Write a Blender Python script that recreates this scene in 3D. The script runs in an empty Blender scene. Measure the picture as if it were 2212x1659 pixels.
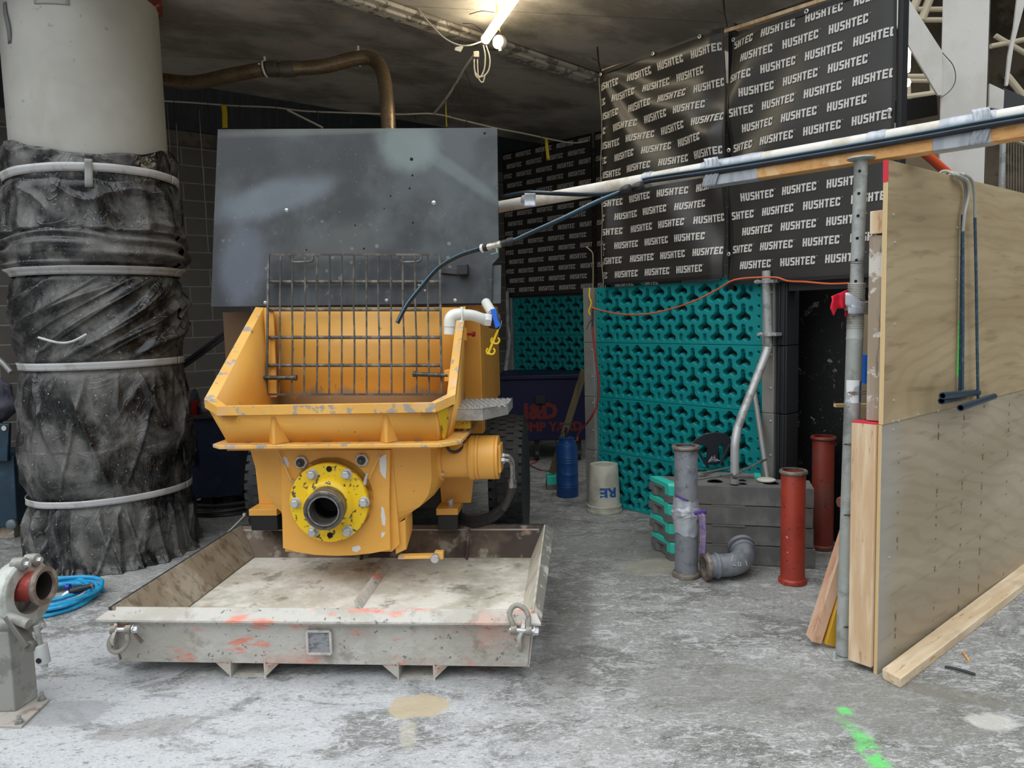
import bpy, bmesh, math, random
from mathutils import Vector, Matrix, noise
random.seed(7)
S = bpy.context.scene
COL = S.collection
rad = math.radians
# ------------------------------------------------------------------ camera
FPX, CAMH, PITCH, ROLL = 1620.0, 1.6, rad(5.3), rad(1.5)
cd = bpy.data.cameras.new('camera'); cd.sensor_fit = 'HORIZONTAL'; cd.sensor_width = 36.0
cd.lens = 36.0 * FPX / 2212.0; cd.clip_start = 0.05; cd.clip_end = 200
cam = bpy.data.objects.new('camera', cd); COL.objects.link(cam)
CR = Matrix.Rotation(math.pi / 2 - PITCH, 3, 'X') @ Matrix.Rotation(-ROLL, 3, 'Z')
cam.matrix_world = Matrix.Translation((0, 0, CAMH)) @ CR.to_4x4()
S.camera = cam
# ------------------------------------------------------------------ sky, lights, exposure
w = bpy.data.worlds.new('sky'); S.world = w; w.use_nodes = True
nt = w.node_tree; nt.nodes.clear()
wo = nt.nodes.new('ShaderNodeOutputWorld'); bg = nt.nodes.new('ShaderNodeBackground')
tc = nt.nodes.new('ShaderNodeTexCoord'); sx = nt.nodes.new('ShaderNodeSeparateXYZ'); cr = nt.nodes.new('ShaderNodeValToRGB')
nt.links.new(tc.outputs['Generated'], sx.inputs[0]); nt.links.new(sx.outputs['Z'], cr.inputs[0])
dt = nt.nodes.new('ShaderNodeVectorMath'); dt.operation = 'DOT_PRODUCT'; dt.inputs[1].default_value = Vector((-.62, -.62, .48)).normalized()
nt.links.new(tc.outputs['Generated'], dt.inputs[0])
mr = nt.nodes.new('ShaderNodeMapRange'); mr.inputs[1].default_value = -.35; mr.inputs[2].default_value = 1.0; mr.inputs[3].default_value = .35; mr.inputs[4].default_value = 1.55
nt.links.new(dt.outputs['Value'], mr.inputs[0])
vm = nt.nodes.new('ShaderNodeVectorMath'); vm.operation = 'SCALE'; nt.links.new(cr.outputs[0], vm.inputs[0]); nt.links.new(mr.outputs[0], vm.inputs['Scale'])
nt.links.new(vm.outputs[0], bg.inputs[0]); nt.links.new(bg.outputs[0], wo.inputs[0])
e = cr.color_ramp.elements
e[0].position = 0.0; e[0].color = (0.02, 0.021, 0.024, 1)
e[1].position = 0.75; e[1].color = (0.93, 0.97, 1.0, 1)
x = cr.color_ramp.elements.new(0.22); x.color = (0.165, 0.172, 0.185, 1)
bg.inputs[1].default_value = 2.25
S.view_settings.view_transform = 'Standard'; S.view_settings.look = 'None'
S.view_settings.exposure = 0.0; S.view_settings.gamma = 1.0; S.view_settings.use_curve_mapping = False
S.cycles.use_denoising = True; S.cycles.max_bounces = 6; S.cycles.diffuse_bounces = 4
S.cycles.sample_clamp_indirect = 6.0

# ------------------------------------------------------------------ pixel -> place
FR = [0.0]
U, P = rad(39.6), rad(-4.8)         # building grid, concrete pump
def setf(a=0.0): FR[0] = a
def ray(px, py):
    d = CR @ Vector(((px - 1106) / FPX, (829.5 - py) / FPX, -1.0))
    return Matrix.Rotation(-FR[0], 3, 'Z') @ d
def at(px, py, ax, val):
    d = ray(px, py); o = Vector((0, 0, CAMH)); i = 'xyz'.index(ax)
    return o + d * ((val - o[i]) / d[i])
def atY(px, py, val): return at(px, py, 'y', val)

# ------------------------------------------------------------------ materials
class NB:
    def __init__(s, name):
        s.m = bpy.data.materials.new(name); s.m.use_nodes = True; s.t = s.m.node_tree
        s.b = s.t.nodes['Principled BSDF']
    def n(s, t, **k):
        q = s.t.nodes.new(t)
        for a, b in k.items(): setattr(q, a, b)
        return q
    def l(s, a, b): s.t.links.new(a, b)
    def math(s, op, a, b=None, clamp=False):
        q = s.n('ShaderNodeMath', operation=op, use_clamp=clamp)
        for i, v in enumerate((a, b)):
            if v is None: continue
            if isinstance(v, (int, float)): q.inputs[i].default_value = v
            else: s.l(v, q.inputs[i])
        return q.outputs[0]
    def coord(s, st=(1, 1, 1), rot=(0, 0, 0), off=(0, 0, 0), kind='Object'):
        if not hasattr(s, 'tc'): s.tc = s.n('ShaderNodeTexCoord')
        mp = s.n('ShaderNodeMapping'); mp.inputs['Scale'].default_value = st
        mp.inputs['Rotation'].default_value = rot; mp.inputs['Location'].default_value = off
        s.l(s.tc.outputs[kind], mp.inputs[0]); return mp.outputs[0]
    def noise(s, scale, st=(1, 1, 1), rot=(0, 0, 0), detail=5, rough=.6, off=(0, 0, 0), dist=0):
        q = s.n('ShaderNodeTexNoise'); q.inputs['Scale'].default_value = scale
        q.inputs['Detail'].default_value = detail; q.inputs['Roughness'].default_value = rough
        q.inputs['Distortion'].default_value = dist
        s.l(s.coord(st, rot, off), q.inputs['Vector']); return q.outputs['Fac']
    def ramp(s, f, lo, hi):
        q = s.n('ShaderNodeMapRange'); q.inputs[1].default_value = lo; q.inputs[2].default_value = hi
        q.interpolation_type = 'SMOOTHSTEP'; s.l(f, q.inputs[0]); return q.outputs[0]
    def mix(s, f, a, b):
        q = s.n('ShaderNodeMix', data_type='RGBA')
        if isinstance(f, (int, float)): q.inputs[0].default_value = f
        else: s.l(f, q.inputs[0])
        for i, v in ((6, a), (7, b)):
            if isinstance(v, (tuple, list)): q.inputs[i].default_value = (*v[:3], 1)
            else: s.l(v, q.inputs[i])
        return q.outputs[2]
    def bump(s, h, st=.3, dist=.01):
        q = s.n('ShaderNodeBump'); q.inputs['Strength'].default_value = st; q.inputs['Distance'].default_value = dist
        s.l(h, q.inputs['Height'])
        if s.b.inputs['Normal'].links: s.l(s.b.inputs['Normal'].links[0].from_socket, q.inputs['Normal'])
        s.l(q.outputs[0], s.b.inputs['Normal'])
def srgb(r, g, b):
    f = lambda c: (c / 255 / 12.92) if c <= 10 else ((c / 255 + .055) / 1.055) ** 2.4
    return (f(r), f(g), f(b))
MATS = {}
def M(name, col, rough=.6, metal=0.0, layers=(), bump=None, spec=.5, coat=0, emit=None, sheen=0):
    """layers: (colour, scale, lo, hi, strength[, stretch[, roughness]])"""
    if name in MATS: return MATS[name]
    k = NB(name); b = k.b
    b.inputs['Roughness'].default_value = rough; b.inputs['Metallic'].default_value = metal
    b.inputs['Specular IOR Level'].default_value = spec; b.inputs['Coat Weight'].default_value = coat
    c = col; rr = None
    for i, L in enumerate(layers):
        st = L[5] if len(L) > 5 and L[5] else (1, 1, 1)
        f = k.ramp(k.noise(L[1], st, off=(3.1 * i, 1.7 * i, 5.3 * i), detail=6, rough=.62), L[2], L[3])
        f = k.math('MULTIPLY', f, L[4])
        c = k.mix(f, c, L[0])
        if len(L) > 6:
            r = k.n('ShaderNodeMapRange'); r.inputs[3].default_value = rough; r.inputs[4].default_value = L[6]
            k.l(f, r.inputs[0]); rr = r.outputs[0]
    if isinstance(c, tuple): b.inputs['Base Color'].default_value = (*c, 1)
    else: k.l(c, b.inputs['Base Color'])
    if rr: k.l(rr, b.inputs['Roughness'])
    if bump:
        k.bump(k.noise(bump[0], bump[3] if len(bump) > 3 else (1, 1, 1)), bump[1], bump[2])
    if emit:
        b.inputs['Emission Color'].default_value = (*emit[0], 1); b.inputs['Emission Strength'].default_value = emit[1]
    MATS[name] = k.m; return k.m

# ------------------------------------------------------------------ mesh building
def cat(pts, n=6, closed=False):
    pts = [Vector(p) for p in pts]; out = []; N = len(pts)
    rng = range(N if closed else N - 1)
    for i in rng:
        g = lambda j: pts[j % N] if closed else pts[max(0, min(N - 1, j))]
        a, b, c, d = g(i - 1), g(i), g(i + 1), g(i + 2)
        for k in range(n):
            t = k / n
            out.append(.5 * ((2 * b) + (c - a) * t + (2 * a - 5 * b + 4 * c - d) * t * t + (3 * b - a - 3 * c + d) * t ** 3))
    if not closed: out.append(pts[-1])
    return out
class MB:
    def __init__(s): s.v = []; s.f = []; s.mi = []; s.cur = 0
    def add(s, vs, fs, mi=None):
        o = len(s.v); s.v += [Vector(v) for v in vs]
        for f in fs: s.f.append([o + i for i in f]); s.mi.append(s.cur if mi is None else mi)
        return s
    def box(s, x0, x1, y0, y1, z0, z1, rot=None, piv=None):
        vs = [Vector((x, y, z)) for x in (x0, x1) for y in (y0, y1) for z in (z0, z1)]
        if rot is not None:
            c = Vector(piv) if piv is not None else Vector(((x0 + x1) / 2, (y0 + y1) / 2, (z0 + z1) / 2))
            vs = [c + rot @ (v - c) for v in vs]
        return s.add(vs, [(0, 1, 3, 2), (4, 6, 7, 5), (0, 4, 5, 1), (2, 3, 7, 6), (0, 2, 6, 4), (1, 5, 7, 3)])
    def prism(s, pts, vec):
        n = len(pts); a = [Vector(p) for p in pts]; b = [p + Vector(vec) for p in a]
        return s.add(a + b, [tuple(range(n))[::-1], tuple(range(n, 2 * n))] + [(i, (i + 1) % n, n + (i + 1) % n, n + i) for i in range(n)])
    def bar(s, p, q, w, h, up=(0, 0, 1)):
        p, q = Vector(p), Vector(q); d = (q - p).normalized(); sd = d.cross(Vector(up)).normalized(); u2 = sd.cross(d)
        c = [sd * w / 2 + u2 * h / 2, -sd * w / 2 + u2 * h / 2, -sd * w / 2 - u2 * h / 2, sd * w / 2 - u2 * h / 2]
        return s.prism([p + x for x in c], q - p)
    def tube(s, pts, r, seg=10, cap=True, closed=False):
        pts = [Vector(p) for p in pts]; n = len(pts); R = r if isinstance(r, (list, tuple)) else [r] * n
        t0 = (pts[1] - pts[0]).normalized(); up = Vector((0, 0, 1)) if abs(t0.z) < .9 else Vector((1, 0, 0))
        nx = t0.cross(up).normalized(); vs = []; prev = t0
        for i, p in enumerate(pts):
            if closed: t = (pts[(i + 1) % n] - pts[i - 1]).normalized()
            else: t = (pts[min(n - 1, i + 1)] - pts[max(0, i - 1)]).normalized()
            q = prev.rotation_difference(t); nx = (q @ nx).normalized(); prev = t; ny = t.cross(nx).normalized()
            for k in range(seg):
                a = 2 * math.pi * k / seg; vs.append(p + (nx * math.cos(a) + ny * math.sin(a)) * R[i])
        fs = []
        for i in range(n if closed else n - 1):
            j = (i + 1) % n
            for k in range(seg):
                l = (k + 1) % seg; fs.append((i * seg + k, i * seg + l, j * seg + l, j * seg + k))
        if cap and not closed: fs += [tuple(range(seg))[::-1], tuple(range((n - 1) * seg, n * seg))]
        return s.add(vs, fs)
    def lathe(s, prof, o=(0, 0, 0), ax=(0, 0, 1), seg=24, wob=None, close=False, c0=True, c1=True):
        """prof: (radius, offset along axis)"""
        o, ax = Vector(o), Vector(ax).normalized(); up = Vector((0, 0, 1)) if abs(ax.z) < .9 else Vector((1, 0, 0))
        nx = ax.cross(up).normalized(); ny = ax.cross(nx); vs = []
        for r, t in prof:
            for k in range(seg):
                a = 2 * math.pi * k / seg; rr = r * (wob(a, t) if wob else 1)
                vs.append(o + ax * t + (nx * math.cos(a) + ny * math.sin(a)) * rr)
        n = len(prof); fs = []
        for i in range(n if close else n - 1):
            j = (i + 1) % n
            for k in range(seg): l = (k + 1) % seg; fs.append((i * seg + k, i * seg + l, j * seg + l, j * seg + k))
        if not close:
            if c0 and prof[0][0] > 1e-5: fs.append(tuple(range(seg))[::-1])
            if c1 and prof[-1][0] > 1e-5: fs.append(tuple(range((n - 1) * seg, n * seg)))
        return s.add(vs, fs)
    def pipe(s, o, ax, L, ro, ri, seg=28, fl=None, depth=None):
        """hollow pipe with optional end collars fl=(radius, width)"""
        p = [(ro, 0), (ro, L), (ri, L), (ri, L * .02 if depth is None else L - depth)]
        if fl: r, w = fl; p = [(ri, 0), (r, 0), (r, w * .8), (r * .96, w), (ro, w), (ro, L - w), (r * .96, L - w), (r, L - w * .8), (r, L - w * .15), (r * .97, L), (ri, L)]; return s.lathe(p, o, ax, seg, close=True)
        return s.lathe([(ri, 0)] + p[:3], o, ax, seg, close=True)
    def hexb(s, o, ax, r, h, washer=True):
        ax = Vector(ax).normalized(); o = Vector(o)
        if washer: s.lathe([(r * 1.25, 0), (r * 1.25, h * .18)], o, ax, 16)
        return s.lathe([(r, h * .15), (r, h * .85), (r * .85, h)], o, ax, 6)
    def grid(s, fn, nu, nv, flip=False):
        vs = [fn(i / nu, j / nv) for j in range(nv + 1) for i in range(nu + 1)]
        fs = []
        for j in range(nv):
            for i in range(nu):
                a = j * (nu + 1) + i; q = (a, a + 1, a + nu + 2, a + nu + 1); fs.append(q[::-1] if flip else q)
        return s.add(vs, fs)
ORI = {}
def obj(name, mb, mats, parent=None, label=None, catg=None, group=None, kind=None, bevel=0, smooth=35, norm=True, origin=None, solid=0):
    me = bpy.data.meshes.new(name)
    xs = [v.x for v in mb.v]; ys = [v.y for v in mb.v]; zs = [v.z for v in mb.v]
    c = Vector(((min(xs) + max(xs)) / 2, (min(ys) + max(ys)) / 2, min(zs) if parent is None else (min(zs) + max(zs)) / 2))
    if origin is not None: c = Vector(origin)
    me.from_pydata([v - c for v in mb.v], [], mb.f)
    if not isinstance(mats, (list, tuple)): mats = [mats]
    for m in mats: me.materials.append(m)
    me.polygons.foreach_set('material_index', mb.mi)
    if norm:
        bm = bmesh.new(); bm.from_mesh(me); bmesh.ops.recalc_face_normals(bm, faces=bm.faces); bm.to_mesh(me); bm.free()
    if smooth:
        me.shade_smooth(); me.set_sharp_from_angle(angle=rad(smooth))
    o = bpy.data.objects.new(name, me); COL.objects.link(o)
    R = Matrix.Rotation(FR[0], 4, 'Z')
    if parent is None:
        o.location = R @ c; o.rotation_euler = (0, 0, FR[0])
    else:
        o.parent = parent; o.location = c - ORI[parent.name]
    ORI[o.name] = c
    if solid:
        md = o.modifiers.new('solid', 'SOLIDIFY'); md.thickness = solid; md.offset = 0
    if bevel:
        md = o.modifiers.new('bevel', 'BEVEL'); md.width = bevel; md.segments = 2; md.limit_method = 'ANGLE'; md.angle_limit = rad(40)
    tag(o, label, catg, group, kind); return o
def tag(o, label=None, catg=None, group=None, kind=None):
    if label: o['label'] = label
    if catg: o['category'] = catg
    if group: o['group'] = group
    if kind: o['kind'] = kind
def root(name, loc, label, catg, group=None):
    o = bpy.data.objects.new(name, None); COL.objects.link(o); o.empty_display_size = .1
    o.location = Matrix.Rotation(FR[0], 3, 'Z') @ Vector(loc); o.rotation_euler = (0, 0, FR[0]); ORI[o.name] = Vector(loc)
    tag(o, label, catg, group); return o
def struct(name, mb, m, **k): return obj(name, mb, m, kind='structure', **k)
def dup(o, loc=None, rotz=None, label=None, parent=None):
    c = o.copy(); COL.objects.link(c)
    if parent is not None: c.parent = parent
    for ch in o.children: dup(ch, parent=c)
    if loc is not None: c.location = loc
    if rotz is not None: c.rotation_euler.z = rotz
    if label: c['label'] = label
    return c
def textmesh(mb, txt, size, o, ux, uy, off=0, shear=0, mi=None, bold=.0, align='LEFT'):
    """writing as flat polygons laid on a surface: o origin, ux/uy unit axes"""
    cu = bpy.data.curves.new('t', 'FONT'); cu.body = txt; cu.size = size; cu.offset = bold; cu.align_x = align; cu.resolution_u = 2
    to = bpy.data.objects.new('t', cu); me = bpy.data.meshes.new_from_object(to)
    o, ux, uy = Vector(o), Vector(ux), Vector(uy)
    n = ux.cross(uy).normalized()
    mb.add([o + ux * (v.co.x + shear * v.co.y) + uy * v.co.y + n * off for v in me.vertices], [tuple(p.vertices) for p in me.polygons], mi)
    bpy.data.objects.remove(to); bpy.data.curves.remove(cu); bpy.data.meshes.remove(me)

# ------------------------------------------------------------------ material library
YEL = M('yellow_paint', srgb(218, 158, 66), .42, 0, [(srgb(232, 174, 84), 1.6, .35, .65, .7), (srgb(120, 108, 84), 22, .685, .72, .9), (srgb(150, 140, 118), 3.1, .64, .74, .35), (srgb(92, 92, 95), 60, .70, .74, .8)], (30, .06, .004))
YELRIM = M('worn_yellow_rim', srgb(226, 170, 80), .45, 0, [(srgb(238, 190, 104), 3, .4, .6, .6), (srgb(146, 148, 148), 16, .54, .60, .9, (1, 1, 1), .5), (srgb(206, 178, 150), 4, .55, .66, .6), (srgb(190, 110, 80), 9, .64, .68, .5)], (40, .15, .004))
FLY = M('flange_yellow', srgb(236, 196, 26), .4, 0, [(srgb(70, 68, 60), 30, .575, .60, .95), (srgb(190, 160, 60), 8, .62, .7, .5)], (40, .1, .003))
BRIGHTY = M('bright_yellow', srgb(214, 176, 32), .45, 0, [(srgb(80, 72, 50), 24, .6, .63, .8)])
STEEL = M('steel', srgb(150, 150, 148), .38, .8, [(srgb(95, 92, 88), 30, .5, .6, .6)])
ZINC = M('zinc_bolt', srgb(198, 200, 202), .38, .55, [(srgb(120, 118, 112), 60, .55, .65, .6)])
GALV = M('galvanised', srgb(164, 168, 164), .5, .15, [(srgb(178, 182, 180), 18, .5, .6, .6), (srgb(110, 112, 106), 7, .52, .66, .7), (srgb(70, 70, 66), 60, .66, .69, .7)], (60, .1, .003))
DARKST = M('dark_steel', srgb(72, 72, 72), .5, .6, [(srgb(120, 118, 114), 40, .52, .62, .5)])
RODM = M('grate_steel', srgb(80, 78, 75), .5, .3, [(srgb(130, 127, 120), 12, .45, .65, .8)])
BLACKP = M('black_paint', srgb(30, 31, 33), .5, 0, [(srgb(75, 76, 76), 40, .64, .7, .6)])
RUB = M('rubber', srgb(26, 26, 27), .65, 0, [(srgb(62, 60, 56), 18, .5, .7, .6)])
WPVC = M('white_pvc', srgb(228, 228, 220), .3, 0, [(srgb(196, 194, 180), 5, .55, .7, .5)])
CABW = M('cable_white', srgb(190, 186, 172), .5)
TAPE = M('duct_tape', srgb(180, 184, 190), .36, .2, [(srgb(140, 146, 155), 12, .45, .6, .6, (1, 1, .2))], (50, .4, .006, (1, 1, .15)))
WOODL = M('pale_timber', srgb(198, 166, 130), .7, 0, [(srgb(224, 204, 174), 5, .4, .62, .8, (3, 3, .3)), (srgb(150, 112, 70), 10, .6, .66, .6, (4, 4, .6)), (srgb(168, 150, 128), 3, .55, .7, .5)], (40, .2, .003, (6, 6, .3)))
WOODW = M('weathered_timber', srgb(150, 134, 114), .8, 0, [(srgb(168, 156, 142), 5, .4, .62, .8, (3, 3, .3)), (srgb(92, 78, 62), 9, .58, .66, .7, (5, 5, .5)), (srgb(210, 206, 198), 9, .57, .62, .8)], (40, .3, .004, (6, 6, .3)))
WOODX = M('pale_timber_long', srgb(200, 176, 142), .7, 0, [(srgb(222, 204, 176), 5, .4, .62, .8, (.3, 3, 3)), (srgb(150, 116, 78), 10, .6, .66, .6, (.6, 4, 4)), (srgb(160, 146, 126), 3, .5, .66, .6)], (40, .2, .003, (.3, 6, 6)))
WOODO = M('orange_timber', srgb(214, 162, 100), .65, 0, [(srgb(190, 132, 74), 6, .45, .62, .6, (.6, 6, 6)), (srgb(228, 196, 150), 9, .56, .66, .6)], (40, .2, .003, (.6, 6, 6)))
ENGPIPE = M('conveyor_pipe_grey', srgb(122, 126, 132), .5, .1, [(srgb(96, 99, 104), 14, .48, .62, .7), (srgb(74, 74, 74), 50, .62, .66, .8), (srgb(160, 158, 152), 20, .66, .7, .6)], (30, .08, .003))
REDP = M('conveyor_pipe_red', srgb(164, 60, 42), .45, .1, [(srgb(146, 50, 36), 6, .45, .62, .7), (srgb(66, 34, 28), 44, .62, .65, .9), (srgb(205, 180, 165), 16, .685, .71, .7)], (30, .08, .003))
REDB = M('conveyor_pipe_brown_red', srgb(128, 46, 34), .5, .1, [(srgb(110, 66, 56), 4, .42, .6, .8), (srgb(50, 26, 22), 48, .62, .66, .9)], (30, .08, .003))
RUSTR = M('pipe_ring', srgb(124, 116, 106), .45, .35, [(srgb(150, 142, 130), 30, .5, .6, .7), (srgb(96, 60, 44), 12, .55, .62, .7)])
TEAL = M('teal_plastic', srgb(18, 142, 146), .36, 0, [(srgb(24, 148, 148), 3, .4, .6, .5), (srgb(66, 150, 146), 9, .6, .72, .35)], (60, .04, .002))
TEALW = M('teal_plastic_bright', srgb(56, 196, 176), .4, 0, [(srgb(90, 190, 170), 18, .58, .7, .6)], (60, .05, .002))
FOAM = M('black_foam', srgb(26, 26, 27), .85, 0, [(srgb(50, 48, 44), 40, .55, .65, .6)], (80, .5, .01))
RECY = M('recycled_rubber', srgb(112, 111, 108), .9, 0, [(srgb(84, 84, 83), 5, .45, .62, .7), (srgb(170, 170, 166), 170, .66, .69, .8), (srgb(128, 124, 116), 2.2, .5, .68, .5)], (120, .4, .004))
HOSE = M('blue_black_hose', srgb(20, 32, 42), .3, 0, [(srgb(26, 46, 62), 10, .5, .6, .6)])
HOSEL = M('hose_highlight_stripe', srgb(84, 124, 142), .35)
# ================================================================== SETTING
def floor_mat():
    k = NB('concrete_floor')
    base = k.mix(k.ramp(k.noise(.55, detail=6), .35, .65), srgb(122, 122, 118), srgb(152, 152, 149))
    xyz = k.n('ShaderNodeSeparateXYZ'); k.l(k.coord(), xyz.inputs[0]); X, Y = xyz.outputs[0], xyz.outputs[1]
    wob = {}
    def blob(px, py, rx, ry, rot, soft, wscale, wamp):
        c = at(px, py, 'z', 0.0)
        dx = k.math('SUBTRACT', X, c.x); dy = k.math('SUBTRACT', Y, c.y)
        cs, sn = math.cos(rot), math.sin(rot)
        u = k.math('DIVIDE', k.math('ADD', k.math('MULTIPLY', dx, cs), k.math('MULTIPLY', dy, sn)), rx)
        v = k.math('DIVIDE', k.math('SUBTRACT', k.math('MULTIPLY', dy, cs), k.math('MULTIPLY', dx, sn)), ry)
        d = k.math('POWER', k.math('ADD', k.math('POWER', k.math('ABSOLUTE', u), 3), k.math('POWER', k.math('ABSOLUTE', v), 3)), .333)
        if wscale not in wob: wob[wscale] = k.noise(wscale, detail=6, rough=.7)
        d = k.math('ADD', d, k.math('MULTIPLY', k.math('SUBTRACT', wob[wscale], .5), wamp))
        return k.math('SUBTRACT', 1.0, k.ramp(d, 1 - soft, 1 + soft))
    for (px, py, rx, ry, rot, soft, ws, wa, col, st) in (
        (200, 1600, 1.5, .55, 0, .5, 2.2, 1.6, srgb(196, 198, 202), .8),
        (330, 1400, .75, .35, .2, .5, 2.2, 1.4, srgb(190, 192, 196), .7),
        (640, 1500, .9, .18, 0, .5, 2.2, 1.6, srgb(176, 178, 181), .6),
        (1700, 1400, 1.0, .55, .3, .5, 2.2, 1.8, srgb(158, 158, 156), .35),
        ):
        base = k.mix(k.math('MULTIPLY', blob(px, py, rx, ry, rot, soft, ws, wa), st), base, col)
    base = k.mix(k.math('MULTIPLY', k.ramp(k.noise(2.3, (1, 1.5, 1), detail=9, rough=.7, dist=.8), .47, .60), .75), base, srgb(92, 91, 86))
    base = k.mix(k.math('MULTIPLY', k.ramp(k.noise(9, (1, 1.8, 1), (0, 0, .7), detail=8, rough=.7, off=(4, 2, 0), dist=1.2), .52, .60), .75), base, srgb(182, 183, 183))
    base = k.mix(k.math('MULTIPLY', k.ramp(k.noise(30, (1, 3.2, 1), (0, 0, .9), detail=5, off=(7, 1, 0), dist=1.5), .56, .63), .6), base, srgb(206, 207, 208))
    base = k.mix(k.math('MULTIPLY', k.ramp(k.noise(70, (1, 3, 1), (0, 0, .5), detail=3, off=(2, 6, 0), dist=1), .57, .64), .55), base, srgb(212, 212, 210))
    base = k.mix(k.math('MULTIPLY', k.ramp(k.noise(85, (1, 2.4, 1), (0, 0, -.8), detail=3, off=(8, 3, 0), dist=1), .58, .65), .45), base, srgb(84, 83, 78))
    base = k.mix(k.math('MULTIPLY', k.ramp(k.noise(26, (1, 2.6, 1), (0, 0, -.5), detail=5, off=(1, 9, 0), dist=1.2), .57, .64), .55), base, srgb(74, 73, 69))
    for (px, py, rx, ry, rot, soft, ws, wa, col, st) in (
        (905, 1525, .12, .09, .1, .06, 9, 1.3, srgb(180, 164, 134), .85),
        (880, 1585, .03, .09, .1, .3, 9, 1.4, srgb(190, 184, 168), .5),
        (140, 1540, .17, .1, 0, .12, 9, .3, srgb(150, 150, 152), .7),
        (310, 1575, .2, .07, .2, .25, 9, 2.4, srgb(116, 112, 104), .45),
        (1500, 1180, .9, .5, .1, .5, 2.2, 1.5, srgb(96, 96, 88), .5),
        (1720, 1500, .7, .25, -.3, .4, 2.2, 1.7, srgb(112, 110, 102), .5),
        (2140, 1560, .09, .06, 0, .35, 9, 2.6, srgb(206, 204, 196), .6),
        (2060, 1500, .2, .06, -.6, .25, 9, 1.2, srgb(112, 108, 96), .6),
        (1225, 1350, .13, .75, -.12, .35, 2.2, .8, srgb(86, 82, 74), .55), (1130, 1130, .35, .3, 0, .5, 2.2, 1.0, srgb(84, 82, 74), .4),  # tray's contact shadow painted in together with wet dirt along its side
        (1430, 1222, .25, .14, .2, .3, 9, 1.8, srgb(170, 164, 146), .5),
        (1810, 1400, .08, .08, 0, .3, 9, 1.2, srgb(205, 204, 198), .8)):
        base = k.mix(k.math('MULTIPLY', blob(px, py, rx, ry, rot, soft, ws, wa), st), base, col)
    # green sprayed line
    nse = k.ramp(k.noise(14, detail=4), .38, .52)
    for (px, py, rx, ry, rot, st) in ((1826, 1537, .026, .035, .1, .95), (1850, 1580, .03, .1, .3, .4), (1868, 1600, .028, .05, .3, .8), (1885, 1632, .03, .07, .3, .95), (1905, 1662, .03, .06, .3, .7)):
        f = k.math('MULTIPLY', blob(px, py, rx, ry, rot, .4, 30, .5), k.math('MULTIPLY', nse, st * .75))
        base = k.mix(f, base, srgb(96, 216, 104))
    k.l(base, k.b.inputs['Base Color'])
    r = k.ramp(k.noise(1.4, detail=4), .35, .7); rr = k.n('ShaderNodeMapRange'); rr.inputs[3].default_value = .5; rr.inputs[4].default_value = .85
    k.l(r, rr.inputs[0]); k.l(rr.outputs[0], k.b.inputs['Roughness'])
    k.bump(k.noise(22, detail=7, rough=.7), .25, .012); k.bump(k.noise(90, detail=3), .2, .003)
    return k.m
setf(0)
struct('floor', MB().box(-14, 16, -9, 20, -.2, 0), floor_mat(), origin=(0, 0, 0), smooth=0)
def ceil_mat():
    k = NB('concrete_ceiling')
    b = k.mix(k.ramp(k.noise(.8, (1, 1.6, 1), (0, 0, .6), detail=7), .42, .58), srgb(138, 130, 119), srgb(184, 176, 163))
    b = k.mix(k.math('MULTIPLY', k.ramp(k.noise(3, (1, 3, 1), (0, 0, .9), detail=8, off=(3, 3, 0), dist=1.4), .52, .64), .5), b, srgb(160, 154, 145))
    b = k.mix(k.math('MULTIPLY', k.ramp(k.noise(6, (1, 4, 1), (0, 0, -.4), detail=8, off=(9, 3, 0), dist=1.4), .60, .70), .3), b, srgb(68, 62, 56))
    xyz = k.n('ShaderNodeSeparateXYZ'); k.l(k.coord(rot=(0, 0, .5)), xyz.inputs[0])
    ln = k.math('ABSOLUTE', k.math('SUBTRACT', k.math('FRACT', k.math('MULTIPLY', xyz.outputs[1], .8)), .5))
    ln = k.math('SUBTRACT', 1.0, k.ramp(ln, .002, .012)); b = k.mix(k.math('MULTIPLY', ln, .35), b, srgb(66, 60, 55))
    k.l(b, k.b.inputs['Base Color']); k.b.inputs['Roughness'].default_value = .85
    k.bump(k.noise(12, detail=6), .2, .01); return k.m
CM = ceil_mat()
setf(U)
FE = lambda xw, yw: Matrix.Rotation(-U, 3, 'Z') @ Vector((xw, yw, 3.8))
a, b_ = FE(-8, 4.55), FE(2.4, 4.55)
c_ = Vector((4.72, b_.y - 1.2, 3.8))
cb = MB().prism([a, Vector((5.28, 1.54, 3.8)), Vector((5.28, 4.45, 3.8)), Vector((10.5, 4.45, 3.8)), Vector((10.5, 9.5, 3.8)), Vector((-6, 13, 3.8))], (0, 0, .3))
struct('ceiling', cb, CM, smooth=0)
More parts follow.
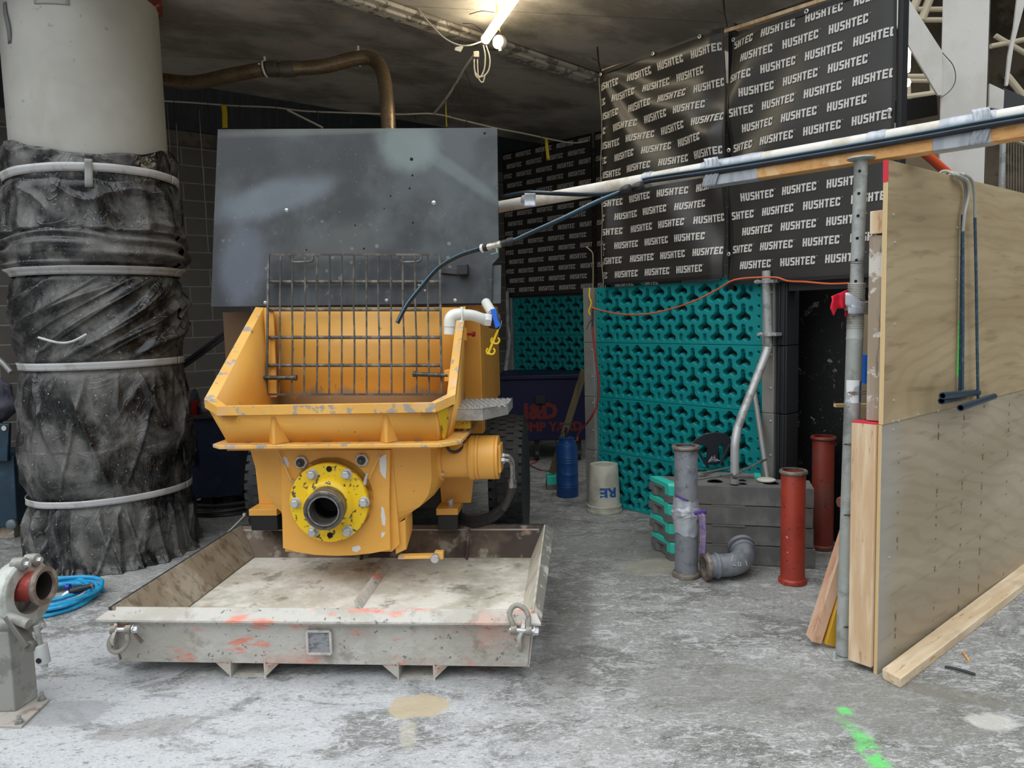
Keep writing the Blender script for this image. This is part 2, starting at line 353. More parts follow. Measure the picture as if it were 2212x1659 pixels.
# raised joint band across the soffit
p1 = at(860, 8, 'z', 3.79); p2 = at(1300, 160, 'z', 3.79); dj = (p2 - p1).normalized(); nj = Vector((-dj.y, dj.x, 0))
p1 -= dj * 2.0
mb = MB()
mb.prism([p1, p2, p2 + nj * .22, p1 + nj * .22], (0, 0, -.03)); mb.prism([p1 + nj * .06, p2 + nj * .06, p2 + nj * .16, p1 + nj * .16], (0, 0, -.05))
struct('trim_1', mb, M('joint_mortar', srgb(184, 176, 163), .9, 0, [(srgb(96, 90, 82), 8, .5, .58, .8)], (20, .6, .02)), bevel=.006)
def block_mat():
    k = NB('blockwork'); br = k.n('ShaderNodeTexBrick')
    br.inputs['Color1'].default_value = (*srgb(104, 102, 98), 1); br.inputs['Color2'].default_value = (*srgb(92, 89, 85), 1)
    br.inputs['Mortar'].default_value = (*srgb(150, 146, 138), 1); br.inputs['Scale'].default_value = 1
    br.inputs['Brick Width'].default_value = .39; br.inputs['Row Height'].default_value = .162
    br.inputs['Mortar Size'].default_value = .006; br.inputs['Mortar Smooth'].default_value = .3
    xyz = k.n('ShaderNodeSeparateXYZ'); k.l(k.coord(), xyz.inputs[0]); cx = k.n('ShaderNodeCombineXYZ')
    k.l(xyz.outputs[0], cx.inputs[0]); k.l(xyz.outputs[2], cx.inputs[1]); k.l(cx.outputs[0], br.inputs[0])
    k.l(k.mix(k.math('MULTIPLY', k.ramp(k.noise(2), .4, .7), .4), br.outputs[0], srgb(120, 114, 104)), k.b.inputs['Base Color'])
    k.b.inputs['Roughness'].default_value = .9
    k.bump(k.math('SUBTRACT', 1.0, br.outputs['Fac']), .5, .01); return k.m
struct('wall_back', MB().box(-5, 9.5, 7.5, 7.7, 0, 3.8), block_mat(), smooth=0)
struct('trim_2', MB().box(-5, 9.5, 7.40, 7.499, 3.38, 3.799), M('dark_membrane', srgb(44, 50, 56), .7, 0, [(srgb(60, 66, 72), 3, .45, .6, .5, (6, 1, 1))]), smooth=0)
struct('trim_3', MB().box(-5, 9.5, 7.44, 7.499, 3.26, 3.379), M('wall_head_mortar', srgb(112, 106, 98), .9, 0, [(srgb(84, 78, 70), 5, .5, .6, .8)], (14, .6, .02)), smooth=0)
# far hall beyond the acoustic screen, with an added light-blocking wall
struct('wall_light_blocker', MB().box(7.5, 7.6, 4.6, 7.499, 0, 3.799), block_mat(), smooth=0)  # unseen wall, added to keep hall-side sky light off the rear corner
setf(0)
HALL = M('hall_lining', srgb(96, 86, 72), .9, 0, [(srgb(140, 126, 104), .8, .4, .6, .7), (srgb(58, 52, 46), 1.7, .5, .6, .7)])
struct('wall_right', MB().box(3.2, 16, 13.6, 13.8, 0, 7.5), HALL, smooth=0)
struct('roof', MB().prism([(3.2, 8.6, 7.2), (16, 7.2, 7.2), (16, 13.9, 7.2), (3.2, 13.9, 7.2)], (0, 0, .2)), HALL, smooth=0)

# ---------------------------------------------------------------- round concrete column
COLC = Vector((-2.80, 5.2, 0)); RC = .470
kc = NB('smooth_column_concrete')
bb = kc.mix(kc.ramp(kc.noise(1.3, detail=5), .35, .65), srgb(158, 156, 147), srgb(174, 172, 164))
bb = kc.mix(kc.math('MULTIPLY', kc.ramp(kc.noise(16, detail=4), .66, .70), .5), bb, srgb(120, 118, 110))
bb = kc.mix(kc.math('MULTIPLY', kc.ramp(kc.noise(5, (1, 1, .3), off=(3, 3, 0)), .6, .7), .3), bb, srgb(150, 146, 134))
kc.l(bb, kc.b.inputs['Base Color']); kc.b.inputs['Roughness'].default_value = .6; kc.bump(kc.noise(8), .1, .01)
colb = MB().lathe([(RC, 0), (RC, 3.8)], COLC, (0, 0, 1), 96)
o = struct('concrete_column', colb, kc.m); o['label'] = 'smooth round pale concrete column beside the yellow pump'
mb = MB(); mb.lathe([(RC + .004, 3.72), (RC + .022, 3.74), (RC + .022, 3.799), (RC + .002, 3.799)], COLC, (0, 0, 1), 96, wob=lambda a, t: 1 + .012 * math.sin(a * 23) + .01 * math.sin(a * 41))
obj('column_joint_seal', mb, M('red_sealant', srgb(110, 40, 36), .6, 0, [(srgb(180, 120, 90), 20, .55, .6, .7)]), label='ragged dark red seal where the round column meets the slab', catg='seal')
def wrapped_pt(ang, z, r):
    return Vector((COLC.x - .045 * max(0, 1 - z / 2.6) + math.cos(ang) * r, COLC.y + math.sin(ang) * r, z))
rdg = lambda x, y, z, k=5: max(0, 1 - abs(noise.noise(Vector((x, y, z)))) * k) ** 1.4
mb = MB()   # two flaps of tape on the column
for (px, py0, py1, wd) in ((22, 5, 95, .035), (120, -10, 18, .2)):
    p = at(px, (py0 + py1) / 2, 'y', 4.8); ang = math.atan2(p.y - COLC.y, p.x - COLC.x)
    z1 = at(px, py0, 'y', 4.8).z; z0 = at(px, py1, 'y', 4.8).z; da = wd / RC / 2
    mb = MB(); mb.grid(lambda u, v: wrapped_pt(ang - da + 2 * da * u + (.03 * math.sin(v * 5) if wd < .1 else 0), z0 + (z1 - z0) * v, RC + .003 + (.01 * math.sin(v * 3) if wd < .1 else 0)), 6, 10)
    obj('tape_strip', mb, M('grey_tape', srgb(108, 110, 110), .5) if wd < .1 else M('clear_tape', srgb(150, 148, 138), .35), solid=.001,
        label='narrow dark grey tape curling off the bare column' if wd < .1 else 'wide clear tape patch at the head of the column', catg='tape')
# black plastic wrapped round its lower part
prof = [(0.0, .53), (.03, .525), (.10, .515), (.25, .513), (.38, .512), (.455, .500), (.52, .508), (.65, .525), (.85, .535), (1.05, .522), (1.25, .512), (1.345, .494), (1.43, .512), (1.6, .53), (1.75, .528), (1.88, .512), (1.94, .500), (1.975, .515),
        (2.0, .56), (2.04, .572), (2.08, .565), (2.12, .57), (2.17, .548), (2.3, .54), (2.45, .533), (2.53, .512), (2.56, .508), (2.60, .52), (2.68, .522), (2.76, .510), (2.80, .492)]
def prof_r(z):
    for (z0, r0), (z1, r1) in zip(prof, prof[1:]):
        if z <= z1: t = (z - z0) / (z1 - z0); t = t * t * (3 - 2 * t); return r0 + (r1 - r0) * t
    return prof[-1][1]
STR = (.455, 1.345, 1.945, 2.555)
strapz = lambda i, a: STR[i] + (.03, 0, 0, .04)[i] * .5 * math.sin(a + 2.2)
def wrap_fn(u, v):
    a = 2 * math.pi * u; top = 2.72 + .06 * math.sin(a * 2 + .6) + .02 * noise.noise(Vector((a * 3, 0, 3)))
    z = .004 + (top - .004) * v; r = prof_r(z * 2.78 / top if z > 2.5 else z)
    ds = min(abs(z - strapz(i, a)) for i in range(4)); k = max(0, min(1, (ds - .02) / .13))
    q = Vector((math.cos(a), math.sin(a), 0))
    zz = z - .55 * a / math.pi * (1 if 1.3 < z < 2 else 0)
    d = 0
    if 1.345 < z < 1.945:      # diagonal swags
        w_ = math.sin((a * 6 - z * 11) + 2.2 * noise.noise(Vector((q.x * 1.3, q.y * 1.3, z * 1.2)))); d += .026 * (abs(w_) ** .6 * (1 if w_ > 0 else -1)) * k
        d *= .35; ac = z - .62 * .52 * a; d += .040 * k * rdg(ac * 4.2, (z + .5 * a) * .55, 4, 7) + .022 * k * rdg(ac * 7.5, (z + .5 * a) * .8, 9, 7) - .012
    elif 1.96 < z < 2.2:       # bunched horizontal folds
        d += .030 * math.sin(z * 80 + a * 1.5 + 3.4 * noise.noise(Vector((a * .9, z * 3, 5))) * 2.4) * (.6 + .8 * noise.noise(Vector((a * 1.4, z * 6, 1))))
    elif z > 2.2:
        d += .020 * noise.noise(Vector((q.x * 3, q.y * 3, z * 3))) * k + .02 * k * rdg((z + .25 * a) * 4, a * 1.5, 2) - .004
        if z > 2.59: d += .022 * math.sin(z * 38 + 4 * noise.noise(q * 2)) * max(0, noise.noise(q * 1.7 + Vector((3, 0, 0))) + .3)
        d += .016 * k * math.sin(a * 14 + 3 * noise.noise(q * 3) + z * 4) * (1 if z < 2.5 else .4)
    else:
        d += .012 * k * noise.turbulence(Vector((q.x * 2.6, q.y * 2.6, zz * 1.1 + 7)), 3, True) - .006
        d += .026 * k * rdg(a * 1.9 + z * 1.1, z * .6, 3, 8) + .018 * k * rdg(a * 2.4 - z * 1.6, z * .9, 13, 8) - .006
        if z < .44: d += .030 * k * rdg(a * 4 + z, z * .8, 6)
        if z < .44: w_ = math.sin(a * 17 + 3 * noise.noise(q * 3)); d += .016 * k * w_ * min(1, z * 4)
        if .46 < z < 1.3: d += .014 * math.sin(a * 9 + 1.8 * noise.noise(Vector((q.x * 2, q.y * 2, z * 1.6)))) * k * (1 if z < .8 else .6)
    if z < .05: d += .02 * (1 + noise.noise(q * 6)) * (1 - z / .05)
    d += .002 * k * noise.noise(Vector((q.x * 14, q.y * 14, z * 10)))
    pt = wrapped_pt(a, z, max(RC + .004, r + d)); hv = Vector((pt.x - COLC.x, pt.y - COLC.y, 0))
    if hv.length < RC + .01: hv = hv.normalized() * (RC + .01); pt.x, pt.y = COLC.x + hv.x, COLC.y + hv.y
    return pt
mb = MB().grid(wrap_fn, 560, 420)
kp = NB('dusty_black_plastic')
cc = kp.mix(kp.math('MULTIPLY', kp.ramp(kp.noise(2.6, detail=8, rough=.68, dist=.4), .42, .66), .75), srgb(26, 26, 27), srgb(118, 117, 113))
cc = kp.mix(kp.math('MULTIPLY', kp.ramp(kp.noise(9, (1, 1, .6), (0, .6, 0), detail=8, off=(5, 1, 2)), .5, .68), .4), cc, srgb(128, 127, 122))
vor = kp.n('ShaderNodeTexVoronoi'); vor.inputs['Scale'].default_value = 9; kp.l(kp.coord(), vor.inputs['Vector'])
cc = kp.mix(kp.math('MULTIPLY', kp.math('SUBTRACT', 1.0, kp.ramp(vor.outputs['Distance'], .12, .2)), kp.math('MULTIPLY', kp.ramp(kp.noise(3, off=(8, 8, 8)), .5, .6), .8)), cc, srgb(38, 38, 38))
cc = kp.mix(kp.math('MULTIPLY', kp.ramp(kp.noise(75, detail=2, off=(2, 5, 1)), .69, .72), .8), cc, srgb(198, 198, 194))
kp.l(cc, kp.b.inputs['Base Color'])
rr = kp.n('ShaderNodeMapRange'); rr.inputs[3].default_value = .22; rr.inputs[4].default_value = .55; kp.l(kp.ramp(kp.noise(2.6, detail=8, rough=.68, dist=.4), .38, .62), rr.inputs[0]); kp.l(rr.outputs[0], kp.b.inputs['Roughness'])
kp.bump(kp.noise(16, detail=5, rough=.6, dist=.6), .18, .015); rn = kp.noise(4.5, (1, 1, .6), (.4, .5, 0), detail=3, dist=.6); rn = kp.math('SUBTRACT', 1.0, kp.ramp(kp.math('ABSOLUTE', kp.math('SUBTRACT', rn, .5)), 0, .025)); kp.bump(rn, .3, .012)
WR = obj('plastic_wrap', mb, kp.m, label='creased dusty black plastic sheet wrapped round the concrete column', catg='plastic sheet', smooth=180, norm=True)
names = ('flat white band', )
for i, zc in enumerate(STR):
    hw = (.022, .024, .024, .026)[i]
    tilt = (.03, .0, .0, .04)[i]
    def sf(u, v, zc=zc, hw=hw):
        a = 2 * math.pi * u; z = zc + tilt * math.sin(a + 2.2) * .5 - hw + 2 * hw * v
        pt = wrapped_pt(a, z, prof_r(z * 1.01) + .011 + .002 * math.sin(a * 12)); hv = Vector((pt.x - COLC.x, pt.y - COLC.y, 0)); L = max(hv.length, RC + .018); hv = hv.normalized() * L; return Vector((COLC.x + hv.x, COLC.y + hv.y, z))
    mb = MB().grid(sf, 140, 3)
    obj('strap', mb, M('white_strap', srgb(186, 186, 186), .45, 0, [(srgb(150, 146, 138), 8, .5, .65, .7)], (60, .2, .003)), parent=WR, solid=.003, smooth=60)
    if i == 3:
        p = at(192, 375, 'y', 4.75); an = math.atan2(p.y - COLC.y, p.x - COLC.x)
        mb = MB().grid(lambda u, v: wrapped_pt(an - .04 + .08 * u + .01 * v, p.z - .09 + .17 * v, .55 + .006 * math.sin(v * 7)), 3, 8)
        obj('strap_end', mb, M('grey_strap_end', srgb(142, 142, 138), .5), parent=WR, solid=.003)
mb = MB().tube(cat([at(105, 728, 'y', 4.7) + Vector((0, -.1, 0)), at(125, 740, 'y', 4.55), at(155, 738, 'y', 4.55), at(187, 722, 'y', 4.6)], 8), .008, 6)
obj('torn_strip', mb, M('white_strap', srgb(186, 186, 186)), parent=WR)

# ================================================================== ACOUSTIC SCREENS
setf(U)
XS = 4.494; YS = 2.783                     # teal face plane, zero of s
T = .215; LW = .57
def letter(ch):
    w_ = LW; R = lambda a, b, c, d: [(a, b), (c, b), (c, d), (a, d)]
    L, Rr = R(0, .0, T, 1), R(w_ - T, 0, w_, 1)
    if ch == 'H': return [L, Rr, R(T, .41, w_ - T, .59)]
    if ch == 'U': return [R(0, T, T, 1), R(w_ - T, T, w_, 1), [(0, T), (.09, 0), (w_ - .09, 0), (w_, T)]]
    if ch == 'S': return [R(.06, 1 - T, w_, 1), [(0, .5), (T, .42), (T, 1 - T), (.06, 1), (0, .92)], R(T, .41, w_ - .06, .59), R(w_ - T, T, w_, .52), [(0, 0), (w_ - .06, 0), (w_, .1), (w_, T), (0, T)]]
    if ch == 'T': return [R(0, 1 - T, w_, 1), R(w_ / 2 - T / 2, 0, w_ / 2 + T / 2, 1 - T)]
    if ch == 'E': return [L, R(T, 1 - T, w_, 1), R(T, .41, w_ - .06, .58), R(T, 0, w_, T)]
    if ch == 'C': return [[(0, .08), (.08, 0), (T, 0), (T, 1), (.08, 1), (0, .92)], R(T, 1 - T, w_ - .05, 1), R(T, 0, w_ - .05, T), R(w_ - T, .66, w_, 1 - .06), R(w_ - T, .06, w_, .34)]
def word_polys():
    out = []; x = 0
    for ch in 'HUSHTEC':
        for pl in letter(ch): out.append([(a + x + .05 * b, b) for a, b in pl])
        x += LW + .1
    out.append([(x + .12, .92), (x + .2, .92), (x + .2, 1.0), (x + .12, 1.0)])
    return out
WP = word_polys(); WH = .051
CURT = M('curtain_vinyl', srgb(50, 49, 47), .38, 0, [(srgb(58, 56, 53), 2, .4, .6, .5)], (180, .12, .001))
PRINT = M('curtain_print', srgb(204, 202, 197), .6)
EDGE = M('curtain_border', srgb(24, 24, 25), .55)
PIPING = M('curtain_piping', srgb(150, 142, 124), .6)
def curtain(place, s1, s0, z0, z1, rows, zb, disp, label, group, seed=0):
    """place(s,z,off) -> point; s decreases to the reading direction; rows: two lists of word starts"""
    mb = MB()
    N = int((s1 - s0) / .022); K = int((z1 - z0) / .022)
    mb.grid(lambda u, v: place(s1 + (s0 - s1) * u, z0 + (z1 - z0) * v, disp(s1 + (s0 - s1) * u, z0 + (z1 - z0) * v)), N, K)
    mb.cur = 1; r = 0; z = zb
    while z + WH < z1 - .02:
        for st in rows[r % 2]:
            for pl in WP:
                q = [(st - a * WH, z + b * WH) for a, b in pl]
                if min(a for a, b in q) > s1 - .01 or max(a for a, b in q) < s0 + .01: continue
                q = [(min(s1 - .008, max(s0 + .008, a)), b) for a, b in q]
                if max(a for a, b in q) - min(a for a, b in q) < .002: continue
                mb.add([place(a, b, disp(a, b) + .004) for a, b in q], [tuple(range(len(q)))])
        r += 1; z += .1125
    o = obj('acoustic_curtain', mb, [CURT, PRINT], label=label, catg='acoustic curtain', group=group, smooth=60, norm=False)
    bm_ = MB()
    for (a, b) in ((s1, s1 - .012), (s0 + .012, s0)):
        bm_.grid(lambda u, v: place(a + (b - a) * u, z0 + (z1 - z0) * v, disp(a, z0 + (z1 - z0) * v) + .007), 1, K)
    bm_.grid(lambda u, v: place(s1 + (s0 - s1) * u, z1 - .03 + .03 * v, disp(s1 + (s0 - s1) * u, z1) + .007), N, 1)
    bm_.grid(lambda u, v: place(s1 + (s0 - s1) * u, z0 + .02 * v, disp(s1 + (s0 - s1) * u, z0) + .007), N, 1)
    obj('border_band', bm_, EDGE, parent=o, norm=False, smooth=60)
    return o
def eyelet(parent, p, ax, r=.014):
    mb = MB().lathe([(r, 0), (r, .004), (r * .5, .006), (r * .45, 0)], p, ax, 12, close=True)
    obj('eyelet', mb, ZINC, parent=parent)
fr = lambda s, z, off: Vector((XS - .02 - off, YS + s, z))
def dispL(s, z):
    e = min(1, (s - .27) / .1, (1.43 - s) / .06) if s < 1.43 else 0; e = max(0, e)
    g = (1.42 - s) * .9 + (3.46 - z) * .75
    t = math.atan2(3.5 - z, 1.45 - s)
    d = .030 * math.sin(t * 13 + 1.5 * noise.noise(Vector((s * 2, z * 2, 1)))) * min(1, g) * (1 if z > 2.2 else max(0, (z - 1.9) / .3))
    if s < .65: d += .024 * math.sin(z * 13 + 6 * s + 2 * noise.noise(Vector((s * 3, z * 1.5, 9)))) * (.65 - s) / .4
    d += .01 * noise.noise(Vector((s * 2.5, z * 2.5, 2)))
    return .03 * e + d * (.2 + .8 * e)
def dispR(s, z):
    e = max(0, min(1, (.25 - s) / .1, (s + .83) / .05)); d = .012 * noise.noise(Vector((s * 2, z * 2, 5)))
    if s > -.35: d += .03 * math.sin(z * 9 - (0.25 - s) * 9 + 2 * noise.noise(Vector((s * 2, z * 1.5, 3)))) * (s + .35) / .6 * (1 if z > 1.95 else max(0, (z - 1.75) / .2))
    return .02 * e + d
def place_wrap(s, z, off):
    if s <= 1.42: return fr(s, z, off)
    t = s - 1.42                       # turned back round the end of the frame
    return Vector((XS - .02 - off + t * .62, YS + 1.42 + t * .55, z))
cuL = curtain(place_wrap, 1.56, .285, 1.815, 3.47, ([1.60, 1.285, .98, .68], [1.45, 1.13, .83, .53]), 1.865, dispL, 'wide printed black curtain with diagonal creases above the teal barrier', 'tall printed acoustic curtains')
cuR = curtain(fr, .25, -.83, 1.765, 3.40, ([.155, -.145, -.445], [.305, .005, -.295, -.595]), 1.862, dispR, 'printed black curtain above the black door board, behind the steel prop', 'tall printed acoustic curtains')
for s in (1.41, .86, .45): eyelet(cuL, fr(s, 3.452, dispL(s, 3.45) + .012), (-1, 0, 0))
for s in (.235, -.31, -.79): eyelet(cuR, fr(s, 3.385, dispR(s, 3.38) + .012), (-1, 0, 0))
for z in (2.69, 2.0): eyelet(cuR, fr(-.815, z, .03), (-1, 0, 0)); eyelet(cuR, fr(.238, z - .03, .03), (-1, 0, 0))
mb = MB().tube([place_wrap(1.415, 1.83 + i * .1, dispL(1.41, 1.83 + i * .1) + .012) + Vector((0, .012 * math.sin(i * .9), 0)) for i in range(17)], .004, 6)
obj('edge_piping', mb, PIPING, parent=cuL)
# framing behind the curtains
mb = MB().box(XS + .02, XS + .07, YS + .245, YS + .29, 1.7, 3.5); mb.box(XS + .02, XS + .07, YS + 1.39, YS + 1.44, 1.8, 3.5)
obj('curtain_post', mb, M('black_frame_tube', srgb(22, 22, 23), .5), label='black upright frame behind the two tall printed curtains', catg='post')
mb = MB().bar((XS + .04, YS + 1.45, 3.50), (XS + .04, YS - .85, 3.435), .05, .022)
obj('head_batten', mb, WOODL, label='thin pale batten along the head of the tall curtains', catg='batten')
for i, s in enumerate((1.415, .262)):
    mb = MB(); p = fr(s, 3.47, .02); mb.tube([p, p + Vector((0, .02, .09)), p + Vector((0, .03, .20))], .008, 6); mb.tube([p + Vector((0, .02, .09)), p + Vector((0, .09, .13))], .004, 5)
    obj('cable_tie', mb, M('black_tie', srgb(26, 22, 22), .5), label='black cable tie hanging the curtain at its ' + ('outer corner' if i == 0 else 'joint over the frame post'), catg='cable tie')
# side edge of the right-hand curtain
mb = MB().box(XS - .01, XS + .06, YS - .862, YS - .833, 1.9, 3.36)
obj('curtain_end_post', mb, M('black_frame_tube', srgb(22, 22, 23)), label='narrow black end post of the tall printed curtains beside the white column', catg='post')

# ------------------------------------------------- moulded teal barrier panels
import numpy as np
PL, PHh = 1.54, .448
def teal_panel():
    nu, nv = 460, 134
    ys = np.linspace(0, PL, nu + 1); zs = np.linspace(0, PHh, nv + 1); Yg, Zg = np.meshgrid(ys, zs); Tg = PHh - Zg
    sd = np.full(Yg.shape, 9.0); dark = np.zeros(Yg.shape, bool)
    def cap(x0, t0, x1, t1, r):
        dx, dt = x1 - x0, t1 - t0; L2 = dx * dx + dt * dt + 1e-12
        h = np.clip(((Yg - x0) * dx + (Tg - t0) * dt) / L2, 0, 1)
        return np.hypot(Yg - x0 - h * dx, Tg - t0 - h * dt) - r
    def tri(x, tc, stem=True):
        nonlocal sd, dark
        d = np.minimum(cap(x, tc, x - .037, tc + .022, .0235), cap(x, tc, x + .037, tc + .022, .0235)); d = np.minimum(d, cap(x, tc - .005, x, tc - .005, .027))
        if stem: d = np.minimum(d, cap(x, tc, x, tc - .058, .0205))
        dark |= (d < -.0072) & (Tg > tc - .045)
        sd = np.minimum(sd, d)
    for k in range(7):
        x = .16 + .21 * k
        for j in range(3): tri(x, .101 + .14 * j)
        if k < 6:
            x += .105; tri(x, .042, False); tri(x, .171); tri(x, .311); d = cap(x, .385, x, .415, .018); sd = np.minimum(sd, d)
    for x, r in ((.1, .02), (1.485, .014)):
        for j in range(3): d = cap(x, .06 + .14 * j, x, .068 + .14 * j, r); sd = np.minimum(sd, d)
    for x in (.04, 1.518):
        for j in range(6): sd = np.minimum(sd, cap(x, .045 + .07 * j, x, .045 + .07 * j, .0125))
    dep = np.clip(-sd / .005, 0, 1) ** 1.5 * .007 + np.clip((-sd - .004) / .003, 0, 1) * .022
    dep += np.where(dark, .045, 0)
    ed = np.minimum(np.minimum(Yg, PL - Yg), np.minimum(Zg, PHh - Zg)); dep += np.where(ed < .002, .004, 0)
    mb = MB(); W_ = nu + 1
    vs = [(float(dep[j, i]), float(Yg[j, i]), float(Zg[j, i])) for j in range(nv + 1) for i in range(W_)]
    fs = []; mi = []
    for j in range(nv):
        for i in range(nu):
            a = j * W_ + i; fs.append((a, a + W_, a + W_ + 1, a + 1)); mi.append(1 if (dark[j, i] and dark[j + 1, i + 1]) else 0)
    mb.v = [Vector(v) for v in vs]; mb.f = fs; mb.mi = mi
    mb.cur = 0; mb.box(.004, .075, 0, .003, 0, PHh); mb.box(.004, .075, PL - .003, PL, 0, PHh); mb.box(.004, .075, 0, PL, 0, .003); mb.box(.004, .075, 0, PL, PHh - .003, PHh)
    mb.cur = 1; mb.box(.06, .12, .004, PL - .004, .003, PHh - .003)
    return mb
tp = teal_panel()
def place_obj(o, frm, p):
    o.location = Matrix.Rotation(frm, 3, 'Z') @ Vector(p); o.rotation_euler = (0, 0, frm)
setf(0)
t0 = obj('noise_barrier', tp, [TEAL, FOAM], label='x', catg='barrier panel', group='teal panels of the near barrier', smooth=28, norm=False, origin=(0, 0, 0))
places = ['uppermost', 'second from the top', 'third from the top', 'lowest']
for i in range(4):
    o = t0 if i == 0 else dup(t0)
    place_obj(o, U, (XS, YS, 1.80 - .45 * (i + 1)))
    o['label'] = ['uppermost teal panel of the near barrier, crossed by the orange cord', 'second teal panel down the near barrier wall', 'third teal panel down the near barrier, above the floor one', 'lowest teal panel of the near barrier, behind the white bucket'][i]
setf(U)
for i, s in enumerate((1.10, .35)):
    mb = MB().lathe([(.022, 0), (.022, .03), (.016, .034)], (XS + .05, YS + s, 1.80), (0, 0, 1), 12)
    obj('locating_stud', mb, TEAL, label=('round teal stud on the barrier top, nearer the sprayer lance' if i == 0 else 'round teal stud on the barrier top below the curtain joint'), catg='stud')
# aluminium end channels of the barrier
ALU = M('aluminium_channel', srgb(168, 168, 164), .45, .4, [(srgb(140, 138, 132), 3, .45, .6, .5)])
def channel(name, s0, s1, z1, label, cuts=(.45, .9, 1.35)):
    r_ = root(name, (XS, YS + s0, 0), label, 'post')
    mb = MB()
    zz = [0] + list(cuts) + [z1]
    for a, b in zip(zz, zz[1:]): mb.box(XS - .03, XS + .1, YS + s0, YS + s1, a + .002, b - .001)
    obj('channel', mb, ALU, parent=r_, bevel=.003)
    for z in [.2, .4, .62, .85, 1.07, 1.29, 1.5, 1.7]:
        if z < z1: obj('screw', MB().lathe([(.007, 0), (.007, .004), (.003, .007)], (XS - .03, YS + s0 + .02, z), (-1, 0, 0), 8), ZINC, parent=r_)
    return r_
channel('barrier_post', 1.545, 1.66, 1.8, 'weathered aluminium end post of the teal barrier beside the blue tank')
channel('barrier_post', -.092, -.005, 1.83, 'clean aluminium end post of the teal barrier by the black door')
mb = MB()
for k in range(4):
    mb.box(XS - .01, XS + .14, YS - .172, YS - .097, .45 * k + .003, .45 * (k + 1) - .003)
    mb.box(XS - .022, XS + .0, YS - .160, YS - .150, .45 * k + .003, .45 * (k + 1) - .003); mb.box(XS - .022, XS + .0, YS - .128, YS - .118, .45 * k + .003, .45 * (k + 1) - .003)
obj('rubber_channel', mb, M('black_extrusion', srgb(40, 42, 46), .5), label='ribbed black rubber channel between the aluminium post and door board', catg='channel', bevel=.003)
# black scuffed door board and lintel
kd = NB('scuffed_black_board')
c = kd.mix(kd.math('MULTIPLY', kd.ramp(kd.noise(7, (1, 1, .7), detail=7, rough=.75, dist=1.5), .60, .615), .75), srgb(17, 18, 19), srgb(150, 148, 142))
c = kd.mix(kd.math('MULTIPLY', kd.ramp(kd.noise(60, detail=2), .70, .72), .5), c, srgb(120, 120, 118))
kd.l(c, kd.b.inputs['Base Color']); kd.b.inputs['Roughness'].default_value = .5
XD = XS + .36; dA, dB = at(1690, 900, 'x', XD).y, at(1880, 900, 'x', XD).y
obj('door_board', MB().box(XD, XD + .02, dB, dA, 0, at(1730, 620, 'x', XD).z + .02), kd.m, label='scuffed black board standing beside the teal barrier under the curtain', catg='board')
obj('door_head', MB().box(XS + .0, XS + .10, YS - .84, YS - .176, 1.704, 1.765), M('dark_lintel', srgb(46, 47, 50), .5), label='dark head rail over the black board', catg='rail')

# steel brace pipes against the barrier
r_ = root('barrier_brace', (XS - .09, YS - .03, 0), 'bent galvanised brace pipe clamped to the teal barrier post', 'brace pipe')
xp = XS - .075
q = lambda px, py, dx=0: at(px, py, 'x', xp - dx)
pts = cat([q(1655, 585), q(1656, 640), q(1659, 735), q(1654, 765, .02), q(1600, 905, .3), q(1589, 950, .38), q(1587, 985, .40), q(1587, 1045, .41)], 7)
obj('pipe', MB().tube(pts, .027, 14), M('brace_pipe', srgb(176, 178, 178), .38, .25, [(srgb(120, 120, 118), 12, .5, .6, .6)]), parent=r_)
for (px, py) in ((1656, 608), (1662, 722)):
    p = q(px, py); mb = MB().lathe([(.033, -.012), (.033, .012)], p, (0, 0, 1), 16); mb.box(p.x - .02, p.x + .05, p.y - .06, p.y + .05, p.z - .01, p.z + .01)
    mb.hexb(p + Vector((-.03, .045, 0)), (-1, 0, 0), .012, .03); obj('clamp', mb, ZINC, parent=r_)
p = q(1594, 1028, .40)
mb = MB().tube([q(1507, 1035, .62), q(1594, 1022, .40), q(1655, 992, .12)], .008, 8); mb.hexb(p + Vector((-.02, 0, 0)), (-1, 0, 0), .014, .03)
obj('tie_rod', mb, STEEL, parent=r_)
mb = MB().tube([at(1628, 838, 'x', XS - .03), at(1661, 1060, 'x', XS - .16)], .017, 12)
obj('leaning_pole', mb, M('grey_pole', srgb(160, 160, 158), .4, .3), label='straight grey tube leaning on the teal barrier behind the brace pipe', catg='pole')

# ------------------------------------------------- far screen
XF = 0
setf(rad(47))
a = at(1110, 645, 'z', 1.79)
A0 = a.copy(); ang_x = a.x; s_far = a.y      # plane x = const in this frame
ffar = lambda s, z, off: Vector((A0.x - .02 - off, A0.y - s, z))
dF = lambda s, z: .006 * noise.noise(Vector((s * 2, z * 2, 15)))
pf = lambda s, z, off: Vector((A0.x - .02 - off, A0.y + s, z))
curtain(pf, .10, -1.22, 1.80, 3.52, ([.20, -.11, -.42, -.73, -1.04], [.04, -.27, -.58, -.89]), 1.865, dF, 'printed black curtain in the dark rear corner behind the pump', 'dark rear curtains')
curtain(pf, -1.26, -2.3, 1.80, 3.52, ([-1.22, -1.5, -1.8], [-1.35, -1.65, -1.95]), 1.865, dF, 'printed black curtain glimpsed beyond the rear one, behind the sprayer lance', 'dark rear curtains')
F3 = FR[0]
for i in range(2):
    o = dup(t0); place_obj(o, F3, (A0.x, A0.y - 1.54 + .02, 1.80 - .45 * (i + 1)))
    o['label'] = ['upper teal panel in the shadowed rear screen', 'lower teal panel in the shadowed rear screen above the blue bin'][i]; o['group'] = 'teal panels of the rear screen'
mb = MB().box(A0.x - .03, A0.x + .1, A0.y + .025, A0.y + .12, 0, 1.8)
obj('barrier_post', mb, ALU, label='aluminium end post of the rear teal screen in shadow', catg='post', bevel=.003)
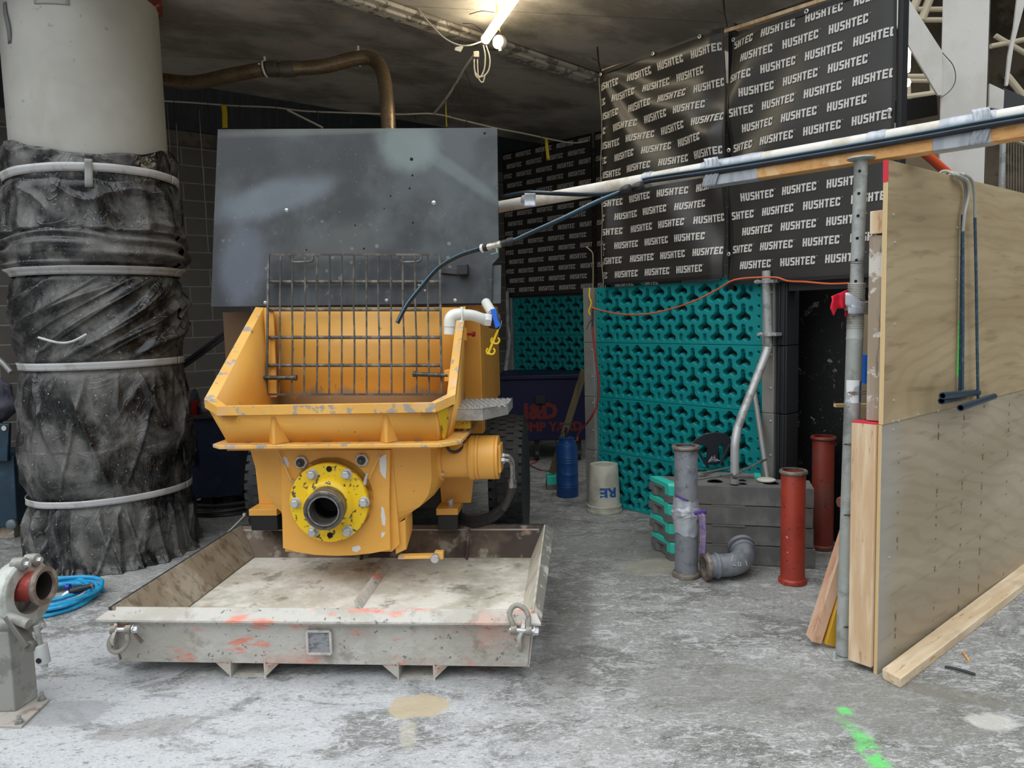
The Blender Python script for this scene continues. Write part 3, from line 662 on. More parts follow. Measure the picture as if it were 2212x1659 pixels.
mb = MB().tube(cat([at(1095, 630, 'x', A0.x - .08), at(1097, 700, 'x', A0.x - .08), at(1100, 735, 'x', A0.x - .09), at(1092, 800, 'x', A0.x - .35), at(1088, 830, 'x', A0.x - .45)], 5), .024, 10)
obj('rear_brace_pipe', mb, M('brace_pipe', srgb(176, 178, 178)), label='bent brace pipe beside the rear teal screen', catg='brace pipe')
# ================================================================== WASHOUT TRAY
setf(P)
TRAYM = M('cement_caked_steel', srgb(174, 170, 160), .8, .0, [(srgb(210, 150, 130), 3.2, .54, .66, .45, (.6, 1, 1.5)), (srgb(198, 196, 189), 4, .42, .6, .7), (srgb(128, 118, 104), 7, .55, .68, .6), (srgb(228, 118, 88), 7, .56, .66, .7, (.6, 1, 1.8)), (srgb(82, 76, 70), 34, .62, .66, .7)], (26, .8, .012))
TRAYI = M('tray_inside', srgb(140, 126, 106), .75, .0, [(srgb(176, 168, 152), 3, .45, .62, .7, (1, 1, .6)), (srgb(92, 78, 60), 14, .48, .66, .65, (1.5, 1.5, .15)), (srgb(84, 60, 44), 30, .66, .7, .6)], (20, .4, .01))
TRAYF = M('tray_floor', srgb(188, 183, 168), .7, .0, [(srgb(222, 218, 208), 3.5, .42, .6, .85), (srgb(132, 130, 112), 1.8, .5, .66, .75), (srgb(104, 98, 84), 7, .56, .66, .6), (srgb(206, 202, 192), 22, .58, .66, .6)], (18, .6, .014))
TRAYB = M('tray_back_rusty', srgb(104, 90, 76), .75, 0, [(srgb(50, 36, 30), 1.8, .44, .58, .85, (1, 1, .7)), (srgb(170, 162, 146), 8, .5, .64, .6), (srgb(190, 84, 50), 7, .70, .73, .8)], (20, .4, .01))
tl, tr_, tf, tb, tz, bz = -2.10, -.19, 3.11, 4.43, .33, .065
tray = root('washout_tray', ((tl + tr_) / 2, (tf + tb) / 2, 0), 'cement-caked grey steel washout tray on the floor under the yellow pump', 'tray')
fz = .165; ins = .14
fl, frr, ff, fb = tl + ins * .9, tr_ - ins * .55, tf + .04, tb - .12
def quadslab(pts, th):
    n = (Vector(pts[1]) - Vector(pts[0])).cross(Vector(pts[2]) - Vector(pts[0])).normalized() * th
    return MB().prism(pts, n)
obj('floor_plate', MB().prism([(fl, ff + .0, fz), (frr, ff + .0, fz), (frr, fb, fz), (fl, fb, fz)], (0, 0, -.012)), TRAYF, parent=tray)
obj('front_panel', MB().prism([(tl + .015, tf + .03, bz), (tr_ - .03, tf + .03, bz), (tr_ - .005, tf + .0, tz - .03), (tl - .015, tf + .0, tz - .03)], (0, .012, 0)), TRAYM, parent=tray, bevel=.002)
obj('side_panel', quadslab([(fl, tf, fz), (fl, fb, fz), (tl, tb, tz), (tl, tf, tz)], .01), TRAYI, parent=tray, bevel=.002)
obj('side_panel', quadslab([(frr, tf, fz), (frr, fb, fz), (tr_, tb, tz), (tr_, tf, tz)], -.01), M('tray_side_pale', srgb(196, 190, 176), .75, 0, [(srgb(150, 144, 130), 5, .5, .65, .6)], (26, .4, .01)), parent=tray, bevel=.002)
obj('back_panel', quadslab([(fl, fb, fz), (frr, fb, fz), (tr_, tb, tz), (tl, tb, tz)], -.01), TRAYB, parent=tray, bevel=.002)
mb = MB().prism([(tl - .015, tf + .04, bz), (tl - .0, tb, bz), (tl - .01, tb, tz - .03), (tl - .02, tf, tz - .03)], (.01, 0, 0)); mb.prism([(tr_ - .03, tf + .03, bz), (tr_ - .03, tb, bz), (tr_ - .0, tb, tz - .03), (tr_, tf, tz - .03)], (-.01, 0, 0))
mb.box(tl + .02, tr_ - .04, tb - .02, tb - .01, bz, tz - .02); mb.box(tl + .03, tr_ - .05, tf + .05, tb - .03, bz, bz + .01)
obj('outer_skin', mb, TRAYM, parent=tray)
# outward sloping lip: front flange and edges
o1 = .055
mb = MB()
fo = [(tl - .05, tf - .045, tz - .033), (tr_ + .03, tf - .045, tz - .033)]
mb.add([(tl, tf + .02, tz), (tr_, tf + .02, tz), (tr_ + .03, tf - .045, tz - .035), (tl - .05, tf - .045, tz - .035),
        (tl, tf + .02, tz - .012), (tr_, tf + .02, tz - .012), (tr_ + .03, tf - .045, tz - .047), (tl - .05, tf - .045, tz - .047)],
       [(0, 1, 2, 3), (7, 6, 5, 4), (3, 2, 6, 7), (0, 3, 7, 4), (1, 5, 6, 2), (0, 4, 5, 1)])
mb.prism([(tl - .03, tf - .03, tz - .06), (tr_ + .01, tf - .03, tz - .06), (tr_ + .01, tf + .0, tz - .045), (tl - .03, tf, tz - .045)], (0, .0, .012))
obj('front_lip', mb, TRAYM, parent=tray, bevel=.002)
mb = MB().add([(tr_, tf + .02, tz), (tr_ + .03, tf - .045, tz - .035), (tr_ + .05, tb, tz - .035), (tr_, tb + .03, tz), (tr_, tf + .02, tz - .012), (tr_ + .03, tf - .045, tz - .047), (tr_ + .05, tb, tz - .047), (tr_, tb + .03, tz - .012)],
       [(0, 1, 2, 3), (7, 6, 5, 4), (1, 5, 6, 2), (0, 3, 7, 4), (0, 4, 5, 1), (3, 2, 6, 7)])
obj('side_lip', mb, M('scraped_steel', srgb(128, 124, 116), .6, .1, [(srgb(205, 202, 196), 9, .5, .62, .8, (1, .6, 1)), (srgb(90, 84, 76), 30, .6, .66, .6)], (30, .4, .006)), parent=tray, bevel=.002)
mb = MB().box(tl - .012, tl + .004, tf, tb + .02, tz - .02, tz + .003); mb.box(tl, tr_, tb - .002, tb + .012, tz - .02, tz + .003)
obj('rim_edge', mb, DARKST, parent=tray)
g = lambda px, py: at(px, py, 'z', fz + .01)
ga, gb_ = g(772, 1312), g(836, 1222); mb = MB().prism([ga, ga + Vector((.055, .01, -.008)), gb_ + Vector((.05, 0, -.008)), gb_, gb_ + Vector((.0, 0, .028)), ga + Vector((.0, 0, .028))][:1] + [ga + Vector((.022, 0, -.01)), gb_ + Vector((.02, 0, -.01)), gb_], (-.02, 0, .03)); obj('floor_rib', mb, TRAYM, parent=tray, bevel=.003)
for ax_ in (-1.30, -.66):
    mb = MB(); mb.prism([(ax_, fb - .012, fz), (ax_ + .012, fb - .012, fz), (ax_ + .012, tb - .02, tz - .02), (ax_, tb - .02, tz - .02)], (0, -.03, 0))
    obj('stiffener', mb, TRAYB, parent=tray)
for px in (522, 895):
    c = at(px, 1480, 'z', 0.0).x; mb = MB(); h = .085; y0 = tf + .02
    mb.box(c - h, c - h + .008, y0, tb - .1, .0, bz + .012); mb.box(c + h - .008, c + h, y0, tb - .1, .0, bz + .012); mb.box(c - h, c + h, y0 + .01, tb - .1, 0.0, .006)
    mb.prism([(c - h - .075, y0 + .02, bz), (c - h, y0 + .0, bz), (c - h, y0 + .0, .012)], (0, .006, 0)); mb.prism([(c + h + .06, y0 + .02, bz), (c + h, y0 + .0, bz), (c + h, y0 + .0, .012)], (0, .006, 0))
    obj('fork_pocket', mb, TRAYM, parent=tray)
# raised square label frame
p0 = at(690, 1387, 'y', tf + .0)
mb = MB(); hw, hh = .053, .052
for s in (-1, 1):
    mb.bar(p0 + Vector((-hw, -.004, s * hh)), p0 + Vector((hw, -.004, s * hh)), .012, .012); mb.bar(p0 + Vector((s * hw, -.004, -hh)), p0 + Vector((s * hw, -.004, hh)), .012, .012, up=(0, 1, 0))
obj('label_frame', mb, TRAYM, parent=tray, bevel=.003)
obj('label_plate', MB().box(p0.x - hw, p0.x + hw, p0.y - .002, p0.y + .004, p0.z - hh, p0.z + hh), M('label_plate', srgb(138, 140, 142), .6, 0, [(srgb(74, 80, 92), 20, .5, .6, .7, (1, 1, 3))]), parent=tray)
# lifting lugs on the front corners
def lug(px, py, side):
    p = at(px, py, 'y', tf - .03)
    L_ = lambda t, z: (p.x - .035 + .05 * t if px < 600 else p.x + .0, tf + .02 - .10 * t, p.z + z)
    pts = [L_(0, .045), L_(.55, .055), L_(.95, .03), L_(1, -.01), L_(.85, -.04), L_(.1, -.115), L_(0, -.12)]
    obj('lifting_lug', MB().prism([Vector(v) + Vector((side * .02, 0, 0)) if v[2] > p.z else v for v in pts], (side * .016, 0, 0)), TRAYM, parent=tray, bevel=.002)
    return p
pl_ = lug(244, 1368, 1); pr_ = lug(1118, 1362, 1)
SHK = M('shackle_steel', srgb(150, 146, 136), .7, .2, [(srgb(110, 104, 94), 20, .5, .6, .6)], (40, .3, .004))
def shackle(c, down, label, ax):
    """c: pin centre, ax pin axis, down: direction of the bow"""
    ax = Vector(ax).normalized(); d = Vector(down).normalized()
    r_ = root('shackle', c, label, 'shackle', None)
    pts = []
    w0 = .032
    pts = [c + ax * w0, c + ax * (w0) + d * .025, c + ax * (w0 + .008) + d * .055, c + ax * w0 * .9 + d * .088, c + d * .103, c - ax * w0 * .9 + d * .088, c - ax * (w0 + .008) + d * .055, c - ax * w0 + d * .025, c - ax * w0]
    obj('bow', MB().tube(cat(pts, 5), .011, 12), SHK, parent=r_)
    for s_ in (1, -1): obj('shackle_eye', MB().lathe([(.019, -.012), (.019, .012)], c + ax * w0 * s_, ax, 16), SHK, parent=r_)
    mb = MB().lathe([(.0095, -.05), (.0095, .055)], c, ax, 12); mb.hexb(c + ax * .052, ax, .016, .022); obj('pin', mb, ZINC, parent=r_)
shackle(at(262, 1360, 'y', tf - .055), (-.25, -.1, -1), 'shackle hanging down from the tray lug beside the blue hose coil', (1, .1, 0))
shackle(at(1126, 1362, 'y', tf - .07), (-.15, .3, .95), 'shackle turned up over the tray lip, on the clamp lug nearer the open floor', (1, .0, -.05))

# ================================================================== CONCRETE PUMP
pump = root('concrete_pump', (-1.27, 4.2, 0), 'yellow trailer concrete pump with open hopper standing over the washout tray', 'concrete pump')
A = lambda px, py, d: at(px, py, 'y', d)
RO = [(-1.915, 4.42, 1.685), (-1.915, 3.72, 1.205), (-1.80, 3.62, 1.175), (-.685, 3.62, 1.175), (-.60, 3.72, 1.205), (-.635, 4.42, 1.655)]
RI = [(-1.865, 4.42, 1.680), (-1.865, 3.75, 1.205), (-1.775, 3.665, 1.175), (-.71, 3.665, 1.175), (-.645, 3.75, 1.205), (-.68, 4.42, 1.650)]
LO = [(-1.84, 4.42, .975), (-1.84, 3.80, .975), (-1.80, 3.72, .975), (-.70, 3.70, .975), (-.66, 3.78, .975), (-.66, 4.42, .975)]
UO = [(-1.905, 4.42, 1.62), (-1.90, 3.74, 1.145), (-1.79, 3.655, 1.125), (-.69, 3.655, 1.125), (-.615, 3.74, 1.145), (-.645, 4.42, 1.60)]
LI = [(-1.78, 4.40, .96), (-1.80, 3.83, .96), (-1.76, 3.74, .96), (-.74, 3.74, .96), (-.69, 3.82, .96), (-.71, 4.40, .96)]
def strip(mb, a, b, flip=False):
    for i in range(len(a) - 1): mb.add([a[i], a[i + 1], b[i + 1], b[i]], [(0, 1, 2, 3)])
hop = MB(); strip(hop, UO, LO); strip(hop, RI, LI)
hop.add([RI[0], RI[5], LI[5], LI[0]], [(0, 1, 2, 3)]); hop.add(LI, [(0, 1, 2, 3, 4, 5)]); hop.add([(-1.905, 4.43, 1.64), (-.645, 4.43, 1.64), (-.66, 4.43, .975), (-1.84, 4.43, .975)], [(0, 1, 2, 3)])
kh = NB('hopper_paint')
c = kh.mix(kh.math('MULTIPLY', kh.ramp(kh.noise(1.6), .35, .65), .7), srgb(220, 162, 72), srgb(232, 176, 88))
c = kh.mix(kh.math('MULTIPLY', kh.ramp(kh.noise(24, detail=4), .68, .72), .8), c, srgb(110, 96, 72))
xyz = kh.n('ShaderNodeSeparateXYZ'); kh.l(kh.coord(), xyz.inputs[0])     # cement residue low in the throat, clear of the front wall
zz = kh.math('ADD', xyz.outputs[2], kh.math('MULTIPLY', kh.math('SUBTRACT', kh.noise(6, (1, 1, .5), detail=6), .5), .22))
f = kh.math('MULTIPLY', kh.math('SUBTRACT', 1.0, kh.ramp(zz, -.19, -.13)), kh.ramp(xyz.outputs[1], .2, .3))
c = kh.mix(kh.math('MULTIPLY', f, .85), c, srgb(150, 142, 134))
kh.l(c, kh.b.inputs['Base Color']); kh.b.inputs['Roughness'].default_value = .4
obj('hopper', hop, kh.m, parent=pump, norm=False, smooth=30, solid=.006)
mb = MB()
RB = [(x, y, z - .045) for x, y, z in RO]; RJ = [(x, y, z - .045) for x, y, z in RI]
strip(mb, RI, RO); strip(mb, RO, RB); strip(mb, RB, RJ); strip(mb, RJ, RI)
for k in (0, 5): mb.add([RO[k], RI[k], RJ[k], RB[k]], [(0, 1, 2, 3)])
obj('hopper_rim', mb, YELRIM, parent=pump, bevel=.003)
mb = MB().prism([(-1.87, 4.4, .955), (-1.87, 3.69, .955), (-1.81, 3.635, .955), (-.66, 3.62, .955), (-.575, 3.70, .955), (-.575, 4.4, .955)], (0, 0, .019)); obj('hopper_flange', mb, YELRIM, parent=pump, bevel=.003)
mb = MB().prism([(-1.80, 4.4, .936), (-1.80, 3.70, .936), (-.70, 3.70, .936), (-.66, 4.4, .936)], (0, 0, .018)); obj('under_flange', mb, YEL, parent=pump, bevel=.002)
for c in (-1.525, -.945):
    mb = MB().add([(c - .012, 3.655, 1.128), (c + .012, 3.655, 1.128), (c - .055, 3.715, .975), (c - .006, 3.645, .975), (c + .006, 3.645, .975), (c + .06, 3.715, .975), (c, 3.72, 1.128)],
                  [(0, 3, 2), (0, 1, 4, 3), (1, 5, 4), (0, 2, 6), (1, 6, 5), (2, 3, 4, 5, 6)])
    obj('gusset', mb, YEL, parent=pump, bevel=.002)
# inner frame posts, hinge blocks and pins
mb = MB().prism([A(570, 668, 4.38), A(590, 668, 4.38), A(597, 858, 4.30), A(577, 858, 4.30)], (0, .02, 0)); obj('frame_post', mb, YEL, parent=pump, bevel=.002)
for (x0, y0, x1, y1, bx, by) in ((566, 816, 638, 816, 557, 815), (895, 808, 968, 811, 972, 812)):
    mb = MB().tube([A(x0, y0, 4.26), A(x1, y1, 4.26)], .013, 12); mb.tube([A(x1 if bx < x0 else x0, y1 if bx < x0 else y0, 4.26) + Vector((-.008, 0, 0)), A(x1 if bx < x0 else x0, y1 if bx < x0 else y0, 4.26) + Vector((.008, 0, 0))], .017, 12)
    pn = obj('hinge_pin', mb, DARKST, parent=pump)
    p = A(bx, by, 4.27); obj('hinge_block', MB().box(p.x - .03, p.x + .03, 4.25, 4.40, p.z - .03, p.z + .035), YEL, parent=pump, bevel=.003)
# safety grate standing open, leaning on the board
gt = lambda px, py: A(px, py, 4.39 if py < 600 else 4.39 - .12 * (py - 600) / 250)
grate = []
rowsy = [549, 608.5, 669, 729, 789.5, 852]
mb = MB()
for k in range(1, 14):
    xa = 580 + 370 / 14 * k; xb = 576 + 378 / 14 * k; wv = random.uniform(-1.6, 1.6)
    mb.tube(cat([gt(xa, 549), gt(xa + wv + (xb - xa) * .3, 640), gt(xa - wv * .6 + (xb - xa) * .6, 740), gt(xb, 852)], 4), .0055, 6)
for (xt, xb) in ((580, 576), (950, 954)): mb.bar(gt(xt, 549), gt(xb, 852), .012, .012, up=(0, 1, 0))
mb.bar(gt(578, 550), gt(952, 550), .012, .012); mb.bar(gt(574, 852), gt(956, 852), .012, .012)
go = obj('safety_grate', mb, RODM, parent=pump)
for yy in rowsy[1:5]:
    m2 = MB().tube([gt(580 - (yy - 549) / 75, yy) + Vector((0, .012, 0)), gt(951 + (yy - 549) / 75, yy) + Vector((0, .012, 0))], .0105, 10); obj('cross_rod', m2, RODM, parent=go)
for (xa, xb) in ((625, 676), (863, 910)):
    m2 = MB().tube(cat([gt(xa, 551), gt(xa + 3, 562), gt(xa + 9, 566), gt(xb - 8, 565), gt(xb - 1, 561), gt(xb, 551)], 4), .007, 8); obj('grate_handle', m2, RODM, parent=go)
# valve body below the hopper
def resamp(pts, n):
    pts = [Vector(p) for p in pts]; L = [0]
    for a, b in zip(pts, pts[1:]): L.append(L[-1] + (b - a).length)
    out = []
    for i in range(n):
        t = L[-1] * i / (n - 1); k = max(j for j in range(len(L)) if L[j] <= t + 1e-9); k = min(k, len(pts) - 2)
        out.append(pts[k].lerp(pts[k + 1], (t - L[k]) / max(1e-9, L[k + 1] - L[k])))
    return out
def loop(side, d):
    return [Vector((a, d, z)) for a, z in side]
Lf = [(-1.555, .936), (-1.56, .75), (-1.575, .5), (-1.57, .44), (-.98, .44), (-.97, .55), (-.965, .75), (-.965, .936)]
Lm = [(-1.81, .936), (-1.79, .86), (-1.765, .76), (-1.73, .68), (-1.675, .60), (-1.61, .55), (-1.50, .49), (-1.27, .45), (-1.02, .47), (-.90, .54), (-.80, .60), (-.755, .66), (-.735, .74), (-.735, .936)]
Ln = [(x * 1 + (.0 if x < -1.27 else .0), z) for x, z in Lm]
def sc(L, k, dz): return [(-1.27 + (x + 1.27) * k, z + dz * (1 if z < .93 else 0)) for x, z in L]
loops = [resamp([(x, 3.825, z) for x, z in Lf], 40), resamp([(x, 3.90, z) for x, z in sc(Lm, .93, -.01)], 40), resamp([(x, 3.97, z) for x, z in sc(Lm, .985, 0)], 40), resamp([(x, 4.06, z) for x, z in Lm], 40), resamp([(x, 4.5, z) for x, z in Lm], 40)]
mb = MB()
for a_, b_2 in zip(loops, loops[1:]): strip(mb, a_, b_2)
mb.add(loops[-1], [tuple(range(40))])
bowl = obj('valve_body', mb, YEL, parent=pump, smooth=60)
mb = MB().prism([(-1.575, 3.82, .936), (-.962, 3.82, .936), (-.94, 3.82, .40), (-.985, 3.82, .36), (-1.57, 3.82, .36)], (0, .30, 0)); obj('outlet_housing', mb, YEL, parent=pump, bevel=.004)
FP = [A(606, 972, 3.79), A(843, 972, 3.79), A(841, 1080, 3.79), A(843, 1188, 3.79), A(800, 1196, 3.79), A(760, 1200, 3.79), A(725, 1201, 3.79), A(680, 1199, 3.79), A(640, 1193, 3.79), A(611, 1184, 3.79), A(608, 1080, 3.79)]
obj('front_plate', MB().prism(FP, (0, .03, 0)), YEL, parent=pump, bevel=.002)
# scraped white paint marks on the plate
mb = MB()
for pts in ([(826, 985), (834, 981), (835, 1010), (833, 1035), (826, 1028), (821, 1018), (819, 990)], [(612, 985), (619, 988), (624, 1000), (623, 1012), (617, 1003), (611, 992)], [(824, 1093), (829, 1098), (833, 1120), (832, 1136), (826, 1134), (823, 1115)], [(824, 1150), (833, 1150), (829, 1158), (824, 1162)], [(760, 1182), (775, 1178), (780, 1186), (770, 1193), (761, 1190)]):
    mb.prism([A(x, y, 3.7885) for x, y in pts], (0, .002, 0))
obj('bare_patch', mb, M('bare_white_patch', srgb(214, 214, 214), .6), parent=pump)
FC = A(714, 1083, 3.76)
obj('boss_ring', MB().lathe([(.235, -.032), (.235, -.02), (.22, .0), (.10, .0)], FC + Vector((.002, .03, .012)), (0, -1, 0), 48), YEL, parent=pump)
mb = MB().lathe([(.07, 0), (.205, 0), (.208, .004), (.208, .032), (.204, .036), (.135, .036), (.118, .062), (.10, .07), (.08, .07)], FC + Vector((0, .0, 0)), (0, -1, 0), 56, c0=False, c1=False)
fo_ = obj('outlet_flange', mb, FLY, parent=pump)
for (x, y) in ((674, 1025), (748, 1025), (638, 1087), (786, 1085), (676, 1149), (750, 1148)):
    obj('flange_bolt', MB().hexb(A(x, y, 3.715) + Vector((0, .01, 0)), (0, -1, 0), .023, .034), ZINC, parent=pump, bevel=.002)
for (x, y) in ((711, 1013), (713, 1156)):
    obj('flange_hole', MB().lathe([(.015, 0), (.015, .003), (.012, .003), (.011, -.01), (.0, -.01)], A(x, y, 3.723), (0, -1, 0), 16), M('hole_dark', srgb(22, 18, 16), .9), parent=pump)
p0 = A(711, 1087, 3.72); p1 = A(699, 1104, 3.60); ax = (p1 - p0).normalized(); Lp = (p1 - p0).length
kr = .1
pr = [(kr, 0), (kr, Lp - .05), (kr + .003, Lp - .045), (kr + .003, Lp - .004), (kr, Lp), (kr - .012, Lp), (kr - .014, Lp - .004), (kr - .018, Lp - .004), (kr - .02, Lp), (kr - .028, Lp), (kr - .03, Lp - .006), (kr - .032, Lp - .1)]
obj('outlet_bore', MB().lathe([(.066, Lp - .09), (.070, Lp - .12), (.066, -.06)], p0, ax, 40, c0=False, c1=False).lathe([(.078, 0), (0, .0)], p0 + ax * (-.06), ax, 40, c0=False), M('bore_black', srgb(16, 15, 15), .6), parent=pump)
obj('outlet_pipe', MB().lathe(pr, p0, ax, 48, c0=False, c1=False), M('worn_pipe_steel', srgb(104, 98, 92), .45, .6, [(srgb(160, 156, 150), 9, .5, .62, .7, (1, 4, 1)), (srgb(60, 56, 52), 30, .6, .66, .7)], (60, .2, .003)), parent=pump)
obj('pipe_mouth_ring', MB().lathe([(kr - .021, Lp + .001), (kr - .021, Lp + .004), (kr - .028, Lp + .004), (kr - .030, Lp - .01)], p0, ax, 48, c0=False, c1=False), STEEL, parent=pump)
for (x, y) in ((652, 998), (783, 993)):
    p = A(x, y, 3.79)
    obj('hex_nut', MB().lathe([(.037, 0), (.037, .016), (.034, .019)], p, (0, -1, 0), 6), M('pale_nut', srgb(186, 190, 190), .45, .3), parent=pump, bevel=.002)
    obj('nut_core', MB().lathe([(.022, .015), (.022, .03), (.018, .034)], p, (0, -1, 0), 20).hexb(p + Vector((0, -.03, 0)), (0, -1, 0), .012, .018, False), DARKST, parent=pump)
for pts in ([(600, 973), (614, 1003), (625, 1030), (632, 1039), (645, 1042)], [(824, 975), (810, 1005), (797, 1034)]):
    obj('grease_line', MB().tube(cat([A(x, y, 3.775) for x, y in pts], 4), .004, 6), YELRIM, parent=pump)
p = A(790, 1035, 3.745); obj('grease_fitting', MB().lathe([(.008, -.02), (.008, .01), (.005, .02), (.008, .035)], p, (.3, 0, 1), 10).lathe([(.01, -.03), (.01, -.015)], p, (.3, 0, 1), 8), ZINC, parent=pump)
# base sill bar with the round stop
mb = MB().bar(A(862, 1202, 3.86), A(952, 1200, 3.86), .05, .016); mb.box(A(940, 1200, 3.86).x, A(958, 1200, 3.86).x, 3.84, 3.88, A(950, 1206, 3.86).z, A(950, 1190, 3.86).z)
obj('latch_bar', mb, YELRIM, parent=pump, bevel=.002)
obj('latch_stop', MB().lathe([(.022, 0), (.022, .03), (.019, .034)], A(941, 1204, 3.83), (0, -1, 0), 24), ZINC, parent=pump)
mb = MB().prism([(-.97, 3.84, .34), (-.915, 3.86, .36), (-.90, 3.95, .44), (-.93, 4.1, .44), (-.97, 4.1, .34)], (0, 0, .16)); obj('housing_cheek', mb, YEL, parent=pump, bevel=.003)
# slewing motor and hydraulic hose
mc = Vector((0, 4.08, .815))
ms = lambda pr: MB().lathe(pr, Vector((0, mc.y, mc.z)), (1, 0, 0), 40)
xa, xb, xc = -.72, -.585, -.425
obj('motor_mount', ms([(.0, xa - .04), (.128, xa - .04), (.128, xa - .012), (.11, xa - .01), (.11, xb + .0), (0, xb)]), YEL, parent=pump)
obj('motor_drum', ms([(0, xb), (.122, xb), (.124, xb + .004), (.124, xb + .028), (.119, xb + .03), (.119, xb + .036), (.124, xb + .038), (.124, xb + .05), (.118, xb + .053), (.122, xb + .056), (.122, xc - .02), (.117, xc - .018), (.122, xc - .012), (.12, xc), (.07, xc), (.07, xc + .012), (.0, xc + .012)]), YEL, parent=pump)
obj('motor_end_plate', MB().box(xc, xc + .016, mc.y - .075, mc.y + .07, mc.z - .075, mc.z + .075), YEL, parent=pump, bevel=.004)
for (py, dz) in ((0, .0), (-.05, .04)):
    pass
for a_ in (.6, 2.2, 3.8, 5.4): obj('mount_bolt', MB().hexb((xa - .012, mc.y + .118 * math.cos(a_), mc.z + .118 * math.sin(a_)), (1, 0, 0), .009, .014), ZINC, parent=pump)
pA = A(1078, 995, 4.03); pB = A(1078, 985, 4.1)
for i, pp in enumerate((pA, pB)):
    mb = MB().tube(cat([pp, pp + Vector((.05, 0, 0)), A(1104 + i * 3, 1002 - i * 6, 4.05 + .06 * i), A(1106 + i * 3, 1020, 4.05 + .06 * i), A(1105 + i * 4, 1040, 4.05 + .06 * i)], 5), .011, 10)
    mb.hexb(pp + Vector((.01, 0, 0)), (1, 0, 0), .019, .024, False); mb.lathe([(.017, 0), (.017, .035)], A(1105 + i * 4, 1040, 4.05 + .06 * i), (0, 0, -1), 10)
    obj('hose_elbow', mb, STEEL, parent=pump)
    pts = [A(1105 + i * 4, 1038, 4.05 + .06 * i), A(1102 + i * 2, 1065, 4.1 + .05 * i), A(1088, 1098 - i * 6, 4.15), A(1060, 1122 - 8 * i, 4.2), A(1020, 1132 - 10 * i, 4.3), A(985, 1120 - i * 8, 4.45)]
    obj('hydraulic_hose', MB().tube(cat(pts, 7), .02, 12), M('hose_black', srgb(52, 52, 54), .45), parent=pump)
    mb = MB(); cp = cat(pts[2:], 40)
    prv = None
    for t in range(0, len(cp) - 2, 3):
        mb.tube([cp[t], cp[t + 1]], .0235, 8)
    obj('spiral_guard', mb, M('guard_black', srgb(34, 34, 35), .5), parent=pump)
mb = MB().tube(cat([A(1000, 940, 4.03), A(1003, 955, 4.03), A(998, 968, 4.0), A(985, 976, 3.97), A(972, 974, 3.95), A(965, 964, 3.95)], 6), .009, 8); obj('grease_hose', mb, M('hose_black', srgb(52, 52, 54)), parent=pump)
p = A(1004, 915, 4.03); mb = MB().lathe([(.008, -.04), (.012, -.03), (.012, 0), (.009, .01), (.009, .03)], p, (0, 0, 1), 10); mb.bar(p + Vector((.01, 0, .004)), p + Vector((-.035, 0, .0)), .012, .006); mb.bar(p + Vector((-.035, 0, 0)), p + Vector((-.03, 0, -.035)), .01, .006, up=(0, 1, 0)); obj('drain_valve', mb, WPVC, parent=pump)
obj('valve_bracket', MB().box(-.66, -.565, 3.98, 4.02, A(990, 925, 4).z, A(990, 905, 4).z), BRIGHTY, parent=pump, bevel=.003)
# corner stiffener in brighter yellow
mb = MB().prism([A(944, 884, 3.64), A(966, 876, 3.70), A(960, 930, 3.72), A(956, 948, 3.72)], (.01, .02, 0)); obj('corner_gusset', mb, BRIGHTY, parent=pump)
# step plate with serrated edges
sz = 1.105
mb = MB(); sp = [(-.66, 3.93, sz), (-.49, 3.93, sz), (-.37, 4.10, sz), (-.37, 4.42, sz), (-.66, 4.42, sz)]
mb.prism([(x, y, sz - .004) for x, y, z in sp], (0, 0, .004))
mb.box(-.66, -.49, 3.93, 3.934, sz - .062, sz); mb.prism([(-.49, 3.93, sz - .062), (-.37, 4.10, sz - .055), (-.37, 4.10, sz), (-.49, 3.93, sz)], (-.003, .003, 0)); mb.box(-.373, -.37, 4.10, 4.42, sz - .055, sz)
stp = obj('step_plate', mb, M('step_aluminium', srgb(176, 174, 168), .4, .5, [(srgb(140, 138, 132), 14, .5, .6, .6)]), parent=pump)
mb = MB()
def tooth(p, w, d):
    p = Vector(p); w = Vector(w); mb.prism([p - w, p + w, p + Vector((0, 0, .012))], d)
for i in range(11): tooth((-.645 + i * .0145, 3.93, sz), (.006, 0, 0), (0, .004, 0))
for i in range(12): q_ = Vector((-.49, 3.93, sz)).lerp(Vector((-.37, 4.10, sz)), (i + .5) / 12); tooth(q_, (.005, .007, 0), (-.003, .003, 0))
for j in range(1, 9):
    for i in range(9): tooth((-.64 + i * .031 + (j % 2) * .015, 3.95 + j * .05, sz), (.007, 0, 0), (0, .006, 0))
obj('step_teeth', mb, ZINC, parent=stp)
# body housing behind the hopper
HSM = M('housing_paint', srgb(196, 134, 46), .5, 0, [(srgb(206, 146, 58), 2, .4, .6, .6)])
obj('rear_panel', MB().box(-2.20, -1.70, 4.58, 4.60, 1.0, 1.66), M('brown_panel', srgb(92, 66, 38), .6), parent=pump)  # shade on this end of the yellow housing, painted as brown
mb = MB().box(-2.20, -.56, 4.601, 5.6, 1.0, 1.66); mb.box(-.80, -.56, 4.50, 4.60, .88, 1.66)
obj('engine_housing', mb, HSM, parent=pump, bevel=.008)
obj('chassis', MB().box(-1.72, -.80, 4.5, 6.4, .42, .98), BLACKP, parent=pump)
obj('estop_button', MB().lathe([(.008, 0), (.008, .03), (.016, .03), (.016, .045), (.0, .05)], A(1003, 722, 4.42) + Vector((.02, 0, 0)), (1, -.3, 0), 14), M('red_button', srgb(150, 30, 28), .4), parent=pump)
obj('cable_bracket', MB().box(A(1003, 712, 4.40).x, A(1008, 712, 4.40).x, 4.38, 4.44, A(1003, 735, 4.4).z, A(1003, 708, 4.4).z), YEL, parent=pump)
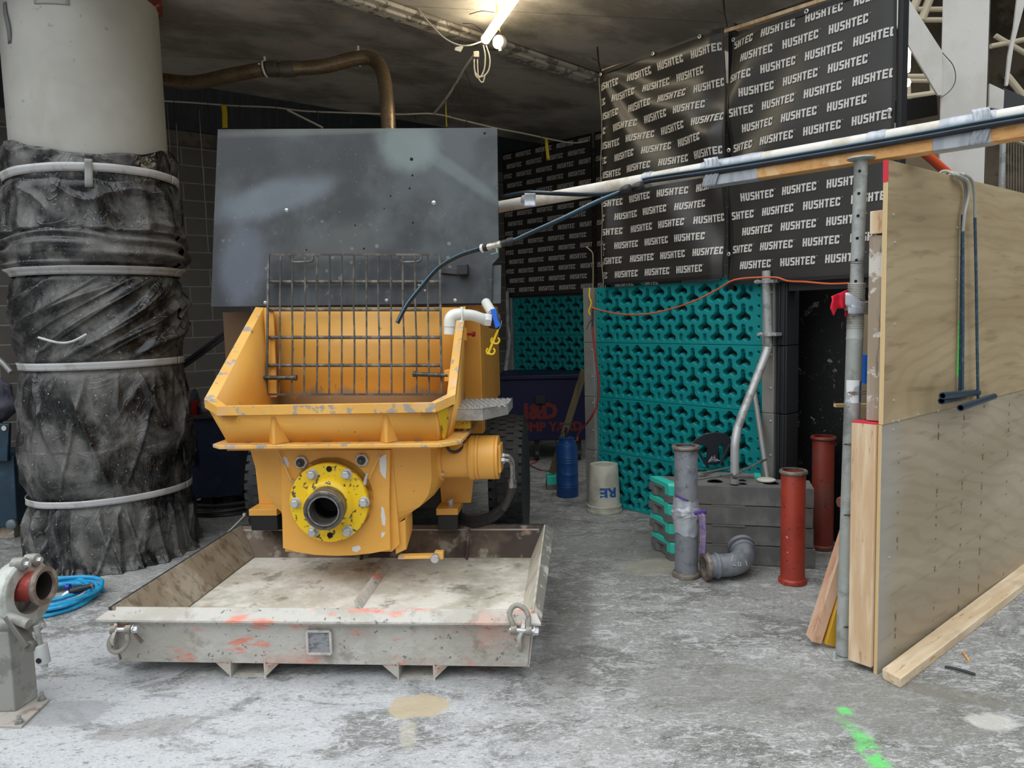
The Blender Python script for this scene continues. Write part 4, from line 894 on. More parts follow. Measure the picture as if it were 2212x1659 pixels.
# support feet
for (x0, x1, lab) in ((-.83, -.70, 0), (-1.975, -1.80, 1)):
    zt = .47
    mb = MB().box(x0 + .004, x1 - .004, 4.30, 4.48, .335, zt - .04)
    obj('support_foot', mb, BLACKP, parent=pump, bevel=.006)
    obj('foot_cap', MB().box(x0, x1, 4.29, 4.49, zt - .04, zt + .0), YEL, parent=pump, bevel=.003)
    obj('foot_bracket', MB().prism([(x0 + .01, 4.42, zt), (x1 + (.06 if lab == 0 else 0), 4.42, zt), (x1 + (.09 if lab == 0 else .02), 4.42, zt + .22), (x0 + .0, 4.42, zt + .22)], (0, .02, 0)), YEL, parent=pump, bevel=.002)
obj('foot_bolt', MB().lathe([(.02, 0), (.02, .035), (.016, .04)], (-.755, 4.36, .47), (0, 0, 1), 16), ZINC, parent=pump)
# wheels
def wheel(cx, label=None):
    w_ = root('wheel', (cx, 5.15, .45), None, None)
    w_.parent = pump; w_.location = Vector((cx, 5.15, .45)) - ORI[pump.name]; w_.rotation_euler = (0, 0, 0)
    pf_ = [(.2, -.1), (.36, -.115), (.42, -.11), (.445, -.085), (.452, 0), (.445, .085), (.42, .11), (.36, .115), (.2, .1)]
    obj('tyre', MB().lathe(pf_, (cx, 5.15, .45), (1, 0, 0), 60), RUB, parent=w_)
    mb = MB()
    for k in range(44):
        a_ = 2 * math.pi * k / 44
        for (u0, u1, sh) in ((-.108, -.06, 0), (-.052, -.004, .07), (.004, .052, 0), (.06, .108, .07)):
            c_2 = math.cos(a_ + sh); s_2 = math.sin(a_ + sh); rr_ = .447 if abs(u0 + u1) < .1 else .438
            ctr = Vector((cx + (u0 + u1) / 2, 5.15 + c_2 * rr_, .45 + s_2 * rr_)); R3 = Matrix.Rotation(a_ + sh, 3, 'X')
            ww = (u1 - u0) / 2
            mb.box(ctr.x - ww, ctr.x + ww, ctr.y - .009, ctr.y + .009, ctr.z - .022, ctr.z + .022, rot=R3 @ Matrix.Rotation(.25, 3, 'Y') if False else R3)
    obj('tread', mb, RUB, parent=w_)
    obj('wheel_rim', MB().lathe([(0, -.03), (.12, -.04), (.2, -.1), (.21, -.1), (.21, .1), (.2, .1), (.12, .06), (0, .06)], (cx, 5.15, .45), (1, 0, 0), 32), DARKST, parent=w_)
wheel(-.46); wheel(-2.08)

# PVC overflow pipe strapped to the hopper rim
pv = root('pvc_elbow_pipe', A(1000, 690, 3.95), 'white plastic elbow pipe strapped over the pump hopper rim', 'pipe')
pts = [A(971, 700, 3.93), A(974, 686, 3.93), A(988, 679, 3.94), A(1000, 679, 3.96)]
mb = MB().tube([A(970, 722, 3.93), A(971, 697, 3.93)], .0275, 24); mb.tube(cat([A(971, 705, 3.93), A(972, 690, 3.93), A(978, 682, 3.935), A(990, 679, 3.95), A(1003, 680, 3.97)], 6), .031, 24)
mb.tube(cat([A(998, 680, 3.965), A(1018, 681, 4.0), A(1035, 686, 4.03), A(1048, 691, 4.06)], 6), .0295, 24); mb.lathe([(.037, 0), (.037, .035), (.033, .037)], A(1046, 690, 4.055), (1, .3, -.15), 6)
obj('pipe_bend', mb, WPVC, parent=pv)
mb = MB().tube(cat([A(996, 664, 3.99), A(998, 668, 3.93), A(998, 690, 3.925), A(996, 698, 3.92)], 4), .005, 6); mb.hexb(A(996, 695, 3.92), (0, -1, 0), .008, .006); obj('pipe_clip', mb, WPVC, parent=pv)
mb = MB().lathe([(.036, 0), (.043, .01), (.043, .05), (.03, .06)], A(1057, 692, 4.08), (1, .4, -.15), 20); obj('pipe_coupling', mb, BLACKP, parent=pv)
mb = MB().prism([A(1059, 668, 4.0), A(1071, 666, 4.0), A(1074, 688, 4.0), A(1082, 703, 4.0), A(1070, 710, 4.0), A(1066, 692, 4.0)], (.0, .035, 0)); obj('valve_handle', mb, M('blue_handle', srgb(42, 104, 214), .35), parent=pv, bevel=.003)
obj('upper_pipe', MB().tube([A(1050, 654, 4.35), A(1064, 678, 4.2)], .028, 16), WPVC, parent=pv)
hk = M('yellow_hook', srgb(240, 200, 30), .35)
s_ = root('hook_strap', A(1065, 740, 4.08), 'yellow plastic double hook dangling from the blue valve handle', 'hook')
obj('wire_loop', MB().tube(cat([A(1076, 690, 4.08), A(1082, 693, 4.07), A(1082, 702, 4.08), A(1077, 712, 4.08)], 5), .003, 6), ZINC, parent=s_)
mb = MB().bar(A(1076, 712, 4.08), A(1055, 762, 4.08), .006, .012)
for (cx_, cy_) in ((1070, 735), (1060, 758)):
    pp = [A(cx_ + r * math.cos(t), cy_ + r * math.sin(t), 4.08) for r, t in ((8, -.8), (9, 0), (8.5, .9), (7, 1.9), (6, 2.7))]; mb.tube(cat(pp, 4), .005, 8)
    pp = [A(cx_ - 6, cy_ - 6, 4.08), A(cx_ - 9, cy_, 4.08), A(cx_ - 7, cy_ + 6, 4.08), A(cx_ - 1, cy_ + 5, 4.08)]; mb.tube(cat(pp, 4), .005, 8)
obj('double_hook', mb, hk, parent=s_)

# splash board
bd = root('splash_board', (-1.3, 4.45, 1.67), 'large black plywood splash board standing behind the pump hopper', 'board')
kb = NB('dusty_black_ply')
c = kb.mix(kb.math('MULTIPLY', kb.ramp(kb.noise(1.5, (1, 1, 1), (0, .5, 0), detail=4, off=(.4, 0, .2)), .42, .66), .8), srgb(42, 45, 48), srgb(80, 87, 90))
c = kb.mix(kb.math('MULTIPLY', kb.ramp(kb.noise(4, (1, 1, .6), (0, .6, 0), detail=7, off=(2, 0, 7)), .52, .7), .4), c, srgb(96, 104, 104))
xyb = kb.n('ShaderNodeSeparateXYZ'); kb.l(kb.coord(), xyb.inputs[0])
def bl(cx, cz, rx, rz, rot, wa):
    u = kb.math('SUBTRACT', xyb.outputs[0], cx); v = kb.math('SUBTRACT', xyb.outputs[2], cz); cs, sn = math.cos(rot), math.sin(rot)
    a_ = kb.math('DIVIDE', kb.math('ADD', kb.math('MULTIPLY', u, cs), kb.math('MULTIPLY', v, sn)), rx); b_1 = kb.math('DIVIDE', kb.math('SUBTRACT', kb.math('MULTIPLY', v, cs), kb.math('MULTIPLY', u, sn)), rz)
    d = kb.math('SQRT', kb.math('ADD', kb.math('MULTIPLY', a_, a_), kb.math('MULTIPLY', b_1, b_1)))
    return kb.math('SUBTRACT', 1.0, kb.ramp(kb.math('ADD', d, kb.math('MULTIPLY', kb.math('SUBTRACT', kb.noise(3, detail=6), .5), wa)), .5, 1.2))
for args, col_, st_w in (((-.5, .12, .42, .12, .25, .8), srgb(112, 122, 132), .6), ((.33, .40, .20, .16, -.3, 1), srgb(128, 142, 140), .65), ((.62, .24, .42, .05, -.62, .9), srgb(112, 124, 124), .45), ((.0, .52, .9, .035, 0, .5), srgb(106, 110, 104), .5), ((-.1, -.18, .35, .16, .2, 1.4), srgb(98, 102, 98), .45), ((-.68, -.3, .16, .3, 0, .8), srgb(100, 106, 120), .6), ((-.25, .35, .45, .14, 0, .8), srgb(34, 38, 38), .6)):
    c = kb.mix(kb.math('MULTIPLY', bl(*args), st_w), c, col_)
v2 = kb.n('ShaderNodeTexVoronoi'); v2.inputs['Scale'].default_value = 14; kb.l(kb.coord(), v2.inputs['Vector'])
xyz = kb.n('ShaderNodeSeparateXYZ'); kb.l(kb.coord(), xyz.inputs[0])
low = kb.math('SUBTRACT', 1.0, kb.ramp(xyz.outputs[2], -.1, .08))
c = kb.mix(kb.math('MULTIPLY', kb.math('MULTIPLY', kb.math('SUBTRACT', 1.0, kb.ramp(v2.outputs['Distance'], .1, .22)), kb.ramp(kb.noise(2.4, off=(3, 3, 3)), .5, .58)), kb.math('MULTIPLY', low, .5)), c, srgb(136, 142, 144))
c = kb.mix(kb.math('MULTIPLY', kb.ramp(kb.noise(70, detail=2), .70, .73), .4), c, srgb(150, 156, 156))
kb.l(c, kb.b.inputs['Base Color']); kb.b.inputs['Roughness'].default_value = .42; kb.bump(kb.noise(60), .05, .002)
BF = lambda px, py: A(px, py, 4.42 + .15 * (660 - py) / 385.0)
poly = [BF(455, 663), BF(462, 470), BF(470, 279), BF(1074, 276), BF(1078, 556), BF(1064, 571), BF(1063, 655)]
obj('board_sheet', MB().prism(poly, (0, .017, 0)), kb.m, parent=bd, bevel=.002)
mb = MB().prism([BF(940, 577) + Vector((0, .02, 0)), BF(1082, 572) + Vector((0, .02, 0)), BF(1081, 655) + Vector((0, .02, 0)), BF(940, 660) + Vector((0, .02, 0))], (0, .012, 0)); obj('backing_patch', mb, kb.m, parent=bd)
for (x, y, r) in ((619, 454, .012), (937, 438, .013), (573, 654, .011), (835, 649, .011), (983, 649, .011), (905, 617, .008), (918, 628, .008)):
    obj('board_screw', MB().lathe([(r, 0), (r, .002), (r * .5, .006)], BF(x, y), (0, -1, 0), 12), ZINC, parent=bd)
mb = MB()
for (x, y, r) in ((889, 344, .010), (885, 407, .006), (891, 379, .006), (1047, 288, .007), (844, 423, .005), (892, 481, .006), (786, 537, .006), (767, 487, .005), (830, 450, .004), (662, 540, .005)): mb.lathe([(r, 0), (r, .0015), (0, .0015)], BF(x, y), (0, -1, 0), 12)
obj('drill_hole', mb, M('hole_dark', srgb(22, 18, 16)), parent=bd)
mb = MB().prism([BF(952, 577), BF(990, 580), BF(990, 594), BF(952, 590)], (0, -.02, 0)); b0 = BF(1002, 583); mb.box(b0.x - .03, b0.x + .03, b0.y - .07, b0.y, b0.z - .03, b0.z + .03)
obj('latch_bracket', mb, M('dark_bracket', srgb(60, 61, 62), .45, .4), parent=bd, bevel=.003)

# hose with valve that ends in the hopper
hp = root('wash_hose', A(1040, 540, 4.2), 'thin blue-striped black hose drooping past the splash board into the hopper', 'hose')
H1 = [A(858, 698, 4.20), A(878, 660, 4.22), A(905, 625, 4.24), A(945, 580, 4.25), A(990, 553, 4.2), A(1035, 538, 4.12)]
def hose_tube(pts, r, par, name='hose_run'):
    cp = cat(pts, 8); o_ = obj(name, MB().tube(cp, r, 12), HOSE, parent=par)
    obj('hose_stripe', MB().tube([p + Vector((0, -r * .75, r * .5)) for p in cp], r * .35, 6), HOSEL, parent=o_)
    return o_
hose_tube(H1, .0125, hp)
H2 = [A(1108, 521, 4.05), A(1160, 497, 4.0), A(1220, 470, 3.95), A(1290, 436, 3.93), A(1350, 412, 3.95)]
hose_tube(H2, .0125, hp)
p, q_ = A(1036, 538, 4.12), A(1108, 521, 4.05); dv = (q_ - p); 
mb = MB().lathe([(.016, 0), (.021, .005), (.021, .02), (.019, .022), (.019, .045)], p, dv, 16); mb.lathe([(.019, -.06), (.019, -.035), (.024, -.03), (.024, .0), (.016, .01)], q_, dv, 12); obj('black_coupling', mb, BLACKP, parent=hp)
mb = MB().lathe([(.022, 0), (.024, .003), (.024, .012), (.02, .015)], p + dv * .05, dv, 16); obj('white_collar', mb, WPVC, parent=hp)
mb = MB().lathe([(.018, .05), (.019, .055), (.019, .075), (.015, .08), (.017, .09), (.017, .11), (.019, .113), (.019, .13), (.016, .133)], p, dv, 8); obj('ball_valve', mb, M('brass_grey', srgb(186, 182, 170), .35, .5), parent=hp)
c1 = A(1072, 531, 4.08); mb = MB().tube([c1, c1 + Vector((.005, -.01, -.035))], .005, 8); mb.bar(c1 + Vector((.01, -.01, -.035)), c1 + Vector((-.03, -.01, -.045)), .012, .004); obj('valve_lever', mb, M('green_lever', srgb(126, 160, 140), .4), parent=hp)
# ================================================================== PLYWOOD HOARDING
setf(U)
YW = 1.414; X0 = 3.19
def ply_mat(name, c1, c2, seed):
    k = NB(name)
    st = (.5, 1, 3.2)
    c = k.mix(k.ramp(k.noise(1.0, st, detail=4, off=(seed, 0, seed)), .35, .65), c1, c2)
    wv = k.n('ShaderNodeTexWave', wave_type='RINGS', rings_direction='Y'); wv.inputs['Scale'].default_value = 3.2; wv.inputs['Distortion'].default_value = 11; wv.inputs['Detail'].default_value = 2; wv.inputs['Detail Scale'].default_value = .7
    k.l(k.coord((.45, 1, 1.6), off=(seed, 0, seed * .7)), wv.inputs['Vector'])
    c = k.mix(k.math('MULTIPLY', k.ramp(wv.outputs['Fac'], .55, .95), .15), c, srgb(118, 96, 64))
    c = k.mix(k.math('MULTIPLY', k.ramp(k.noise(5, (.5, 1, 4), detail=6, off=(seed, 1, 2)), .55, .68), .35), c, srgb(104, 84, 58))
    return k, c
k, c = ply_mat('plywood_upper', srgb(160, 140, 106), srgb(180, 161, 126), 0); k.l(c, k.b.inputs['Base Color']); k.b.inputs['Roughness'].default_value = .6; PLU = k.m
k, c = ply_mat('plywood_lower', srgb(152, 139, 116), srgb(170, 158, 136), 4)
xyz = k.n('ShaderNodeSeparateXYZ'); k.l(k.coord(), xyz.inputs[0])
for xs in (-1.28, -.86, -.55, -.28, .1, .5):      # rows of nail marks
    d = k.math('ABSOLUTE', k.math('SUBTRACT', xyz.outputs[0], xs))
    f = k.math('MULTIPLY', k.math('SUBTRACT', 1.0, k.ramp(d, .006, .012)), k.ramp(k.noise(26, (.2, 1, 1), detail=2, off=(xs, 0, 0)), .54, .60))
    c = k.mix(k.math('MULTIPLY', f, .75), c, srgb(74, 52, 34))
f = k.math('SUBTRACT', 1.0, k.ramp(k.math('ADD', xyz.outputs[0], k.math('MULTIPLY', k.noise(2), .3)), -1.25, -1.05)); c = k.mix(k.math('MULTIPLY', f, .55), c, srgb(158, 158, 154))
k.l(c, k.b.inputs['Base Color']); k.b.inputs['Roughness'].default_value = .6; PLLO = k.m
PLE = NB('plywood_edge'); wv = PLE.n('ShaderNodeTexWave', wave_type='BANDS', bands_direction='Y'); wv.inputs['Scale'].default_value = 60; PLE.l(PLE.coord(), wv.inputs[0])
PLE.l(PLE.mix(PLE.ramp(wv.outputs['Fac'], .4, .6), srgb(186, 150, 96), srgb(226, 204, 160)), PLE.b.inputs['Base Color']); PLE = PLE.m
XE = X0 + 2.9
hz = MB().box(X0, XE, YW, YW + .019, 1.096, 2.187)
ob = obj('plywood_sheet', hz, [PLU, PLE], label='upper brown plywood sheet of the hoarding with a red painted corner', catg='plywood sheet', bevel=.001)
for p_ in ob.data.polygons:
    if abs(p_.normal.x) > .9 or abs(p_.normal.z) > .9: p_.material_index = 1
obj('red_paint_mark', MB().box(X0 - .0015, X0 + .001, YW - .001, YW + .02, 2.10, 2.188), M('red_spray', srgb(206, 40, 60), .5), parent=ob)
mb = MB()
for (px, py) in ((1930, 464), (1933, 524), (1932, 701), (1930, 865), (1929, 910), (1941, 909), (2026, 888), (1983, 895), (2065, 605), (2068, 492)):
    obj('screw', MB().lathe([(.006, 0), (.006, .002), (.003, .004)], at(px, py, 'y', YW), (0, -1, 0), 8), ZINC, parent=ob)
mb = MB().box(X0 - .002, XE, YW + .004, YW + .02, .0, 1.094)
ob2 = obj('plywood_sheet', mb, [PLLO, PLE], label='lower plywood sheet of the hoarding with vertical rows of nail marks', catg='plywood sheet', bevel=.001)
for p_ in ob2.data.polygons:
    if abs(p_.normal.x) > .9 or abs(p_.normal.z) > .9: p_.material_index = 1
for (px, py) in ((1929, 928), (1921, 1204)):
    obj('screw', MB().lathe([(.006, 0), (.006, .002), (.003, .004)], at(px, py, 'y', YW + .004), (0, -1, 0), 8), ZINC, parent=ob2)
# green laser-paint streak
mb = MB().prism([at(2071, 690, 'y', YW), at(2074, 690, 'y', YW), at(2073, 812, 'y', YW), at(2066, 815, 'y', YW)], (0, -.0008, 0))
obj('paint_streak', mb, M('green_streak', srgb(90, 226, 70), .5), parent=ob)
# studs behind the leading edge
mb = MB().box(X0 - .02, X0 + .05, YW + .022, YW + .125, .03, 1.10)
st_ = obj('timber_stud', mb, WOODL, label='pale knotty stud standing between the steel prop and the plywood', catg='timber stud', bevel=.003)
obj('red_end', MB().box(X0 - .0205, X0 + .0505, YW + .0215, YW + .1255, 1.098, 1.103), M('red_spray', srgb(206, 40, 60)), parent=st_)
mb = MB().box(X0 + .02, X0 + .11, YW + .021, YW + .082, 1.106, 1.89)
obj('timber_stud', mb, WOODW, label='grey weathered stud splashed with cement behind the upper plywood', catg='timber stud', bevel=.003)
mb = MB().box(X0 + .01, X0 + .11, YW + .021, YW + .076, 1.895, 1.99)
obj('timber_block', mb, WOODL, label='short yellowish timber block behind the upper plywood edge', catg='timber block', bevel=.003)
mb = MB().prism([at(1905, 1466, 'z', 0), at(1945, 1488, 'z', 0), at(2330, 1185, 'z', 0), at(2290, 1172, 'z', 0)], (0, 0, .045))
obj('sole_plate', mb, WOODX, label='long pale timber batten lying on the floor along the plywood foot', catg='batten', bevel=.004)
# T-handled rods hooked over the top of the hoarding
ROD = M('rebar_blue', srgb(50, 76, 96), .55, .1, [(srgb(84, 108, 122), 30, .5, .6, .6)]); RODG = M('rebar_grey', srgb(160, 160, 152), .6, .2)
HND = M('handle_blue', srgb(32, 54, 72), .45, .2)
pl = lambda px, py, off=.03: at(px, py, 'y', YW - off)
def throd(pts_g, pts_b, ha, hb, label, off):
    r_ = root('t_handle_rod', pl(*pts_b[-1]), label, 't-handle rod', 'rods hooked over the hoarding')
    top = pl(*pts_g[0], .012); 
    pre = [Vector((top.x - .03, YW + .06, 2.16)), Vector((top.x - .02, YW + .04, 2.205)), Vector((top.x - .01, YW + .01, 2.205))]
    obj('rod_shaft', MB().tube(cat(pre + [pl(*q, off) for q in pts_g], 6), .007, 8), RODG, parent=r_)
    cp = cat([pl(*q, off) for q in pts_b], 24)
    obj('rod_lower', MB().tube(cp, [.0065 + (.001 if i % 2 else 0) for i in range(len(cp))], 8), ROD, parent=r_)
    a, b = pl(*ha, off + .075), pl(*hb, off - .01)
    L = (b - a).length; obj('t_handle', MB().lathe([(.011, .0), (.016, .0), (.016, L), (.011, L), (.011, .0)], a, b - a, 8, close=False) if False else MB().pipe(a, b - a, L, .016, .011, 8), HND, parent=r_)
throd([(2070, 379), (2088, 392), (2092, 420), (2084, 460), (2080, 500)], [(2080, 500), (2080, 600), (2080, 720), (2079, 842)], (2036, 855), (2112, 848), 'rod with a blue T-handle hooked over the plywood, nearer its red corner', .03)
throd([(2082, 377), (2099, 390), (2105, 420), (2106, 470)], [(2106, 470), (2109, 620), (2111, 760), (2113, 862)], (2075, 881), (2147, 856), 'rod with a lower slanted blue T-handle hooked over the plywood', .035)
throd([(2062, 379), (2082, 393), (2086, 425), (2079, 465)], [(2079, 465), (2077, 600), (2075, 740), (2073, 856)], (2034, 866), (2082, 857), 'third hooked rod half hidden behind the other blue T-handles', .016)

# ================================================================== STEEL PROP
setf(0)
pb = at(1822, 1418, 'z', 0.0); pt = at(1860, 345, 'y', pb.y)
dirp = (pt - pb).normalized(); Hh = (pt - pb).length
prop = root('steel_prop', pb, 'galvanised adjustable steel prop standing beside the plywood hoarding', 'prop')
zat = lambda py: (at(1840, py, 'y', pb.y).z) / dirp.z
obj('outer_tube', MB().lathe([(.0345, .012), (.0345, zat(735)), (.036, zat(733)), (.036, zat(729)), (.0345, zat(727)), (.0345, zat(700))], pb, dirp, 28), GALV, parent=prop)
thr = [(.033, zat(715))]
z0, z1 = zat(710), zat(612); n = 26
for i in range(n): a = z0 + (z1 - z0) * i / n; h = (z1 - z0) / n; thr += [(.0335, a), (.0365, a + h * .3), (.0365, a + h * .6), (.0335, a + h * .95)]
obj('thread', MB().lathe(thr + [(.028, z1)], pb, dirp, 28), M('thread_steel', srgb(176, 176, 168), .45, .4, [(srgb(120, 118, 110), 12, .5, .6, .6)]), parent=prop)
obj('inner_tube', MB().lathe([(.0275, zat(740)), (.0275, Hh)], pb, dirp, 28), GALV, parent=prop)
for y in (372, 420, 468, 516, 563, 608):
    c_ = pb + dirp * zat(y); vw = (Vector((0, 0, 1.6)) - c_).normalized(); vw.z = 0
    side = Vector((vw.y, -vw.x, 0)) * -.004
    obj('pin_hole', MB().lathe([(.0065, -.006), (.0065, .0005), (0, .0005)], c_ + vw.normalized() * .0275 - side, vw, 14), M('hole_dark', srgb(22, 18, 16)), parent=prop)
obj('prop_nut', MB().lathe([(.035, zat(672)), (.046, zat(671)), (.048, zat(668)), (.048, zat(656)), (.046, zat(653)), (.034, zat(652))], pb, dirp, 20, wob=lambda a, t: 1 + .03 * math.cos(a * 3)), M('thread_steel', srgb(176, 176, 168)), parent=prop, bevel=.002)
obj('prop_base', MB().box(pb.x - .07, pb.x + .07, pb.y - .06, pb.y + .07, 0, .008).lathe([(.012, 0), (.012, .03), (.008, .04)], pb + Vector((-.055, -.03, 0)), (0, 0, 1), 6), GALV, parent=prop)
tp_ = pb + dirp * Hh
obj('prop_head', MB().lathe([(0, 0), (.052, 0), (.058, .004), (.056, .010), (0, .010)], tp_, (0, 0, 1), 28), GALV, parent=prop)
lb = [pb + dirp * zat(820), pb + dirp * zat(870)]
def sleeve(par, nm, za, zb, a0, a1, m, r=.0352):
    nx = Vector((1, 0, 0)); ny = Vector((0, 1, 0))
    obj(nm, MB().grid(lambda u, v: pb + dirp * (za + (zb - za) * v) + (nx * math.cos(a0 + (a1 - a0) * u) + ny * math.sin(a0 + (a1 - a0) * u)) * r, 14, 1), m, parent=par)
STK = NB('sticker_white'); kk = STK.mix(STK.math('MULTIPLY', STK.ramp(STK.noise(30, (1, 1, .5), detail=3), .56, .60), .8), srgb(214, 216, 216), srgb(150, 150, 148)); STK.l(kk, STK.b.inputs['Base Color'])
sleeve(prop, 'sticker', zat(869), zat(820), -2.9, -1.2, STK.m); sleeve(prop, 'sticker_blue_edge', zat(867), zat(823), -1.2, -.8, M('sticker_blue', srgb(50, 88, 150), .4))
# silver tape over the prop collar and red cloth behind it
vw = Vector((-.42, -.9, 0))
cc = pb + dirp * zat(655)
def band(pts, wd, r=.0):
    cp = cat(pts, 6)
    mb = MB(); mb.grid(lambda u, v: cp[int(round(u * (len(cp) - 1)))] + Vector((0, 0, (v - .5) * wd * (1 + .2 * math.sin(u * 9)))), len(cp) - 1, 4); return mb
tz = lambda px, py, dy: at(px, py, 'y', pb.y + dy)
mb = band([tz(1826, 645, -.05), tz(1840, 650, -.055), tz(1858, 660, -.05), tz(1876, 665, -.01), tz(1880, 665, .04)], .05)
tpe = obj('tape_wrap', mb, TAPE, label='crumpled silver tape wound round the threaded prop collar', catg='tape', solid=.002)
mb = band([tz(1832, 668, -.052), tz(1852, 670, -.056), tz(1870, 671, -.03), tz(1878, 668, .02)], .035); obj('tape_turn', mb, TAPE, parent=tpe, solid=.002)
def clothf(u, v):
    x = 1830 - 34 * u + 2 * math.sin(v * 5); y = 626 + 40 * v + 14 * u * (1 - v) + (16 * max(0, 1 - abs(u - .8) / .2) * v)
    return tz(x, y, -.005 + .02 * math.sin(u * 9 + v * 3))
mb = MB().grid(clothf, 20, 14); mb.grid(lambda u, v: tz(1826 + 12 * u, 660 + 24 * v, .0 + .01 * math.sin(6 * u)), 6, 6); 
obj('red_rag', mb, M('red_cloth', srgb(206, 24, 52), .8), label='bright red cloth rag tucked behind the prop collar', catg='rag', solid=.004, smooth=60)
WIRE = M('tie_wire', srgb(84, 72, 64), .5, .5)
for (ya, yb, xr) in ((566, 566, 1908), (848, 849, 1903), (960, 968, 1902), (1113, 1130, 1902), (1355, 1388, 1900)):
    mb = MB().tube(cat([tz(1822 if ya > 900 else 1832, ya, -.037), tz(1845, ya + 3, -.04), tz(1875, (ya + yb) / 2 + 2, -.05), tz(xr, yb, -.06)], 5), .0018, 5)
    mb.tube(cat([tz(1824 if ya > 900 else 1834, ya - 1, -.036), tz(1848, ya - 1, -.04), tz(1878, (ya + yb) / 2 - 4, -.05), tz(xr, yb - 5, -.06)], 5), .0018, 5)
    obj('tie_wire', mb, WIRE, label={566: 'thin tie wire round the prop, highest of five above the red rag', 848: 'tie wire crossing the white sticker on the prop', 960: 'tie wire just under the red painted end of the pale stud', 1113: 'tie wire halfway up the pale stud and prop', 1355: 'lowest tie wire round the prop and pale stud'}[ya], catg='wire', group='tie wires round the steel prop')

# ================================================================== OVERHEAD CONDUIT
Lp0, Lp1 = at(1040, 450, 'z', 2.30), at(2330, 228, 'z', 2.315)
# straight line through both ends
dl = (Lp1 - Lp0).normalized()
on = lambda px: Lp0 + dl * (lambda d, o: ((o.x * d.y - o.y * d.x) * 1.0) / (dl.x * d.y - dl.y * d.x) * 1.0)(ray(px, 400), Vector((-Lp0.x, -Lp0.y, 0)))
pipe_ = root('conduit_pipe', on(1100), 'long white conduit pipe propped overhead from the pump to the hoarding', 'pipe')
obj('pipe_run', MB().tube([on(1050) + Vector((0, 0, -.012)), on(1500) + Vector((0, 0, .0)), on(2380)], .037, 20), M('conduit_white', srgb(214, 210, 202), .45, 0, [(srgb(176, 164, 140), 5, .5, .66, .7), (srgb(120, 112, 98), 40, .64, .68, .6), (srgb(198, 120, 120), 9, .70, .73, .6)]), parent=pipe_)
sd = dl.cross(Vector((0, 0, 1))).normalized()
if sd.y > 0: sd = -sd
def bandp(pa, pb_, r, nm='tape_band', m=TAPE, par=pipe_, dz=0):
    a, b = on(pa) + Vector((0, 0, dz)), on(pb_) + Vector((0, 0, dz)); L = (b - a).length
    obj(nm, MB().lathe([(r, 0), (r + .0015, L * .2), (r, L * .5), (r + .002, L * .8), (r, L)], a, b - a, 20), m, parent=par)
for (a, b) in ((1520, 1650), (1875, 1915), (2030, 2150), (1133, 1156), (1393, 1412)): bandp(a, b, .0395)
# timber under the pipe
tm = root('support_timber', on(1600) + Vector((0, 0, -.09)), 'orange-brown timber rail carrying the overhead conduit on the prop', 'timber')
zc = -.066
mb = MB().bar(on(1527) + Vector((0, 0, zc)), on(2380) + Vector((0, 0, zc)), .085, .048); obj('rail', mb, WOODO, parent=tm, bevel=.003)
for (a, b) in ((1531, 1644), (2018, 2142)):
    obj('rail_tape', MB().bar(on(a) + Vector((0, 0, zc)), on(b) + Vector((0, 0, zc)), .088, .051), TAPE, parent=tm, bevel=.003)
for (a, b) in ((1530, 1560), (2100, 2138)):
    f = lambda u, v: on(a + (b - a) * u + 6 * math.sin(v * 4)) + Vector((0, 0, .045 - .14 * v)) + sd * (.047 + .008 * math.sin(v * 3.1) + .003 * math.sin(u * 20 + v * 9))
    obj('tape_tail', MB().grid(f, 12, 12), TAPE, parent=tm, solid=.002)
# twin hose along the pipe
hs = root('twin_hose', on(1500) + Vector((0, 0, -.03)), 'pair of thin blue-black hoses taped along the overhead conduit', 'hose')
hl = lambda px, dz, o_: on(px) + Vector((0, 0, dz)) + sd * o_
run = [hl(1352, -.055, .04), hl(1400, -.02, .045), hl(1450, -.02, .05), hl(1600, -.028, .052), hl(1800, -.03, .052), hl(2000, -.03, .055), hl(2150, -.028, .058), hl(2380, -.03, .055)]
o_ = obj('hose_run', MB().tube(cat(run, 10), .0125, 12), HOSE, parent=hs)
run2 = [p + Vector((0, 0, .016)) + sd * .002 for p in run[1:]]
o_ = obj('hose_run', MB().tube(cat(run2, 10), .009, 12), HOSE, parent=hs); obj('hose_stripe', MB().tube([p + sd * .008 + Vector((0, 0, .0035)) for p in cat(run2, 10)], .0028, 6), HOSEL, parent=o_)
bk = [at(1079, 427, 'y', 4.6), at(1115, 419, 'y', 4.5), at(1150, 416, 'y', 4.4), at(1200, 418, 'y', 4.3), at(1262, 420, 'y', 4.1), at(1310, 418, 'y', 3.98), at(1345, 411, 'y', 3.9)]
o_ = obj('hose_branch', MB().tube(cat(bk, 8), .012, 12), HOSE, parent=hs); obj('hose_stripe', MB().tube([p + Vector((0, -.009, .006)) for p in cat(bk, 8)], .003, 6), HOSEL, parent=o_)
for px, nm in ((1352, 0), (1378, 1)):
    a = at(px - 10, 413 if nm == 0 else 407, 'y', 3.9); b = at(px + 11, 408 if nm == 0 else 402, 'y', 3.86)
    L = (b - a).length; obj('hose_coupling', MB().lathe([(.014, 0), (.022, .004), (.024, L * .4), (.026, L * .5), (.024, L * .9), (.014, L)], a, b - a, 14, wob=lambda a_, t: 1 + .04 * math.cos(a_ * 10)), BLACKP, parent=hs)
mb = MB().grid(lambda u, v: at(1133 + 24 * u, 418 + 28 * v, 'y', 4.36 + .02 * math.sin(v * 3) - .03), 5, 6); obj('tape_lump', mb, TAPE, parent=hs, solid=.006)

